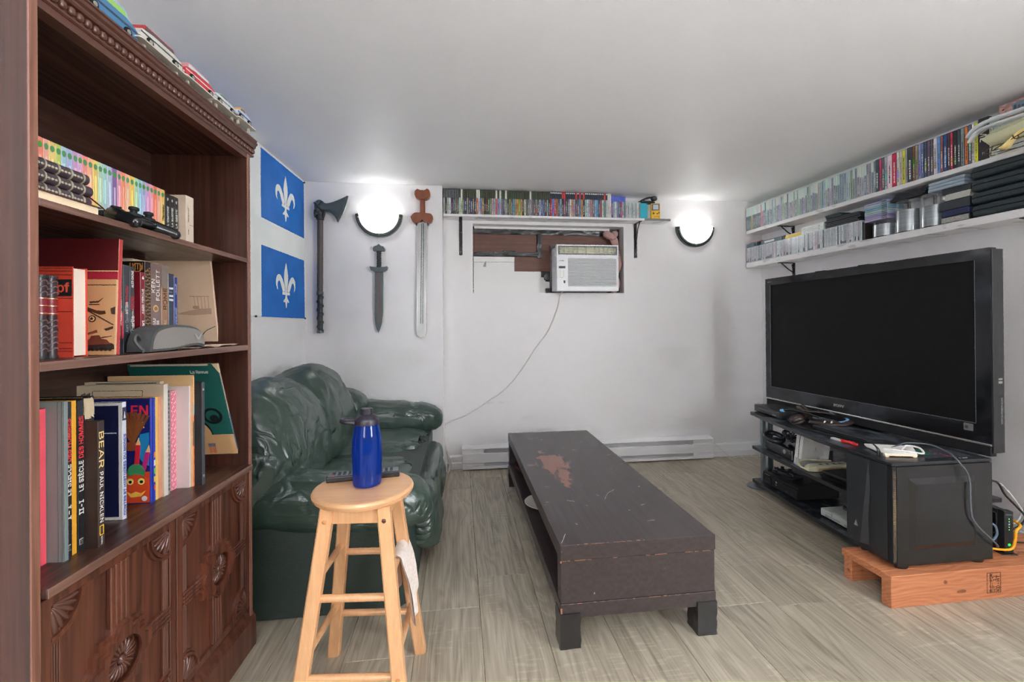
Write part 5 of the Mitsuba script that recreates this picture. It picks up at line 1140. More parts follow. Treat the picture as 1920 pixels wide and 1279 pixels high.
# --- top shelf
Z = ZU
t = thing('cream_book', 'cream-paged book lying flat under the three leather volumes', 'book')
cpart(t, 'page_block', MB().add(box(-.748, -.622, .004, .135, Z + .0003, Z + .0145), C(232, 212, 180)), 'print_matte', BM)
cpart(t, 'cover', MB().add(box(-.75, -.617, .001, .138, Z + .0145, Z + .0170), C(60, 34, 34)), 'print_satin', BM)
plain('gilt_leather', C(62, 50, 56), 0.22, 0.6); plain('gilt', C(214, 208, 184), 0.25, metal=0.7)
for i, nm in enumerate(('lowest', 'middle', 'topmost')):
    z0 = Z + .0172 + i*.0232
    t = thing('gilt_volume', f'dark leather volume with gilt bands lying flat, {nm} of the stack of three', 'book', 'gilt leather volumes stacked on the top shelf')
    th = np.linspace(-np.pi/2, np.pi/2, 10)
    e0, e1 = -.748, -.613 + (.004 if i == 1 else 0) - (.004 if i == 2 else 0)
    pol = Polygon([(.034 - .010*math.cos(a), z0 + .0113 + .0113*math.sin(a)) for a in th] + [(.13, z0 + .0226), (.13, z0)])
    part(t, 'cover', xf(xf(prism(pol, e1 - e0), frame((e0, 0, 0), (0, 1, 0), (0, 0, 1), (1, 0, 0))), BM), 'gilt_leather', 40)
    for k in range(5):
        x = e0 + .010 + k*.0268
        pol2 = Polygon([(.034 - .0112*math.cos(a), z0 + .0113 + .0122*math.sin(a)) for a in th] + [(.036, z0 + .0226), (.036, z0)])
        part(t, 'gilt_band', xf(xf(prism(pol2, .003), frame((x, 0, 0), (0, 1, 0), (0, 0, 1), (1, 0, 0))), BM), 'gilt', 40)
        for j in range(3):
            if k < 4: part(t, 'gilt_flower', xf(xf(ico(1), move(x + .0075 + .0072*j, .0242, z0 + .010) @ scl(.0030, .0011, .0026)), BM), 'gilt', True)
rb_ = np.array([(-.612, .030, Z + .041), (-.600, .024, Z + .031), (-.592, .02, Z + .024), (-.586, .018, Z + .0185)])
solo('ribbon', xf(tube(spline(rb_, 5), .0034, 6, flat=.25), BM), 'label_red', 'dark red bookmark ribbon hanging from the stacked leather volumes', 'ribbon', True)
edges = [-.604, -.589, -.577, -.562, -.549, -.536, -.521, -.509, -.497, -.483, -.469, -.455, -.442, -.428, -.414, -.3985, -.386, -.372, -.358, -.342, -.329, -.316, -.302, -.287, -.273, -.259, -.245, -.2275]
mcol = [(238, 140, 118, 'salmon'), (240, 176, 156, 'peach'), (236, 206, 130, 'yellow'), (196, 206, 110, 'lime'), (170, 204, 214, 'pale blue'), (172, 182, 216, 'periwinkle'), (196, 158, 196, 'lilac'), (222, 172, 206, 'pink-lilac'), (236, 152, 142, 'coral'), (242, 178, 142, 'apricot'), (234, 204, 112, 'golden'), (190, 216, 184, 'pale green'), (170, 208, 204, 'aqua'), (182, 198, 214, 'grey-blue'), (134, 104, 160, 'purple'), (226, 158, 176, 'rose'), (240, 146, 112, 'orange'), (240, 182, 150, 'light peach'), (238, 200, 100, 'bright yellow'), (182, 214, 170, 'mint'), (150, 196, 210, 'sky blue'), (168, 180, 212, 'blue-lilac'), (210, 160, 204, 'mauve'), (236, 160, 178, 'pink'), (238, 128, 96, 'deep orange'), (238, 168, 142, 'pale salmon'), (240, 200, 120, 'cream-yellow')]
lf = Polygon(spline([(0, .0085), (.0045, .004), (.004, -.004), (0, -.0075), (-.004, -.004), (-.0045, .004), (0, .0085)], 4)[:, :2])
for i, (a, b, (r_, g_, b_, nm)) in enumerate(zip(edges[:-1], edges[1:], mcol)):
    col = C(r_, g_, b_)
    t = thing('manga_volume', f'{nm} volume, number {i + 1} from the left in the pastel row on the top shelf', 'book', 'pastel volumes on the top shelf')
    W = BM
    a2, b2 = a + .0004, b - .0004
    mb = MB().add(box(a2, b2, .14, .142, Z + .0004, Z + .173, .0005), col).add(box(a2, a2 + .0008, .1405, .255, Z + .0004, Z + .173), col).add(box(b2 - .0008, b2, .1405, .255, Z + .0004, Z + .173), col)
    cpart(t, 'cover', mb, 'print_gloss')if False else cpart(t, 'cover', mb, 'print_gloss', W)
    cpart(t, 'page_block', MB().add(box(a2 + .0008, b2 - .0008, .142, .254, Z + .001, Z + .1725), C(232, 222, 204)), 'print_matte', W)
    c = (a + b)/2; light = [min(1, x*1.35 + .1) for x in col]; dark = [x*.72 for x in col]
    green = C(88, 150, 96) if i % 7 else C(70, 150, 60)
    cpart(t, 'leaf_emblem', MB().add(xf(prism(affinity.scale(lf, min(1, (b - a)*75), .9, origin=(0, 0)), .0005), frame((c, .14, Z + .157), (1, 0, 0), (0, 0, 1), (0, -1, 0))), green), 'print_satin', W)
    mk = MB().add(sp(c - .0022, c + .0022, .14, Z + .075, Z + .135), light).add(sp(c - .0014, c + .0014, .14, Z + .010, Z + .040), dark)
    if i in (14,): mk = MB().add(sp(c - .0022, c + .0022, .14, Z + .072, Z + .125), C(206, 196, 214)).add(sp(c - .0014, c + .0014, .14, Z + .010, Z + .040), dark)
    mk.add(xf(prism(Point(0, 0).buffer(.0030), .0005), frame((c, .14, Z + .052), (1, 0, 0), (0, 0, 1), (0, -1, 0))), C(206, 80, 90)).add(xf(prism(Point(0, 0).buffer(.0021), .0005), frame((c, .1396, Z + .052), (1, 0, 0), (0, 0, 1), (0, -1, 0))), light)
    cpart(t, 'spine_print', mk, 'print_satin', W)
    if i == 26: spine_text(t, BM, 'Chandeleur', c, .1395, Z + .105, .007, BLK, True, True, .05)
for i, (a, b, ttl, nm) in enumerate(((-.2265, -.2085, 'L\'EMPIRE', 'left'), (-.2075, -.1895, 'LA GUERRE', 'middle'), (-.1885, -.1715, 'LA GESTE', 'right'))):
    t, W = book('paperback', f'black paperback with white lettering after the pastel row, {nm} of three', a, b, .139, Z, .166, .11, C(24, 24, 26), soft=True)
    spine_text(t, W, ttl, (a + b)/2, .139, Z + .10, .0068, WHT, True, True, .058); spine_text(t, W, 'TOME', (a + b)/2 + .002, .139, Z + .034, .006, WHT if i else C(206, 110, 120), True, True, .032)
    patch(t, W, 'spine_mark', [(sp((a + b)/2 - .002, (a + b)/2 + .002, .139, Z + .146, Z + .154), C(206, 200, 190))])
t, W = book('cream_book', 'cream slipcased book at the right end of the pastel row', -.178 + .009, -.132, .118, Z, .178, .13, C(226, 206, 184), spine=C(232, 216, 198))
spine_text(t, W, 'histoires du soir', -.158, .118, Z + .118, .0042, C(110, 96, 84), True, False, .045); spine_text(t, W, 'roman', -.158, .118, Z + .066, .0042, C(110, 96, 84), True, False, .018)
patch(t, W, 'red_rule', [(sp(-.152, -.133, .118, Z + .087, Z + .0880), C(170, 60, 56))])
# gamepad on the top shelf
def gamepad(name, label, M, mats=('black_plastic', 'black_matte'), s=1.0, sticks=True):
    t = thing(name, label, 'game controller')
    body = [pillow((0, 0, .022), (.058, .030, .014), (.7, .7, .8), wr=0, sub=3)]
    for sx_ in (-1, 1):
        body.append(hull(np.vstack([ico(2).vertices*r + np.array(c) for c, r in (((sx_*.048, .006, .022), .021), ((sx_*.062, -.020, .016), .017), ((sx_*.068, -.052, .010), .0125))])))
    part(t, 'body', xf(join(body), M), mats[0], True)
    if sticks:
        for sx_ in (-1, 1):
            part(t, 'thumb_stick', xf(join(cyl((sx_*.024, -.014, .03), (sx_*.024, -.014, .046), .007, 14), xf(lathe([(0, .044), (.0095, .044), (.0105, .047), (.0095, .051), (.006, .0525), (0, .0515)], 18), move(sx_*.024, -.014, 0)), xf(lathe([(.016, .030), (.014, .037), (.008, .038)], 18), move(sx_*.024, -.014, 0))), M), mats[1], 40)
    for k in range(4):
        a = k*math.pi/2; part(t, 'face_button', xf(ico(1), M @ move(.047 + .011*math.cos(a), .008 + .011*math.sin(a), .0425) @ scl(.0045, .0045, .003)), mats[1], True)
    part(t, 'direction_pad', xf(join(box(-.058, -.036, .005, .011, .040, .0445, .001), box(-.050, -.044, -.003, .019, .040, .0445, .001)), M), mats[1])
    for sx_ in (-1, 1): part(t, 'trigger', xf(pillow((sx_*.046, .032, .022), (.016, .010, .010), (.8, .8, .8), wr=0, sub=3), M), mats[1], True)
    return t
gp_M = BM @ move(-.474, .046, Z + .001) @ rot((0, 0, 1), 2) @ rot((1, 0, 0), 6)
gamepad('game_controller', 'glossy black game controller lying in front of the pastel volumes on the top shelf', gp_M, ('controller_gloss', 'black_matte'))
plain('controller_gloss', C(18, 19, 21), 0.18, 0.6)
# ---------------------------------------------------------------- shelf over the window, with game cases
tex('shelf_white', lambda p, n, uv: mix(C(226, 226, 226), C(196, 196, 196), smoothstep(0.62, 0.7, fbm(p.x*16 + p.y*9, p.z*60, p.y*14, 4))), 0.4, 0.45)
plain('bracket_black', C(20, 20, 21), 0.35); plain('shelf_end', C(120, 122, 126), 0.6)
gs = thing('wall_shelf', 'white wall shelf on black brackets over the air conditioner', 'shelf')
part(gs, 'board', box(-.108, 1.675, 3.245, YB - .001, 1.9195, 1.938, .0015), 'shelf_white')
part(gs, 'board_end', box(1.46, 1.6765, 3.2440, 3.2455, 1.9202, 1.9375), 'shelf_end', label='unpainted grey front edge at the right')
def bracket(owner, M, arm, leg):
    # M: x across, y into the wall, z up; the corner of the bracket under the shelf at the wall
    k = part(owner, 'bracket', xf(join(box(-.013, .013, -.004, -.0005, -leg, 0, .001), box(-.012, .012, -arm, 0, -.004, -.0003, .001),
        hull([(-.0035, -.004, -.012), (.0035, -.004, -.012), (-.0035, -.004, -leg*.92), (.0035, -.004, -leg*.92), (-.0035, -.020, -.012), (.0035, -.020, -.012), (-.0035, -.008, -leg*.7), (.0035, -.008, -leg*.7)]),
        tube([(0, -.006, -leg*.75), (0, -.05, -.05), (0, -arm*.8, -.006)], .004, 6)), M), 'bracket_black')
    for z in (.08, .35, .9): part(k, 'screw', xf(ico(1), M @ move(.006*((z > .3)*2 - 1)*(z < .9), -.006, -leg*z) @ scl(.0035, .002, .0035)), 'satin_silver', True)
bracket(gs, move(.022, YB, 1.9195), .11, .272); bracket(gs, move(1.434, YB, 1.9195), .11, .275)
# palette words for labels
WORDS = {'black': (28, 30, 32), 'dark grey': (70, 74, 78), 'grey': (128, 130, 134), 'pale grey': (186, 190, 192), 'white': (226, 226, 224), 'red': (196, 44, 54), 'dark red': (120, 40, 46), 'pink': (214, 130, 160), 'magenta': (190, 40, 100), 'orange': (214, 120, 60), 'brown': (112, 80, 60), 'tan': (196, 170, 130), 'yellow': (216, 200, 70), 'olive': (120, 130, 60), 'green': (70, 130, 80), 'pale green': (190, 210, 184), 'teal': (60, 110, 120), 'pale blue': (150, 190, 216), 'blue': (60, 96, 170), 'navy': (36, 48, 84), 'lilac': (160, 140, 180)}
def word(c): return min(WORDS, key=lambda k: sum((a - b)**2 for a, b in zip(WORDS[k], c)))
def ordinal(n): return f"{n}{'th' if 10 <= n % 100 <= 20 else {1: 'st', 2: 'nd', 3: 'rd'}.get(n % 10, 'th')}"
r8 = random.Random(8)
def game_case(key, label, group, M, x, w, h, dep, shell, top, body, mark, cat='game case', tfrac=.80, accent=None, lean=0.0):
    """One case: plastic shell, and a printed spine insert with a top band, a body field and marks."""
    t = thing(key, label, cat, group)
    W = M @ move(x, 0, 0) @ (rot((0, 1, 0), lean) if lean else np.eye(4))
    cpart(t, 'shell', MB().add(box(.0004, w - .0004, 0, dep, .0003, h, .0007), shell), 'print_satin', W)
    mb = MB()
    z1 = h*tfrac
    mb.add(box(.0012, w - .0012, -.0004, .0004, .002, z1), body)
    if top is not None: mb.add(box(.0012, w - .0012, -.0004, .0004, z1 + .0006, h - .003), top)
    if accent is not None:
        a0 = r8.uniform(.08, .45)*z1; mb.add(box(.0012, w - .0012, -.0006, .0002, a0, a0 + r8.uniform(.2, .4)*z1), accent)
    z = .012 + r8.uniform(0, .02); zend = z1*r8.uniform(.6, .95)
    while z < zend:                                   # broken marks in the place of the title
        L = r8.uniform(.004, .012); ww = w*r8.uniform(.18, .30)
        mb.add(box(w/2 - ww/2, w/2 + ww/2, -.0007, .0001, z, min(z + L, zend)), mark); z += L + r8.uniform(.0015, .005)
    cpart(t, 'spine_print', mb, 'print_gloss', W)
    return t
# back shelf: (body colour, top band: d dark / w white / r red / b blue label, mark colour letter)
BACK = [((176,176,176),'d'),((60,62,64),'d'),((196,196,194),'d'),((222,222,220),'d'),((70,70,72),'d'),((64,66,70),'d'),((116,100,92),'d'),((84,80,72),'d'),((188,204,212),'d'),((206,210,150),'w'),
 ((56,84,86),'d'),((52,66,80),'d'),((150,146,140),'d'),((58,68,92),'d'),((48,60,88),'d'),((92,72,62),'d'),((80,80,82),'d'),((176,88,58),'w'),((196,204,210),'w'),((130,140,180),'d'),((150,120,60),'d'),((52,54,58),'d'),((70,78,84),'d'),((66,84,70),'d'),((120,140,110),'d'),((214,170,176),'d'),((168,172,180),'d'),((204,96,110),'w'),((140,160,180),'d'),((160,190,210),'w'),((110,120,130),'d'),((96,106,120),'d'),((120,122,116),'w'),((60,70,76),'d'),((136,138,90),'d'),((96,84,86),'d'),((110,150,190),'d'),((140,140,120),'d'),((216,160,110),'d'),((128,160,70),'d'),((206,150,110),'d'),((58,56,54),'d'),((206,200,180),'d'),((120,122,124),'d'),((110,110,116),'d'),((116,108,110),'w'),((132,128,126),'d'),((96,92,92),'d'),((150,150,148),'d'),((84,88,94),'d'),((184,188,190),'d'),((90,110,150),'d'),((96,120,150),'d'),((80,82,88),'d'),((150,152,152),'d'),((60,60,64),'d')]
PS = [((178,48,64),'s'),((90,150,210),'s'),((168,40,70),'s'),((170,110,70),'s'),((90,90,100),'s'),((130,170,180),'s'),((60,58,58),'r'),((150,60,100),'r'),((58,60,66),'s'),((120,116,120),'s'),((222,218,214),'s'),((206,130,120),'s'),((150,160,170),'s'),((70,72,80),'r'),((110,104,104),'s'),((80,140,200),'r'),((206,130,70),'s'),((60,56,60),'r'),((150,190,200),'s'),((214,216,214),'s'),((180,170,190),'s'),((196,150,140),'s'),((100,90,96),'s'),((150,186,214),'s'),((110,160,206),'s'),((84,88,100),'s'),((150,90,100),'s'),((206,208,210),'s'),((130,140,150),'r'),((190,192,190),'s'),((206,206,206),'t'),((214,214,216),'t')]
BL = [((70,80,92),'b'),((190,200,208),'b'),((214,218,220),'b'),((150,156,160),'b'),((60,80,96),'b'),((176,50,84),'b'),((206,208,210),'b'),((120,128,132),'b')]
DV = [((190,198,200),None),((176,184,188),None),((200,206,208),None),((158,166,170),None),((206,210,212),None),((170,178,182),None),((214,218,220),None),((140,148,154),None)]
MK = lambda c: C(236, 236, 232) if sum(c) < 360 else C(54, 56, 62)
x, n = -.1070, 0
GR = 'game cases on the shelf over the air conditioner'
MB_ = frame((0, 3.250, 1.9382), (1, 0, 0), (0, 1, 0))
for seq in (BACK, PS, BL, DV):
    for (c, k) in seq:
        n += 1
        w = {'b': .0146, None: .0152}.get(k, .0145) if seq is not PS else .0152
        c2 = tuple(min(255, max(0, v + r8.randint(-10, 10))) for v in c)
        kind = {'d': 'black', 'w': 'white-topped', 's': 'dark-topped', 'r': 'red-topped', 'b': 'blue-topped', 't': 'tall pale', None: 'short pale'}[k]
        lab = f'{kind} case with {word(c2)} spine, {ordinal(n)} from the left over the air conditioner'
        if seq is BACK:
            shell = C(34, 38, 34) if k == 'd' else C(214, 214, 204); top = C(58 + r8.randint(0, 20), 66 + r8.randint(0, 20), 60) if k == 'd' else C(220, 220, 210)
            if n < 9: shell, top = C(36, 37, 39), C(92, 94, 96)
            h, tf = .1865, (.64 if n < 9 else .66)
        elif seq is PS:
            shell, h, tf = C(28, 30, 34), .1865, .72
            top = {'s': C(44, 56, 70), 'r': C(206, 64, 66), 't': C(214, 214, 214)}[k]
            if k == 't': shell = C(206, 208, 208)
        elif seq is BL: shell, top, h, tf = C(74, 92, 190), C(96, 116, 206), .168, .74
        else: shell, top, h, tf = C(190, 198, 202), C(206, 212, 214), .126 + r8.uniform(0, .003), .93
        t = game_case('game_case', lab, GR, MB_, x, w - .0003, h, .108, shell, top, C(*c2), MK(c2), tfrac=tf, accent=(C(*[min(255, max(0, v + r8.randint(-55, 55))) for v in c2]) if r8.random() < .45 and seq is not DV else None))
        if seq is PS and k in 's':
            cpart(t, 'logo_label', MB().add(xf(box(.0022, w - .0026, -.0008, .0001, .174, .1835), MB_ @ move(x, 0, 0)), C(222, 222, 220)), 'print_satin')
        x += w
XE = x
# things at the right end of this shelf
plain('cyan_plastic', C(44, 176, 200), 0.35); plain('yellow_plastic', C(238, 184, 40), 0.35); plain('lcd_grey', C(196, 204, 210), 0.25); plain('soft_black', C(30, 34, 40), 0.4)
t = thing('turquoise_box', 'turquoise box standing at the end of the game cases beside the yellow handheld', 'box')
part(t, 'body', rbox(XE + .004, XE + .062, 3.262, 3.345, 1.9383, 2.064, .004), 'cyan_plastic', 30)
part(t, 'spine_dots', join(box(XE + .0618, XE + .0626, 3.27, 3.276, 1.985, 1.991), box(XE + .0618, XE + .0626, 3.27, 3.276, 2.02, 2.026)), 'black_matte', kind='stuff')
gx = 1.556
GB = frame((gx, 3.252, 1.9384), (1, 0, 0), (0, 1, 0)) @ rot((0, 0, 1), -6) @ rot((1, 0, 0), 0)
t = thing('handheld_console', 'yellow handheld game console standing at the right end of the shelf', 'handheld console')
part(t, 'body', xf(join(rbox(-.037, .037, 0, .025, 0, .124, .006)), GB), 'yellow_plastic', 30)
part(t, 'screen_frame', xf(rbox(-.031, .031, -.0012, .004, .066, .118, .002), GB), 'grey_plastic', 30)
part(t, 'screen', xf(box(-.021, .021, -.0018, .002, .073, .111), GB), 'lcd_grey')
part(t, 'direction_pad', xf(join(box(-.027, -.009, -.003, .002, .040, .046, .0008), box(-.021, -.015, -.003, .002, .034, .052, .0008)), GB), 'soft_black')
for (bx_, bz_) in ((.012, .040), (.026, .047)): part(t, 'round_button', xf(xf(ico(2), move(bx_, -.001, bz_) @ scl(.0052, .003, .0052)), GB), 'soft_black', True)
for bx_ in (-.008, .007): part(t, 'pill_button', xf(rbox(bx_ - .005, bx_ + .005, -.0016, .002, .017, .0205, .0015), GB), 'grey_plastic', 30)
part(t, 'speaker_mark', xf(join([box(.018 + i*.004, .0195 + i*.004, -.0008, .001, .010 - .001*i, .024 - .002*i) for i in range(4)]), GB), 'olive_mark', kind='stuff')
plain('olive_mark', C(150, 140, 30), 0.5)
t = thing('black_headset', 'black folded headset lying on top of the turquoise box', 'headset')
part(t, 'base', xf(pillow((1.497, 3.295, 2.076), (.072, .035, .012), (.7, .8, .8), wr=.002, seed=91, sub=4), np.eye(4)), 'soft_black', True)
part(t, 'band', tube(spline([(1.44, 3.29, 2.078), (1.475, 3.285, 2.098), (1.515, 3.28, 2.112), (1.55, 3.285, 2.113)], 5), [.008]*16, 8), 'soft_black', True)
part(t, 'ear_pad', pillow((1.552, 3.272, 2.103), (.026, .020, .019), (.8, .8, .8), wr=0, sub=4), 'soft_black', True)
part(t, 'ear_grille', join([xf(lathe([(.0045, 0), (.006, .001), (.0045, .002)], 12), frame((1.552 + .011*math.cos(a), 3.2515, 2.103 + .009*math.sin(a)), (1, 0, 0), (0, 0, 1), (0, -1, 0))) for a in np.linspace(0, 2*np.pi, 5)[:-1]]), 'post_silver', 40, kind='stuff')

# ---------------------------------------------------------------- two long shelves on the right wall
rsu = thing('wall_shelf', 'upper long white shelf on the right wall, full of upright cases up to the ceiling', 'shelf')
part(rsu, 'board', xf(box(.001, 1.98, -.150, -.001, 1.850, 1.8755, .0015), RM), 'shelf_white')
rsl = thing('wall_shelf', 'lower long white shelf on the right wall just above the television', 'shelf')
part(rsl, 'board', xf(box(.001, 1.98, -.151, -.001, 1.568, 1.6065, .0015), RM), 'shelf_white')
for o, z in ((rsu, 1.850), (rsl, 1.568)):
    for r_ in (.33, 1.72): bracket(o, RM @ move(r_, 0, z), .135, .10 if o == rsl else .09)
MU = RM @ move(0, -.148, 1.8757)
GU = 'upright cases on the upper right wall shelf'
x = .004; n = 0
while x < 1.078:
    n += 1; w = .0146
    yel = n in (5,); pk = n in (12, 13)
    c2 = (206, 190, 120) if yel else (206, 150, 176) if pk else tuple(v + r8.randint(-16, 16) for v in ((92, 98, 112) if n < 12 else (130, 140, 152) if r8.random() < .55 else (176, 184, 188)))
    tf = .62 if n < 12 else r8.choice((.60, .63, .95, .97, .66))
    sh = C(196 + r8.randint(-8, 8), 212 + r8.randint(-6, 6), 202 + r8.randint(-6, 6))
    game_case('game_case', f'pale-topped case with {word(c2)} spine, {ordinal(n)} from the corner on the upper right shelf', GU, MU, x, w - .0004, .1905, .130, sh, C(206 + r8.randint(-14, 14), 220 + r8.randint(-10, 6), 214), C(*c2), C(226, 228, 226) if sum(c2) < 420 else C(90, 96, 106), tfrac=tf)
    x += w
DVD = [(60,76,88),(196,70,104),(92,92,104),(176,180,186),(236,214,224),(190,44,78),(216,216,212),(206,196,176),(200,204,92),(150,156,170),(58,60,64),(116,78,58),(150,140,116),(140,152,190),(96,112,150),(62,74,96),(96,84,104),(84,86,92),(214,206,212),(96,146,200),(140,86,78),(40,72,130),(66,56,58),(184,44,84),(38,38,40),(58,66,78),(122,138,142),(204,116,66),(94,100,116),(224,224,224),(208,212,60),(48,44,48)]
BN = [1.078,1.102,1.117,1.132,1.148,1.174,1.199,1.215,1.228,1.246,1.255,1.282,1.295,1.310,1.323,1.338,1.353,1.368,1.382,1.399,1.413,1.4265,1.4445,1.457,1.4695,1.487,1.501,1.517,1.532,1.546,1.5575,1.571,1.612]
for i, c in enumerate(DVD):
    w = BN[i + 1] - BN[i]
    n += 1
    nm = word(c)
    if i == len(DVD) - 1: lab = 'wide black box set with thin white lettering behind the white hangers'
    else: lab = f'{nm} spined case, {ordinal(i + 1)} of the coloured ones, upper right shelf'
    t = game_case('film_case', lab, GU, MU, BN[i], w - .0006, .190 if i != 31 else .200, .130, C(34, 36, 40) if sum(c) < 420 else C(*[int(v*.92) for v in c]), C(*[min(255, int(v*1.12)) for v in c]), C(*c), MK(c), cat='film case', tfrac=.82, accent=C(*[min(255, max(0, v + r8.randint(-60, 60))) for v in c]) if i != 31 and r8.random() < .7 else None) if i != 31 else None
    if i == 31:
        t = thing('film_case', lab, 'film case', GU)
        cpart(t, 'shell', MB().add(xf(box(0, w - .0006, 0, .13, .0003, .2, .001), MU @ move(BN[i], 0, 0)), C(44, 40, 44)), 'print_satin')
        for txt, z, hgt, fit in (('DME', .128, .026, .082), ('II', .030, .008, .012)):
            m = text(txt, hgt, .0006, False, fit); v = np.asarray(m.vertices)
            part(t, 'title_lettering', xf(m, MU @ frame((BN[i] + w/2 - hgt/2, -.0005, z + (fit/2 if txt == 'DME' else .006)), (0, 0, -1), (1, 0, 0), (0, -1, 0))), 'print_satin', color=np.tile(C(214, 212, 208), (len(v), 1)))
for i, (a, b, c) in enumerate(((1.613, 1.6285, (206, 214, 196)), (1.6295, 1.645, (200, 216, 214)))):
    game_case('film_case', f"pale case at the near end of the row behind the hangers, {'left' if i == 0 else 'right'} one", GU, MU, a, b - a, .190, .13, C(210, 218, 208), C(206, 214, 206), C(*c), C(120, 130, 130), cat='film case')
# lower shelf: a row of thin jewel cases
ML_ = RM @ move(0, -.149, 1.6068)
x = .004; n = 0
while x < .985:
    n += 1; w = .0106
    g = r8.randint(150, 226); c2 = (g, g + 4, min(255, g + 8)) if r8.random() < .8 else (196, 176, 186)
    if r8.random() < .12: c2 = (70, 74, 80)
    t = thing('jewel_case', f'thin {word(c2)} jewel case, {ordinal(n)} from the corner on the lower right shelf', 'jewel case', 'jewel cases on the lower right wall shelf')
    W = ML_ @ move(x, 0, 0)
    hh = .1255 + r8.uniform(-.0006, .0006)
    cpart(t, 'shell', MB().add(box(.0003, w - .0003, 0, .141, .0002, hh, .0006), C(190 + r8.randint(-14, 14), 202, 208)), 'print_gloss', W)
    mb = MB().add(box(.0016, w - .0016, -.0003, .0003, .003, hh - .003), C(*c2))
    if r8.random() < .4: mb.add(box(.0016, w - .0016, -.0005, .0002, .006, .006 + r8.uniform(.01, .03)), C(60, 62, 68))
    z = .03
    while z < .11:
        L = r8.uniform(.004, .012); mb.add(box(w*.38, w*.62, -.0005, .0002, z, z + L), C(96, 100, 108) if g > 110 else WHT); z += L + .004
    cpart(t, 'spine_print', mb, 'print_gloss', W)
    x += w
# lying on top of the jewel cases
def rbx(name, label, cat, r0, r1, d0, d1, z0, z1, col, b=.002, bsdf='print_satin', extra=()):
    t = thing(name, label, cat)
    cpart(t, 'body', MB().add(box(r0, r1, -d1, -d0, z0, z1, b), C(*col)), bsdf, RM)
    for nm, (a, b_, z0_, z1_, c) in extra:
        cpart(t, nm, MB().add(box(a, b_, -d1 - .0006, -d1 + .0002, z0_, z1_), C(*c)), bsdf, RM)
    return t
zt = 1.7335
rbx('video_tape', 'dark slate tape box lying at the corner end on the jewel cases', 'tape box', .006, .115, .02, .146, zt, zt + .032, (92, 112, 124), extra=[('end_label', (.088, .112, zt + .004, zt + .026, (34, 60, 70)))])
rbx('flat_box', 'flat reddish box on top of the slate tape box in the corner', 'box', .03, .16, .02, .14, zt + .0325, zt + .040, (150, 100, 96))
rbx('video_tape', 'slate grey tape box with a white label lying on the jewel cases', 'tape box', .163, .372, .02, .146, zt, zt + .030, (88, 104, 114), extra=[('paper_label', (.20, .30, zt + .007, zt + .022, (214, 218, 218)))])
rbx('black_box', 'small black box between the slate tape box and the yellow book', 'box', .374, .404, .03, .14, zt, zt + .030, (34, 36, 32))
t = thing('yellow_book', 'yellow book lying flat on the jewel cases', 'book')
cpart(t, 'cover', MB().add(box(.406, .544, -.147, -.02, zt, zt + .0125, .001), C(232, 206, 40)).add(box(.41, .548, -.146, -.02, zt + .0125, zt + .026, .001), C(222, 196, 140)), 'print_satin', RM)
for i, (z0, z1) in enumerate(((zt, zt + .022), (zt + .0225, zt + .052))):
    t = rbx('white_case', f"white console accessory case, {'lower' if i == 0 else 'upper'} of two lying on the jewel cases", 'case', .548, .728, .02, .146, z0, z1, (222, 230, 226), extra=[('round_mark', (.572, .580, z0 + .008, z0 + .016, (168, 178, 176))), ('round_mark', (.69, .70, z0 + .008, z0 + .016, (168, 178, 176))), ('faint_lettering', (.60, .655, z0 + .010, z0 + .0145, (190, 200, 198)))])
r9 = random.Random(9)
for i in range(7):
    z0 = zt + .0001 + i*.0125
    a = .735 + r9.uniform(0, .012); L = .24 if i < 5 else .12
    rbx('black_case', f'thin black sleeve, {ordinal(i + 1)} from the bottom of the dark stack on the jewel cases', 'sleeve', a, a + L - r9.uniform(0, .02), .02, .146 - r9.uniform(0, .006), z0, z0 + .0118, (30 + r9.randint(0, 12), 40 + r9.randint(0, 10), 44 + r9.randint(0, 10)))
rbx('black_case', 'dark case standing at the end of the jewel case row', 'sleeve', .988, 1.004, .02, .14, 1.6068, 1.72, (38, 36, 34)); 
plain('black_lacquer', C(30, 31, 33), 0.3)
# discs on spindles under clear covers
scene['clear_plastic'] = {'type': 'thindielectric', 'int_ior': 1.45}
def disc_col(p, n, uv):
    g = fbm(p.z*420, 3.0, 1.0, 2); h = noise(p.z*60, 2.0, 5.0)
    return mix(mix(C(120, 136, 146), C(176, 186, 190), g), C(128, 118, 112), 0.5*h)
scene['disc_stack'] = {'type': 'twosided', 'bsdf': {'type': 'principled', 'base_color': mikit.proc(disc_col), 'roughness': 0.28, 'metallic': 0.55}}
def spindle(r_, d, rad, h, fill, label):
    t = thing('disc_spindle', label, 'disc spindle', 'disc spindles on the lower right wall shelf')
    W = RM @ move(r_, -d, 1.6067)
    part(t, 'base', xf(lathe([(0, 0), (rad, 0), (rad, .004), (rad - .002, .0075), (0, .0075)], 40), W), 'black_plastic', 40)
    part(t, 'discs', xf(lathe([(0, .008), (.060, .008), (.060, fill), (.0595, fill + .0005), (.008, fill + .0005)], 48), W), 'disc_stack', 40)
    part(t, 'post', xf(lathe([(.0075, .008), (.0075, h - .012), (.005, h - .006), (0, h - .006)], 16), W), 'black_plastic', 40)
    part(t, 'cover', xf(lathe([(rad - .001, .006), (rad - .001, h - .008), (rad - .004, h - .002), (rad - .010, h), (0, h)], 48), W), 'clear_plastic', 40)
spindle(1.080, .078, .064, .102, .078, 'short clear spindle of discs under the stack of thin cases')
spindle(1.209, .076, .064, .185, .128, 'tall clear spindle of discs, left one of the two tall ones')
spindle(1.338, .076, .064, .182, .118, 'tall clear spindle of discs, right one next to the disc wallets')
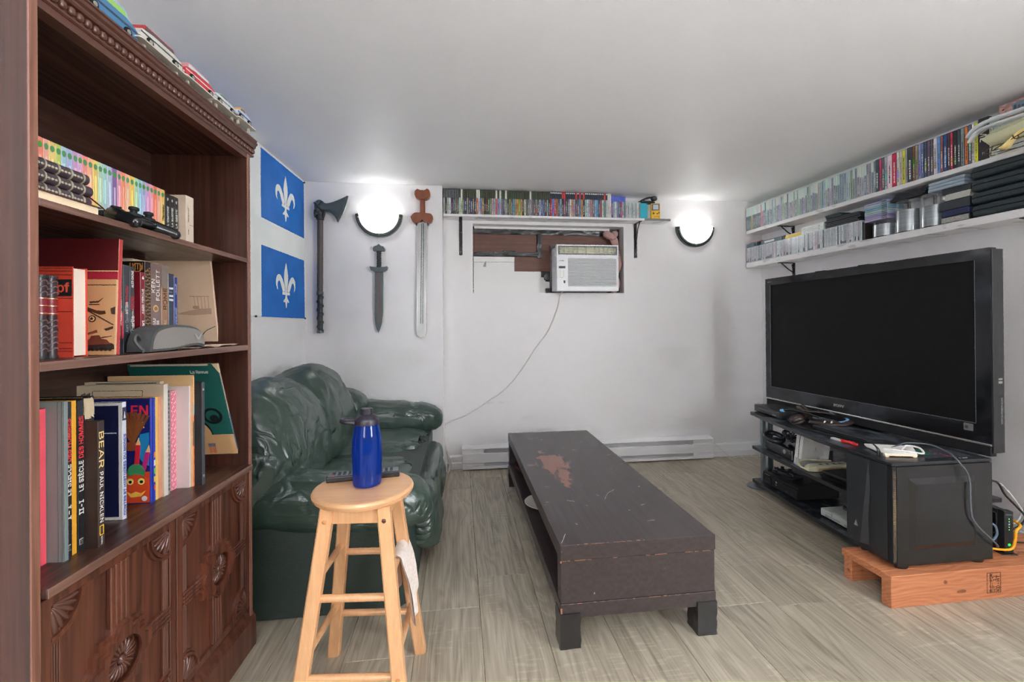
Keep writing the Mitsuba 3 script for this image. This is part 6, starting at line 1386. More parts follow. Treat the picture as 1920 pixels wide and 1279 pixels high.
for i in range(9):
    z0 = 1.7100 + i*.0122
    c = (150 + r9.randint(-30, 30), 166 + r9.randint(-20, 20), 190 + r9.randint(-16, 16))
    t = rbx('jewel_case', f'blue-grey jewel case lying flat, {ordinal(i + 1)} from the bottom on the short spindle', 'jewel case', 1.006 + r9.uniform(0, .004), 1.142 + r9.uniform(-.004, .002), .02, .143, z0, z0 + .0108, c, .0008)
    for k in range(2): cpart(t, 'edge_print', MB().add(box(1.109, 1.140, -.1436, -.1428, z0 + .002 + k*.004, z0 + .0045 + k*.004), C(*((24, 26, 30) if k else r9.choice(((50, 70, 60), (60, 58, 90), (30, 30, 34), (130, 134, 140)))))), 'print_gloss', RM)
for i in range(5):
    z0 = 1.7935 + i*.0085
    rbx('black_folder', f'thin black disc folder, {ordinal(i + 1)} from the bottom, lying across the tall spindles', 'folder', 1.150 + .004*i, 1.322 + .004*i, .02, .135 - .004*i, z0, z0 + .008, (34, 36, 40))
# disc wallets and the transparent boxes right of the spindles
def leafbox(name, label, r0, r1, z0, z1, col, leaves, lc, cat='disc wallet'):
    t = thing(name, label, cat)
    part(t, 'cover', xf(rbox(r0, r1, -.145, -.02, z0, z1, .005), RM), col, 30)
    if not leaves: return
    lm = join([box(r0 + .002, r1 - .003, -.1475, -.04, z0 + .004 + i*(z1 - z0 - .008)/leaves, z0 + .005 + i*(z1 - z0 - .008)/leaves) for i in range(leaves)])
    part(t, 'sleeves', xf(lm, RM), lc, kind='stuff')
plain('sleeve_cream', C(206, 208, 200), 0.5); plain('navy_fabric', C(38, 46, 84), 0.7); plain('wallet_black', C(40, 46, 50), 0.55); plain('clear_blue', C(150, 168, 182), 0.2, 0.6)
leafbox('disc_wallet', 'open wallet of pale disc sleeves lying lowest beside the tall spindles', 1.412, 1.532, 1.6068, 1.640, 'wallet_black', 12, 'sleeve_cream')
leafbox('disc_wallet', 'navy disc wallet on top of the pale sleeves', 1.414, 1.530, 1.6405, 1.672, 'navy_fabric', 4, 'wallet_black')
leafbox('disc_wallet', 'thick black zipped disc wallet in the middle of the wallet pile', 1.404, 1.534, 1.6725, 1.722, 'wallet_black', 0, 'wallet_black')
t = thing('case_sleeve', 'small pale metal-clipped sleeve pack on the black wallet', 'sleeve')
part(t, 'sleeves', xf(join([xf(box(1.428, 1.534, -.145 + .001*i, -.03, 1.7225 + i*.0042, 1.7255 + i*.0042), np.eye(4)) for i in range(8)]), RM), 'sleeve_cream', kind='stuff')
part(t, 'clip', xf(rbox(1.418, 1.430, -.150, -.13, 1.728, 1.750, .004), RM), 'satin_silver', 30)
t = thing('cassette_box', 'pale blue transparent box of slim cases lying on top under the upper shelf', 'box')
for i in range(3): part(t, 'slim_case', xf(rbox(1.352 + .002*i, 1.514, -.146, -.03, 1.7875 + i*.0165, 1.803 + i*.0165, .003), RM), 'clear_blue', 30)
part(t, 'support_case', xf(rbox(1.405, 1.53, -.13, -.03, 1.7575, 1.787, .004), RM), 'wallet_black', 30)
for i in range(4):
    z0 = 1.6068 + i*.0612
    t = thing('black_binder', f"large black disc binder, {('lowest', 'second lowest', 'third lowest', 'topmost')[i]} of the stack above the television", 'disc binder')
    part(t, 'cover', xf(pillow((1.735, -.086, z0 + .030), (.195, .077, .0296), (.18, .28, .38), wr=.003, seed=100 + i, sub=5), RM), 'binder_cloth', True)
    part(t, 'zip_seam', xf(tube(spline([(1.95, -.1615, z0 + .032), (1.75, -.1645, z0 + .030), (1.57, -.1620, z0 + .032), (1.542, -.14, z0 + .032)], 6), .0022, 6), RM), 'black_matte', True)
tex('binder_cloth', lambda p, n, uv: mix(C(32, 40, 44), C(46, 56, 60), fbm(p.x*220, p.y*220, p.z*220, 2)), 0.6, 0.35)
# pink patterned box, papers and hangers at the near end of the upper shelf
t = thing('pink_box', 'dusty pink patterned box above the white hangers on the upper shelf', 'box')
part(t, 'body', xf(box(1.650, 1.93, -.152, -.02, 2.036, 2.100, .003), RM), 'pink_card')
tex('pink_card', lambda p, n, uv: mix(C(150, 116, 112), C(184, 146, 140), smoothstep(0.4, 0.6, fbm(p.y*60, p.z*60, 2.0, 3))), 0.6, 0.3)
pmb = MB().add(box(1.70, 1.93, -.1528, -.1518, 2.046, 2.088), C(96, 116, 132)).add(box(1.664, 1.672, -.1528, -.1518, 2.072, 2.078), C(40, 30, 34))
for i in range(16): pmb.add(box(1.705 + i*.013, 1.714 + i*.013, -.1534, -.1524, 2.052 + .004*(i % 3), 2.078 - .005*(i % 4)), C(60 + 20*(i % 2), 70, 84))
cpart(t, 'front_print', pmb, 'print_satin', RM)
t = thing('game_box', 'pale box standing under the pink box at the near end of the upper shelf', 'box')
cpart(t, 'body', MB().add(xf(box(1.648, 1.93, -.138, -.02, 1.8758, 2.0355, .003), RM), C(206, 214, 214)), 'print_satin')
cpart(t, 'orange_print', MB().add(xf(box(1.70, 1.73, -.1386, -.1376, 1.97, 1.99), RM), C(220, 120, 70)), 'print_satin')
for i in range(3):
    t = thing('paper_folder', f"pale green folder tilted on the clothes hangers, {('front', 'middle', 'rear')[i]} one of three", 'folder')
    FM = RM @ move(1.66 + .008*i, -.19 + .012*i, 1.900 + .012*i) @ rot((0, 1, 0), -7) @ rot((1, 0, 0), 62)
    part(t, 'sheet', xf(box(0, .27, -.004, .0, .0, .085), FM), 'pale_green_card')
    part(t, 'edge', xf(box(0, .27, -.0046, -.0042, .0, .003), FM), 'olive_mark')
plain('pale_green_card', C(206, 208, 176), 0.6)
plain('hanger_white', C(222, 228, 230), 0.25); plain('hanger_wood', C(232, 208, 140), 0.35); plain('wire_dark', C(82, 72, 58), 0.35, metal=0.6); plain('wire_pale', C(206, 198, 172), 0.35)
for i, (dz, dd) in enumerate(((.0, .205), (-.030, .215))):
    p = [(1.565 + .012*i, -dd, 1.985 + dz), (1.585 + .01*i, -dd, 2.008 + dz), (1.62, -dd, 2.026 + dz), (1.67, -dd, 2.030 + dz), (1.80, -dd, 2.026 + dz), (1.96, -dd, 2.022 + dz)]
    pp = spline(p, 6)
    solo('clothes_hanger', xf(tube(pp, np.clip(.0165 - .007*np.exp(-np.arange(len(pp))/3.0), .008, None), 10, flat=.55), RM), 'hanger_white', f"white plastic clothes hanger at the right edge of the upper shelf, {'upper' if i == 0 else 'lower'} one", 'hanger', True)
p = spline([(1.70, -.222, 1.882), (1.716, -.222, 1.880), (1.735, -.222, 1.900), (1.77, -.222, 1.930), (1.83, -.222, 1.955), (1.93, -.222, 1.975)], 6)
t = thing('clothes_hanger', 'pale yellow wooden clothes hanger below the white hangers at the right edge', 'hanger')
part(t, 'bar', xf(tube(p, np.clip(.013 + .010*np.exp(-((np.arange(len(p)) - 7)/6.0)**2), .01, None), 12, flat=.5), RM), 'hanger_wood', True)
part(t, 'notch_hook', xf(tube(spline([(1.748, -.236, 1.918), (1.756, -.237, 1.900), (1.768, -.237, 1.900), (1.766, -.237, 1.912)], 5), .0022, 6), RM), 'wire_dark', True)
WH = [[(1.95, -.20, 2.005), (1.72, -.20, 1.935), (1.665, -.20, 1.908), (1.655, -.20, 1.893), (1.68, -.20, 1.888), (1.95, -.20, 1.890)],
      [(1.95, -.235, 1.985), (1.75, -.235, 1.905), (1.68, -.235, 1.878), (1.672, -.235, 1.862), (1.70, -.235, 1.856), (1.95, -.235, 1.862)],
      [(1.95, -.21, 1.925), (1.74, -.21, 1.905), (1.665, -.21, 1.905), (1.640, -.21, 1.893), (1.66, -.21, 1.876), (1.95, -.21, 1.846)]]
for i, q in enumerate(WH):
    solo('wire_hanger', xf(tube(spline(q, 8), .0018, 6), RM), 'wire_dark', f"dark wire clothes hanger among the hangers at the right edge, {('upper', 'lower', 'middle')[i]} one", 'hanger', True)
solo('wire_hanger', xf(tube(spline([(1.95, -.25, 1.838), (1.75, -.25, 1.842), (1.70, -.25, 1.852), (1.685, -.25, 1.870), (1.70, -.25, 1.862)], 8), .0020, 6), RM), 'wire_pale', 'pale wire clothes hanger hanging lowest at the right edge', 'hanger', True)
solo('wire_hanger', xf(tube(spline([(1.96, -.255, 1.872), (1.885, -.255, 1.860), (1.858, -.255, 1.835), (1.870, -.255, 1.812), (1.96, -.255, 1.806)], 8), .0022, 6), RM), 'wire_pale', 'pale looped wire hook at the right edge below the hangers', 'hanger', True)
# ---------------------------------------------------------------- things on the television stand
ZT_, ZMd, ZBt = .5101, .2811, .0601
t = thing('set_top_box', 'flat black set-top box at the far end of the television stand', 'set-top box')
SB = frame((1.950, 2.426, ZT_), (.128, .9918, 0), (-.9918, .128, 0))     # x along the front away from the camera, y towards the room
part(t, 'body', xf(join(rbox(0, .284, -.20, 0, .003, .047, .004)), SB), 'black_plastic', 30)
part(t, 'front_wave', xf(hull([(.004, .001, .008), (.28, .001, .008), (.28, .001, .036), (.004, .001, .040), (.05, .006, .012), (.24, .006, .012), (.24, .006, .030), (.05, .006, .032)]), SB), 'tv_gloss')
for i in range(5): part(t, 'button', xf(xf(ico(1), move(.20 - .024*i, .0062, .022) @ scl(.006, .003, .004)), SB), 'black_matte', True)
part(t, 'port_strip', xf(box(.030, .068, .005, .0075, .014, .024), SB), 'grey_plastic')
part(t, 'foot', xf(join([box(x, x + .02, y, y + .02, 0, .0035) for x in (.02, .24) for y in (-.18, -.03)]), SB), 'black_matte', kind='stuff')
plain('teal_fabric', C(20, 128, 160), 0.6); plain('sky_plastic', C(120, 176, 220), 0.35); plain('brown_black', C(46, 36, 33), 0.35)
# headphones: two cups, band and boom
hp = thing('headphones', 'black headset with blue ear pads lying on the television stand in front of the screen', 'headphones')
def cup(c, M, big):
    k = part(hp, 'ear_cup', xf(pillow((0, 0, 0), (.046, .040, .020), (.8, .8, .8), wr=0, sub=4), move(*c) @ M), 'brown_black', True)
    ring = [(.036*np.cos(a), .031*np.sin(a), .018) for a in np.linspace(0, 2*np.pi, 33)]
    part(k, 'cushion', xf(tube(ring, .0105, 10, closed=True), move(*c) @ M), 'brown_black', True)
    part(k, 'pad', xf(xf(ico(3), scl(.030, .026, .008)), move(*c) @ M @ move(0, 0, .014)), 'teal_fabric', True, label='blue inner pad')
cup((2.075, 2.40, .560), rot((0, 0, 1), 70) @ rot((1, 0, 0), 70) @ rot((0, 0, 1), 10), True)
cup((1.985, 2.34, .535), rot((0, 0, 1), 60) @ rot((1, 0, 0), 155), False)
bd = spline([(2.06, 2.37, .575), (2.13, 2.315, .573), (2.185, 2.24, .566), (2.175, 2.165, .555), (2.11, 2.14, .545), (2.045, 2.185, .538), (2.01, 2.27, .533)], 8)
part(hp, 'headband', tube(bd, .017, 12, flat=.42), 'brown_black', True)
part(hp, 'band_padding', tube(bd[12:34] + np.array([-.008, .010, .004]), .012, 10, flat=.4), 'sky_plastic', True, label='pale blue band padding')
for p_ in (bd[38], bd[41]): part(hp, 'band_ring', xf(ico(1), move(*p_) @ scl(.010, .004, .018)), 'satin_silver', True)
part(hp, 'microphone_boom', tube(spline([(1.975, 2.43, .566), (1.985, 2.38, .580), (2.01, 2.30, .576), (2.03, 2.23, .566)], 6), .006, 8), 'black_plastic', True)
part(hp, 'boom_hinge', xf(ico(2), move(1.975, 2.435, .565) @ scl(.016, .016, .010)), 'sky_plastic', True)
solo('headset_cable', tube(spline([(1.95, 2.37, .530), (1.92, 2.28, .516), (1.915, 2.18, .5135), (1.925, 2.08, .5135), (1.95, 1.98, .5135), (1.99, 1.88, .5135)], 8), .0023, 6), 'black_plastic', 'thin grey headset cable running along the top of the stand', 'cable', True)
solo('flat_console', join(rbox(1.965, 2.16, 1.79, 2.20, ZT_ + .0, ZT_ + .022, .004)), 'stand_black', 'thin black slab lying on the stand under the television', 'game console', 30)
# tangle of wire between the set-top box and the television
r10 = random.Random(10)
wp = [(2.06 + r10.uniform(-.03, .05), 2.52 + r10.uniform(-.07, .07), ZT_ + .01 + r10.uniform(0, .05)) for _ in range(14)]
solo('wire_tangle', tube(spline(wp, 8), .0024, 6), 'black_plastic', 'tangle of thin black wire behind the set-top box', 'wire', True)
# red lanyard and white plug
plain('red_cloth', C(206, 30, 34), 0.5)
solo('red_lanyard', join([tube(spline([(1.876 + r10.uniform(-.006, .012), 1.93 - .011*i + r10.uniform(-.006, .006), ZT_ + .006 + r10.uniform(0, .010)) for i in range(9)], 6), .0055, 7, flat=.5) for _ in range(3)]), 'red_cloth', 'crumpled red lanyard on the front edge of the television stand', 'lanyard', True)
solo('white_dongle', rbox(1.872, 1.894, 1.925, 1.985, ZT_ + .0, ZT_ + .011, .004), 'cord_white', 'small white dongle beside the red lanyard', 'dongle', 30)
# on the computer tower
plain('router_white', C(232, 230, 226), 0.35); plain('router_edge', C(232, 206, 178), 0.45)
t = thing('white_tray', 'flat white router-like tray lying on the computer tower', 'tray')
TR = frame((1.752, 1.590, pz1 + .0003), (.97, -.243, 0), (.243, .97, 0))
part(t, 'body', xf(hull(np.vstack([ico(1).vertices*.004 + np.array(c) for c in ((0, 0, .010), (.118, .0, .010), (.19, .125, .010), (.02, .150, .010), (.004, .004, .006), (.114, .004, .006), (.186, .12, .006), (.02, .146, .006))])), TR), 'router_white', 30)
part(t, 'edge', xf(join(hull([(.0, -.0042, .004), (.118, -.0042, .004), (.118, -.0042, .012), (0, -.0042, .012), (0, .006, .004), (.118, .006, .004), (.118, .006, .012), (0, .006, .012)]), box(0, .014, -.003, .02, 0, .005), box(.104, .118, -.003, .02, 0, .005), box(.02, .034, .13, .148, 0, .005), box(.16, .175, .10, .118, 0, .005)), TR), 'router_edge', label='warm cream underside edge')
part(t, 'top_mark', xf(box(.10, .125, .06, .066, .0138, .0143), TR), 'grey_plastic')
solo('white_cable', tube(spline([(1.865, 1.62, pz1 + .016), (1.90, 1.63, pz1 + .028), (1.925, 1.60, pz1 + .026), (1.915, 1.575, pz1 + .010), (1.86, 1.58, pz1 + .018), (1.80, 1.64, pz1 + .018)], 8), .004, 8), 'cord_white', 'short white cable looped on the white tray', 'cable', True)
for i, (x, y) in enumerate(((1.742, 1.610), (1.730, 1.588))):
    t = thing('usb_plug', f"black plug standing in the tower's top edge, {'far' if i == 0 else 'near'} one of two", 'plug')
    part(t, 'plug', rbox(x - .005, x + .005, y - .004, y + .004, pz1, pz1 + .018, .002), 'black_plastic', 30)
    part(t, 'cable', tube(spline([(x, y, pz1 + .016), (x - .002, y + .01, pz1 + .034), (x + .02, y + .06, pz1 + .044), (x + .07, y + .12, pz1 + .030), (x + .11, y + .17 + .02*i, pz1 + .006)], 8), .0022, 6), 'black_plastic', True)
solo('power_button', xf(lathe([(0, 0), (.008, 0), (.008, .003), (0, .004)], 18), move(1.726, 1.640, pz1)), 'black_matte', 'round black button on the front edge of the computer tower top', 'button', 40)
vt = MB(); 
for i in range(22):
    for j in range(9):
        x, y = 1.90 + i*.0096, 1.545 + j*.0135
        c = (24, 92, 62) if (i < 9 and j > 2 and r10.random() < .75) else (132, 46, 58) if (8 < i < 13 and r10.random() < .3) else (44, 48, 54)
        vt.add(box(x, x + .007, y, y + .010, pz1 - .0006, pz1 + .0006), C(*c))
cpart(pc, 'top_vent', vt, 'print_satin', label='perforated vent with green and red parts showing through')
for i, (x, y) in enumerate(((2.03, 1.53), (2.045, 1.528), (2.06, 1.53))): part(pc, 'top_screw', xf(ico(1), move(x, y, pz1) @ scl(.005, .004, .0018)), 'satin_silver', True)
solo('grey_cable', tube(spline([(1.86, 1.66, pz1 + .012), (1.923, 1.681, pz1 + .016), (1.985, 1.700, pz1 + .018), (2.05, 1.66, pz1 + .018), (2.035, 1.585, pz1 + .012), (1.985, 1.515, pz1 + .010), (1.975, 1.488, pz1 - .006), (2.006, 1.486, .500), (2.018, 1.486, .460), (2.016, 1.484, .417), (2.018, 1.484, .36), (2.025, 1.484, .321), (2.05, 1.484, .285), (2.10, 1.484, .240), (2.14, 1.485, .205), (2.165, 1.50, .185)], 8), .0033, 8), 'grey_plastic', 'grey cable running over the tower top and down its side panel', 'cable', True)
# modem
md = thing('modem', 'black upright modem with green lights on the wooden riser behind the tower', 'modem')
MDm = frame((2.286, 1.545, .1226), (.98, -.199, 0), (.199, .98, 0))
part(md, 'body', xf(join(rbox(-.018, .018, 0, .028, .004, .182, .003), box(-.016, .016, .028, .125, .004, .178, .002)), MDm), 'black_plastic', 30)
part(md, 'side_window', xf(box(-.0172, -.0155, .034, .118, .012, .164, .001), MDm), 'tv_gloss')
part(md, 'window_frame', xf(join(box(-.018, -.0165, .034, .120, .160, .163), box(-.018, -.0165, .032, .035, .012, .163)), MDm), 'grey_plastic')
part(md, 'foot', xf(box(-.03, .03, -.004, .13, 0, .004, .001), MDm), 'black_plastic')
part(md, 'top_lettering', xf(box(-.012, .012, -.0006, 0, .166, .169), MDm), 'grey_plastic')
def led(name, col, rad): scene[name] = {'type': 'diffuse', 'reflectance': {'type': 'rgb', 'value': [.02, .02, .02]}}; return {'type': 'area', 'radiance': {'type': 'rgb', 'value': [c*rad for c in col]}}
plain('led_body', C(20, 60, 24), 0.3)
for z, col, rr in ((.042, (.03, 1.0, .05), .0055), (.105, (.2, .9, .2), .0018), (.116, (.2, .9, .2), .002), (.127, (.15, .3, 1.0), .0026), (.139, (.2, .9, .2), .002), (.150, (.2, .9, .2), .002)):
    k = part(md, 'indicator_light', xf(xf(ico(2), scl(rr, .0012, rr)), MDm @ move(0, -.0006, z)), 'led_body', True)
    scene[k]['emitter'] = {'type': 'area', 'radiance': {'type': 'rgb', 'value': [c*.9 for c in col]}}
plain('yellow_rubber', C(244, 170, 20), 0.4); plain('blue_rubber', C(104, 126, 150), 0.4)
CB = lambda name, pts, r_, m, lab: solo(name, tube(spline(pts, 8), r_, 8), m, lab, 'cable', True)
CB('black_cable', [(2.20, 1.70, .44), (2.30, 1.62, .410), (2.338, 1.615, .393), (2.371, 1.615, .343), (2.437, 1.61, .276), (2.452, 1.60, .245), (2.407, 1.585, .224), (2.34, 1.575, .210), (2.25, 1.60, .19)], .0042, 'black_plastic', 'black cable arching out behind the tower to the modem')
CB('white_cable', [(2.22, 1.71, .43), (2.345, 1.635, .395), (2.40, 1.63, .357), (2.457, 1.625, .285), (2.462, 1.62, .26), (2.432, 1.62, .217), (2.38, 1.66, .18), (2.33, 1.68, .16)], .0042, 'cord_white', 'pale cable arching beside the black one behind the tower')
CB('yellow_cable', [(2.34, 1.64, .262), (2.327, 1.54, .252), (2.295, 1.528, .230), (2.289, 1.528, .192), (2.272, 1.53, .156), (2.22, 1.55, .150), (2.16, 1.60, .150)], .0052, 'yellow_rubber', 'yellow network cable in front of the modem')
CB('blue_cable', [(2.20, 1.62, .26), (2.247, 1.575, .242), (2.262, 1.570, .211), (2.258, 1.572, .187), (2.235, 1.575, .169), (2.19, 1.60, .16)], .0046, 'blue_rubber', 'grey-blue cable looping between tower and modem')
CB('black_cable', [(2.44, 1.62, .1275), (2.50, 1.60, .1275), (2.58, 1.56, .1275), (2.64, 1.50, .1275)], .003, 'black_plastic', 'thin black cable lying on the riser at the right edge')
# middle shelf: consoles and accessories
t = thing('game_console', 'black game console at the far end of the middle stand shelf', 'game console')
GX = frame((1.958, 2.335, ZMd), (.162, .9868, 0), (-.9868, .162, 0))
part(t, 'body', xf(hull([(a, b, z) for a in (0, .31) for b, z in ((-.23, .004), (0, .004), (0, .060), (-.23, .068), (-.01, .068))] + [(.155, -.24, .072)]), GX), 'tv_gloss')
part(t, 'base', xf(box(.01, .30, -.22, -.01, 0, .005), GX), 'black_matte')
part(t, 'power_ring', xf(xf(lathe([(0, 0), (.014, 0), (.014, .002), (.011, .003), (0, .003)], 24), frame((.085, 0, .036), (1, 0, 0), (0, 0, 1), (0, 1, 0), )), GX), 'satin_silver', 40)
part(t, 'lettering', xf(xf(text('XBOX 360', .006, .0005, True, fit=.05), frame((.275, .0004, .048), (-1, 0, 0), (0, 0, 1), (0, 1, 0))), GX), 'satin_silver')
part(t, 'end_trim', xf(join(box(.004, .008, .0, .003, .008, .062)), GX), 'satin_silver')
t = thing('headset', 'small black headset with tangled cord lying on the far console', 'headset')
part(t, 'ear_ring', tube([(1.995 + .045*np.cos(a), 2.535 + .055*np.sin(a), ZMd + .095 + .014*np.sin(a + .5)) for a in np.linspace(0, 2*np.pi, 30)], .015, 10, closed=True), 'soft_black', True)
part(t, 'ear_pad', xf(ico(2), move(1.985, 2.505, ZMd + .088) @ scl(.02, .03, .014)), 'soft_black', True)
cp_ = [(2.03 + r10.uniform(-.03, .05), 2.44 + r10.uniform(-.06, .06), ZMd + .085 + r10.uniform(0, .075)) for _ in range(36)]
part(t, 'cord', tube(spline(cp_, 6), .0042, 6), 'soft_black', True)
t = thing('white_console', 'white upright game console leaning in its grey stand on the middle shelf', 'game console')
WM = frame((1.943, 2.262, ZMd), (.985, .17, 0), (-.17, .985, 0)) @ rot((0, 1, 0), 9)
part(t, 'body', xf(rbox(.0, .215, 0, .044, .012, .176, .003), WM), 'router_white', 30)
part(t, 'front_groove', xf(box(-.0006, .002, .018, .022, .03, .168), WM), 'grey_plastic')
part(t, 'side_mark', xf(box(.10, .102, -.0006, .001, .095, .112), WM), 'black_matte')
part(t, 'stand', frame and xf(hull([(1.93, 2.258, ZMd), (1.945, 2.315, ZMd), (2.16, 2.29, ZMd), (2.165, 2.345, ZMd), (1.935, 2.262, ZMd + .038), (1.947, 2.312, ZMd + .042), (2.15, 2.296, ZMd + .012), (2.155, 2.34, ZMd + .012)]), np.eye(4)), 'stand_grey')
plain('stand_grey', C(186, 188, 188), 0.45); plain('aged_cream', C(214, 208, 178), 0.45); plain('aged_brown', C(176, 146, 104), 0.5)
t = thing('power_strip', 'aged cream power strip with its cord lying on the middle shelf', 'power strip')
PS_ = frame((1.908, 2.175, ZMd), (.985, .02, 0), (-.02, .985, 0))
part(t, 'body', xf(rbox(.035, .26, -.025, .030, .002, .034, .005), PS_), 'aged_cream', 30)
part(t, 'plug_end', xf(hull([(.0, -.012, .004), (.0, .018, .004), (.0, -.012, .024), (.0, .018, .024), (.042, -.024, .003), (.042, .030, .003), (.042, -.024, .034), (.042, .030, .034)]), PS_), 'aged_cream')
part(t, 'side_stain', xf(box(.05, .23, -.0256, -.024, .006, .020), PS_), 'aged_brown')
part(t, 'cord', xf(tube(spline([(.0, .0, .012), (-.012, .03, .02), (.01, .065, .034), (.07, .075, .04), (.14, .06, .036), (.2, .05, .034)], 8), .006, 8), PS_), 'aged_cream', True)
for i in range(4): part(t, 'socket', xf(box(.08 + i*.042, .098 + i*.042, -.008, .012, .0335, .0345), PS_), 'grey_plastic')
t = thing('slim_console', 'flat black slim console at the near end of the middle shelf', 'game console')
SC = frame((1.905, 1.722, ZMd), (-.02, 1, 0), (-1, -.02, 0))
part(t, 'lower_half', xf(hull([(0, -.26, .002), (.36, -.26, .002), (.36, -.012, .002), (0, -.012, .002), (0, -.26, .024), (.36, -.26, .024), (.36, .0, .020), (0, .0, .020)]), SC), 'black_plastic')
part(t, 'upper_half', xf(box(.002, .355, -.26, -.012, .028, .040, .002), SC), 'black_plastic')
part(t, 'slot', xf(box(.004, .354, -.25, -.016, .023, .029), SC), 'black_matte')
part(t, 'lettering', xf(box(.06, .08, -.0125, -.0115, .030, .034), SC), 'satin_silver')
# bottom shelf
t = thing('game_console', 'large black older game console on the bottom shelf of the television stand', 'game console')
XB = frame((1.966, 2.305, ZBt), (.02, .9998, 0), (-.9998, .02, 0))
part(t, 'body', xf(hull([(a, b, z) for a in (0, .30) for b, z in ((0, .006), (0, .078), (-.26, .006), (-.26, .082), (-.012, .084))]), XB), 'black_plastic')
part(t, 'front_panel', xf(join(box(.003, .205, -.0, .008, .012, .060, .002), box(.225, .297, .0, .008, .012, .060, .002), box(.003, .297, 0, .005, .062, .078, .001)), XB), 'black_matte')
part(t, 'top_groove', xf(hull([(.02, -.012, .0845), (.026, -.012, .0845), (.055, -.24, .0835), (.061, -.24, .0835), (.02, -.012, .080), (.061, -.24, .080)]), XB), 'black_matte')
for a in (.04, .085, .245, .272): part(t, 'controller_port', xf(rbox(a - .013, a + .013, .006, .0095, .016, .030, .005), XB), 'soft_black', 30)
for z, rr in ((.048, .006), (.032, .0035)): part(t, 'front_button', xf(xf(ico(2), scl(rr, .003, rr)), XB @ move(.172, .008, z)), 'satin_silver', True)
part(t, 'lettering', xf(box(.235, .285, .0048, .0056, .066, .071), XB), 'grey_plastic')
for i, (a, b) in enumerate(((.04, -.02), (.26, -.02))): part(t, 'foot', xf(box(a - .01, a + .01, b - .01, b + .01, 0, .0065), XB), 'grey_plastic')
gamepad('game_controller', 'black game controller lying on the older console on the bottom shelf', move(2.015, 2.47, ZBt + .086) @ rot((0, 0, 1), 110), ('soft_black', 'black_matte'))
t = thing('grey_console', 'light grey early game console at the near end of the bottom shelf', 'game console')
PSm = frame((1.928, 1.845, ZBt), (.03, .9996, 0), (-.9996, .03, 0))
plain('console_grey', C(176, 180, 176), 0.5); plain('console_grey_dark', C(140, 144, 142), 0.5)
part(t, 'body', xf(hull([(a, b, z) for a in (0, .27) for b, z in ((0, .008), (0, .044), (-.19, .008), (-.19, .048))] + [(a, b, .0485) for a in (.01, .26) for b in (-.01, -.18)]), PSm), 'console_grey')
part(t, 'lid', xf(lathe([(0, .0), (.062, .0), (.066, .004), (.060, .009), (0, .011)], 36), PSm @ move(.12, -.085, .046)), 'console_grey', 40)
part(t, 'front_lip', xf(join(box(.03, .12, .0, .004, .010, .022, .001), box(.15, .24, .0, .004, .010, .022, .001)), PSm), 'console_grey_dark')
for a in (.045, .215): part(t, 'large_button', xf(rbox(a - .018, a + .018, -.022, .012, .040, .050, .004), PSm), 'console_grey', 30)
part(t, 'side_groove', xf(box(.196, .198, .0002, .0012, .008, .046), PSm), 'console_grey_dark')
t = gamepad('game_controller', 'grey game controller with a coiled black cable on the light grey console', move(1.985, 1.955, ZBt + .060) @ rot((0, 0, 1), 60), ('console_grey', 'soft_black'), sticks=False)
part(t, 'coiled_cable', tube([(1.985 + .030*np.cos(a), 1.885 + .008*np.sin(a*.5) + .002*a/3, ZBt + .085 + .026*np.sin(a)) for a in np.linspace(0, 2*np.pi*7, 130)], .0042, 6), 'soft_black', True)

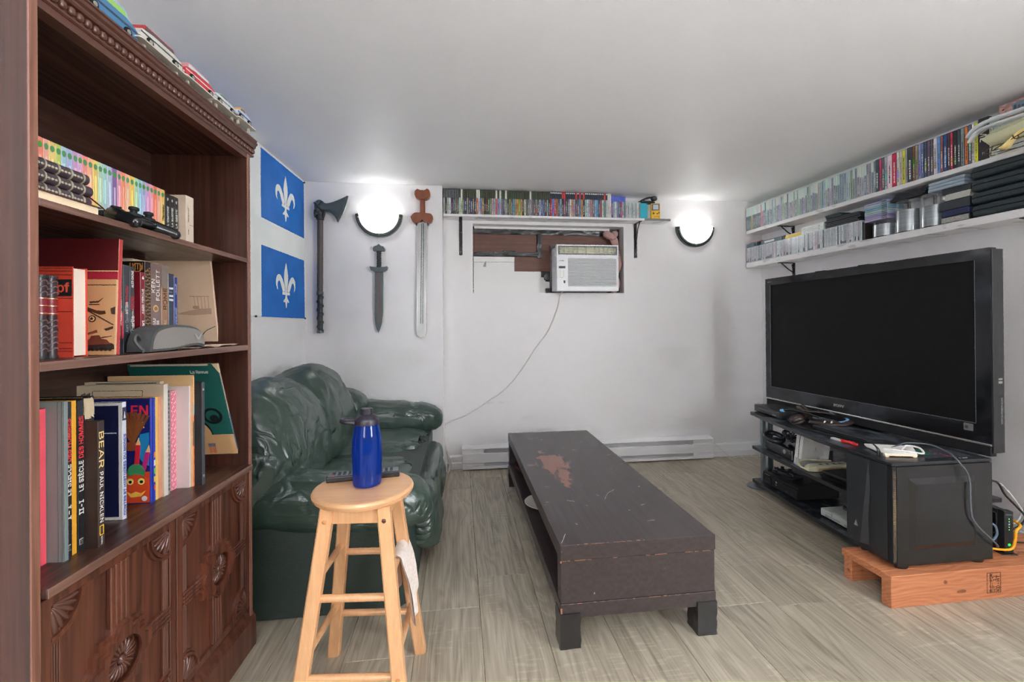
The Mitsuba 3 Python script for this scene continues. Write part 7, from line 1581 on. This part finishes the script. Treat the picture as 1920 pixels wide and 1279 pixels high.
# ---------------------------------------------------------------- model cars on display stands on top of the bookcase
ZTOP = 1.7872
def car(label, s, d, L, hgt, cols, stand=True, wid=.052, lift=.020, roof=.55, long=False, sflip=1, plate=None):
    zb = ZTOP + (lift + .004 if stand else 0)
    if stand:
        st_ = thing('display_stand', f'pale display plate on short legs under the {label}', 'display stand')
        pl0 = plate or L*1.12
        part(st_, 'plate', Bk(xf(prism(Polygon([(-pl0/2, -wid*.62), (pl0/2, -wid*.62), (pl0/2, wid*.62), (-pl0/2, wid*.62)]).buffer(.006), .0035), move(s, d, ZTOP + lift))), 'plate_pale')
        for a in (-.34, .34):
            for b in (-.4, .4): part(st_, 'leg', Bk(box(s + a*pl0 - .003, s + a*pl0 + .003, d + b*wid - .003, d + b*wid + .003, ZTOP, ZTOP + lift)), 'plate_pale')
    t = thing('model_car', label + ' on top of the bookcase', 'model car')
    W = BM @ move(s, d, zb)
    b0, bh = .010, hgt*.52
    side = Polygon([(-L/2, b0), (-L/2, b0 + bh*.55), (-L*.46, b0 + bh*.8), (-L*.2, b0 + bh), (L*.28, b0 + bh), (L*.46, b0 + bh*.75), (L/2, b0 + bh*.5), (L/2, b0)])
    body = xf(prism(side, wid), frame((0, wid/2, 0), (1, 0, 0), (0, 0, 1), (0, -1, 0)))
    cpart(t, 'body', MB().add(body, C(*cols[0])), 'print_gloss', W)
    cabp = Polygon([(-L*(.40 if long else .28), b0 + bh*.9), (-L*(.36 if long else .18), hgt), (L*(.30 if long else .10), hgt), (L*(.38 if long else .22), b0 + bh*.9)])
    cpart(t, 'cabin', MB().add(xf(prism(cabp, wid*.84), frame((0, wid*.42, 0), (1, 0, 0), (0, 0, 1), (0, -1, 0))), C(*cols[1])), 'print_gloss', W)
    cpart(t, 'windows', MB().add(xf(prism(cabp.buffer(-hgt*.07), wid*.86), frame((0, wid*.43, 0), (1, 0, 0), (0, 0, 1), (0, -1, 0))), C(*cols[2])), 'print_gloss', W)
    for a in (-.30, .30):
        for sd in (-1, 1):
            part(t, 'wheel', xf(xf(lathe([(0, -.005), (.009, -.005), (.0105, -.003), (.0105, .003), (.009, .005), (0, .005)], 20), frame((a*L, sd*wid*.48, .0105), (1, 0, 0), (0, 0, 1), (0, -1, 0))), W), 'black_matte', 40)
            part(t, 'hubcap', xf(xf(lathe([(0, .0), (.006, 0), (.005, .002), (0, .0025)], 16), frame((a*L, sd*(wid*.48 + .004), .0105), (1, 0, 0), (0, 0, 1), (0, -1, 0))), W), 'satin_silver', 40)
    cpart(t, 'trim', MB().add(box(-L*.49, L*.49, -wid/2 - .0008, wid/2 + .0008, b0 + bh*.42, b0 + bh*.56), C(*cols[3])), 'print_gloss', W)
    cpart(t, 'bumper', MB().add(box(L/2 - .002, L/2 + .004, -wid*.46, wid*.46, b0, b0 + .007, .001), C(190, 190, 186)).add(box(-L/2 - .004, -L/2 + .002, -wid*.46, wid*.46, b0, b0 + .007, .001), C(190, 190, 186)), 'print_gloss', W)
plain('plate_pale', C(206, 200, 184), 0.5)
car('blue toy van with pale green windows', -.555, .055, .150, .062, ((70, 120, 160), (150, 186, 208), (150, 196, 96), (44, 66, 86)), stand=False, long=True)
car('long red and silver toy car', -.400, .052, .150, .048, ((206, 204, 196), (170, 40, 46), (70, 74, 76), (70, 74, 72)), lift=.014, long=True)
car('red and white toy bus', -.245, .050, .140, .050, ((196, 60, 66), (206, 150, 152), (206, 206, 214), (226, 190, 190)), lift=.016, long=True)
car('pale green and white vintage toy car', -.130, .045, .115, .042, ((206, 212, 210), (150, 176, 140), (90, 100, 100), (120, 126, 124)), lift=.014)
car('yellow and pale blue toy car', -.035, .035, .088, .046, ((190, 200, 214), (222, 160, 60), (90, 90, 96), (70, 90, 150)), lift=.015)
solo('green_tin', xf(xf(lathe([(0, -.022), (.013, -.022), (.014, -.018), (.014, .020), (.012, .022), (.0115, .0), (0, 0)], 24), frame((-.085, .085, ZTOP + .062), (0, 0, 1), (0, 1, 0), (1, 0, 0))), BM), 'olive_green', 'small olive green tube behind the toy cars on the bookcase', 'tube', 40)
plain('olive_green', C(116, 124, 62), 0.4)
car('small grey-blue toy car at the far left', -.66, .055, .080, .040, ((120, 130, 140), (90, 96, 104), (40, 44, 48), (160, 160, 160)), stand=False)
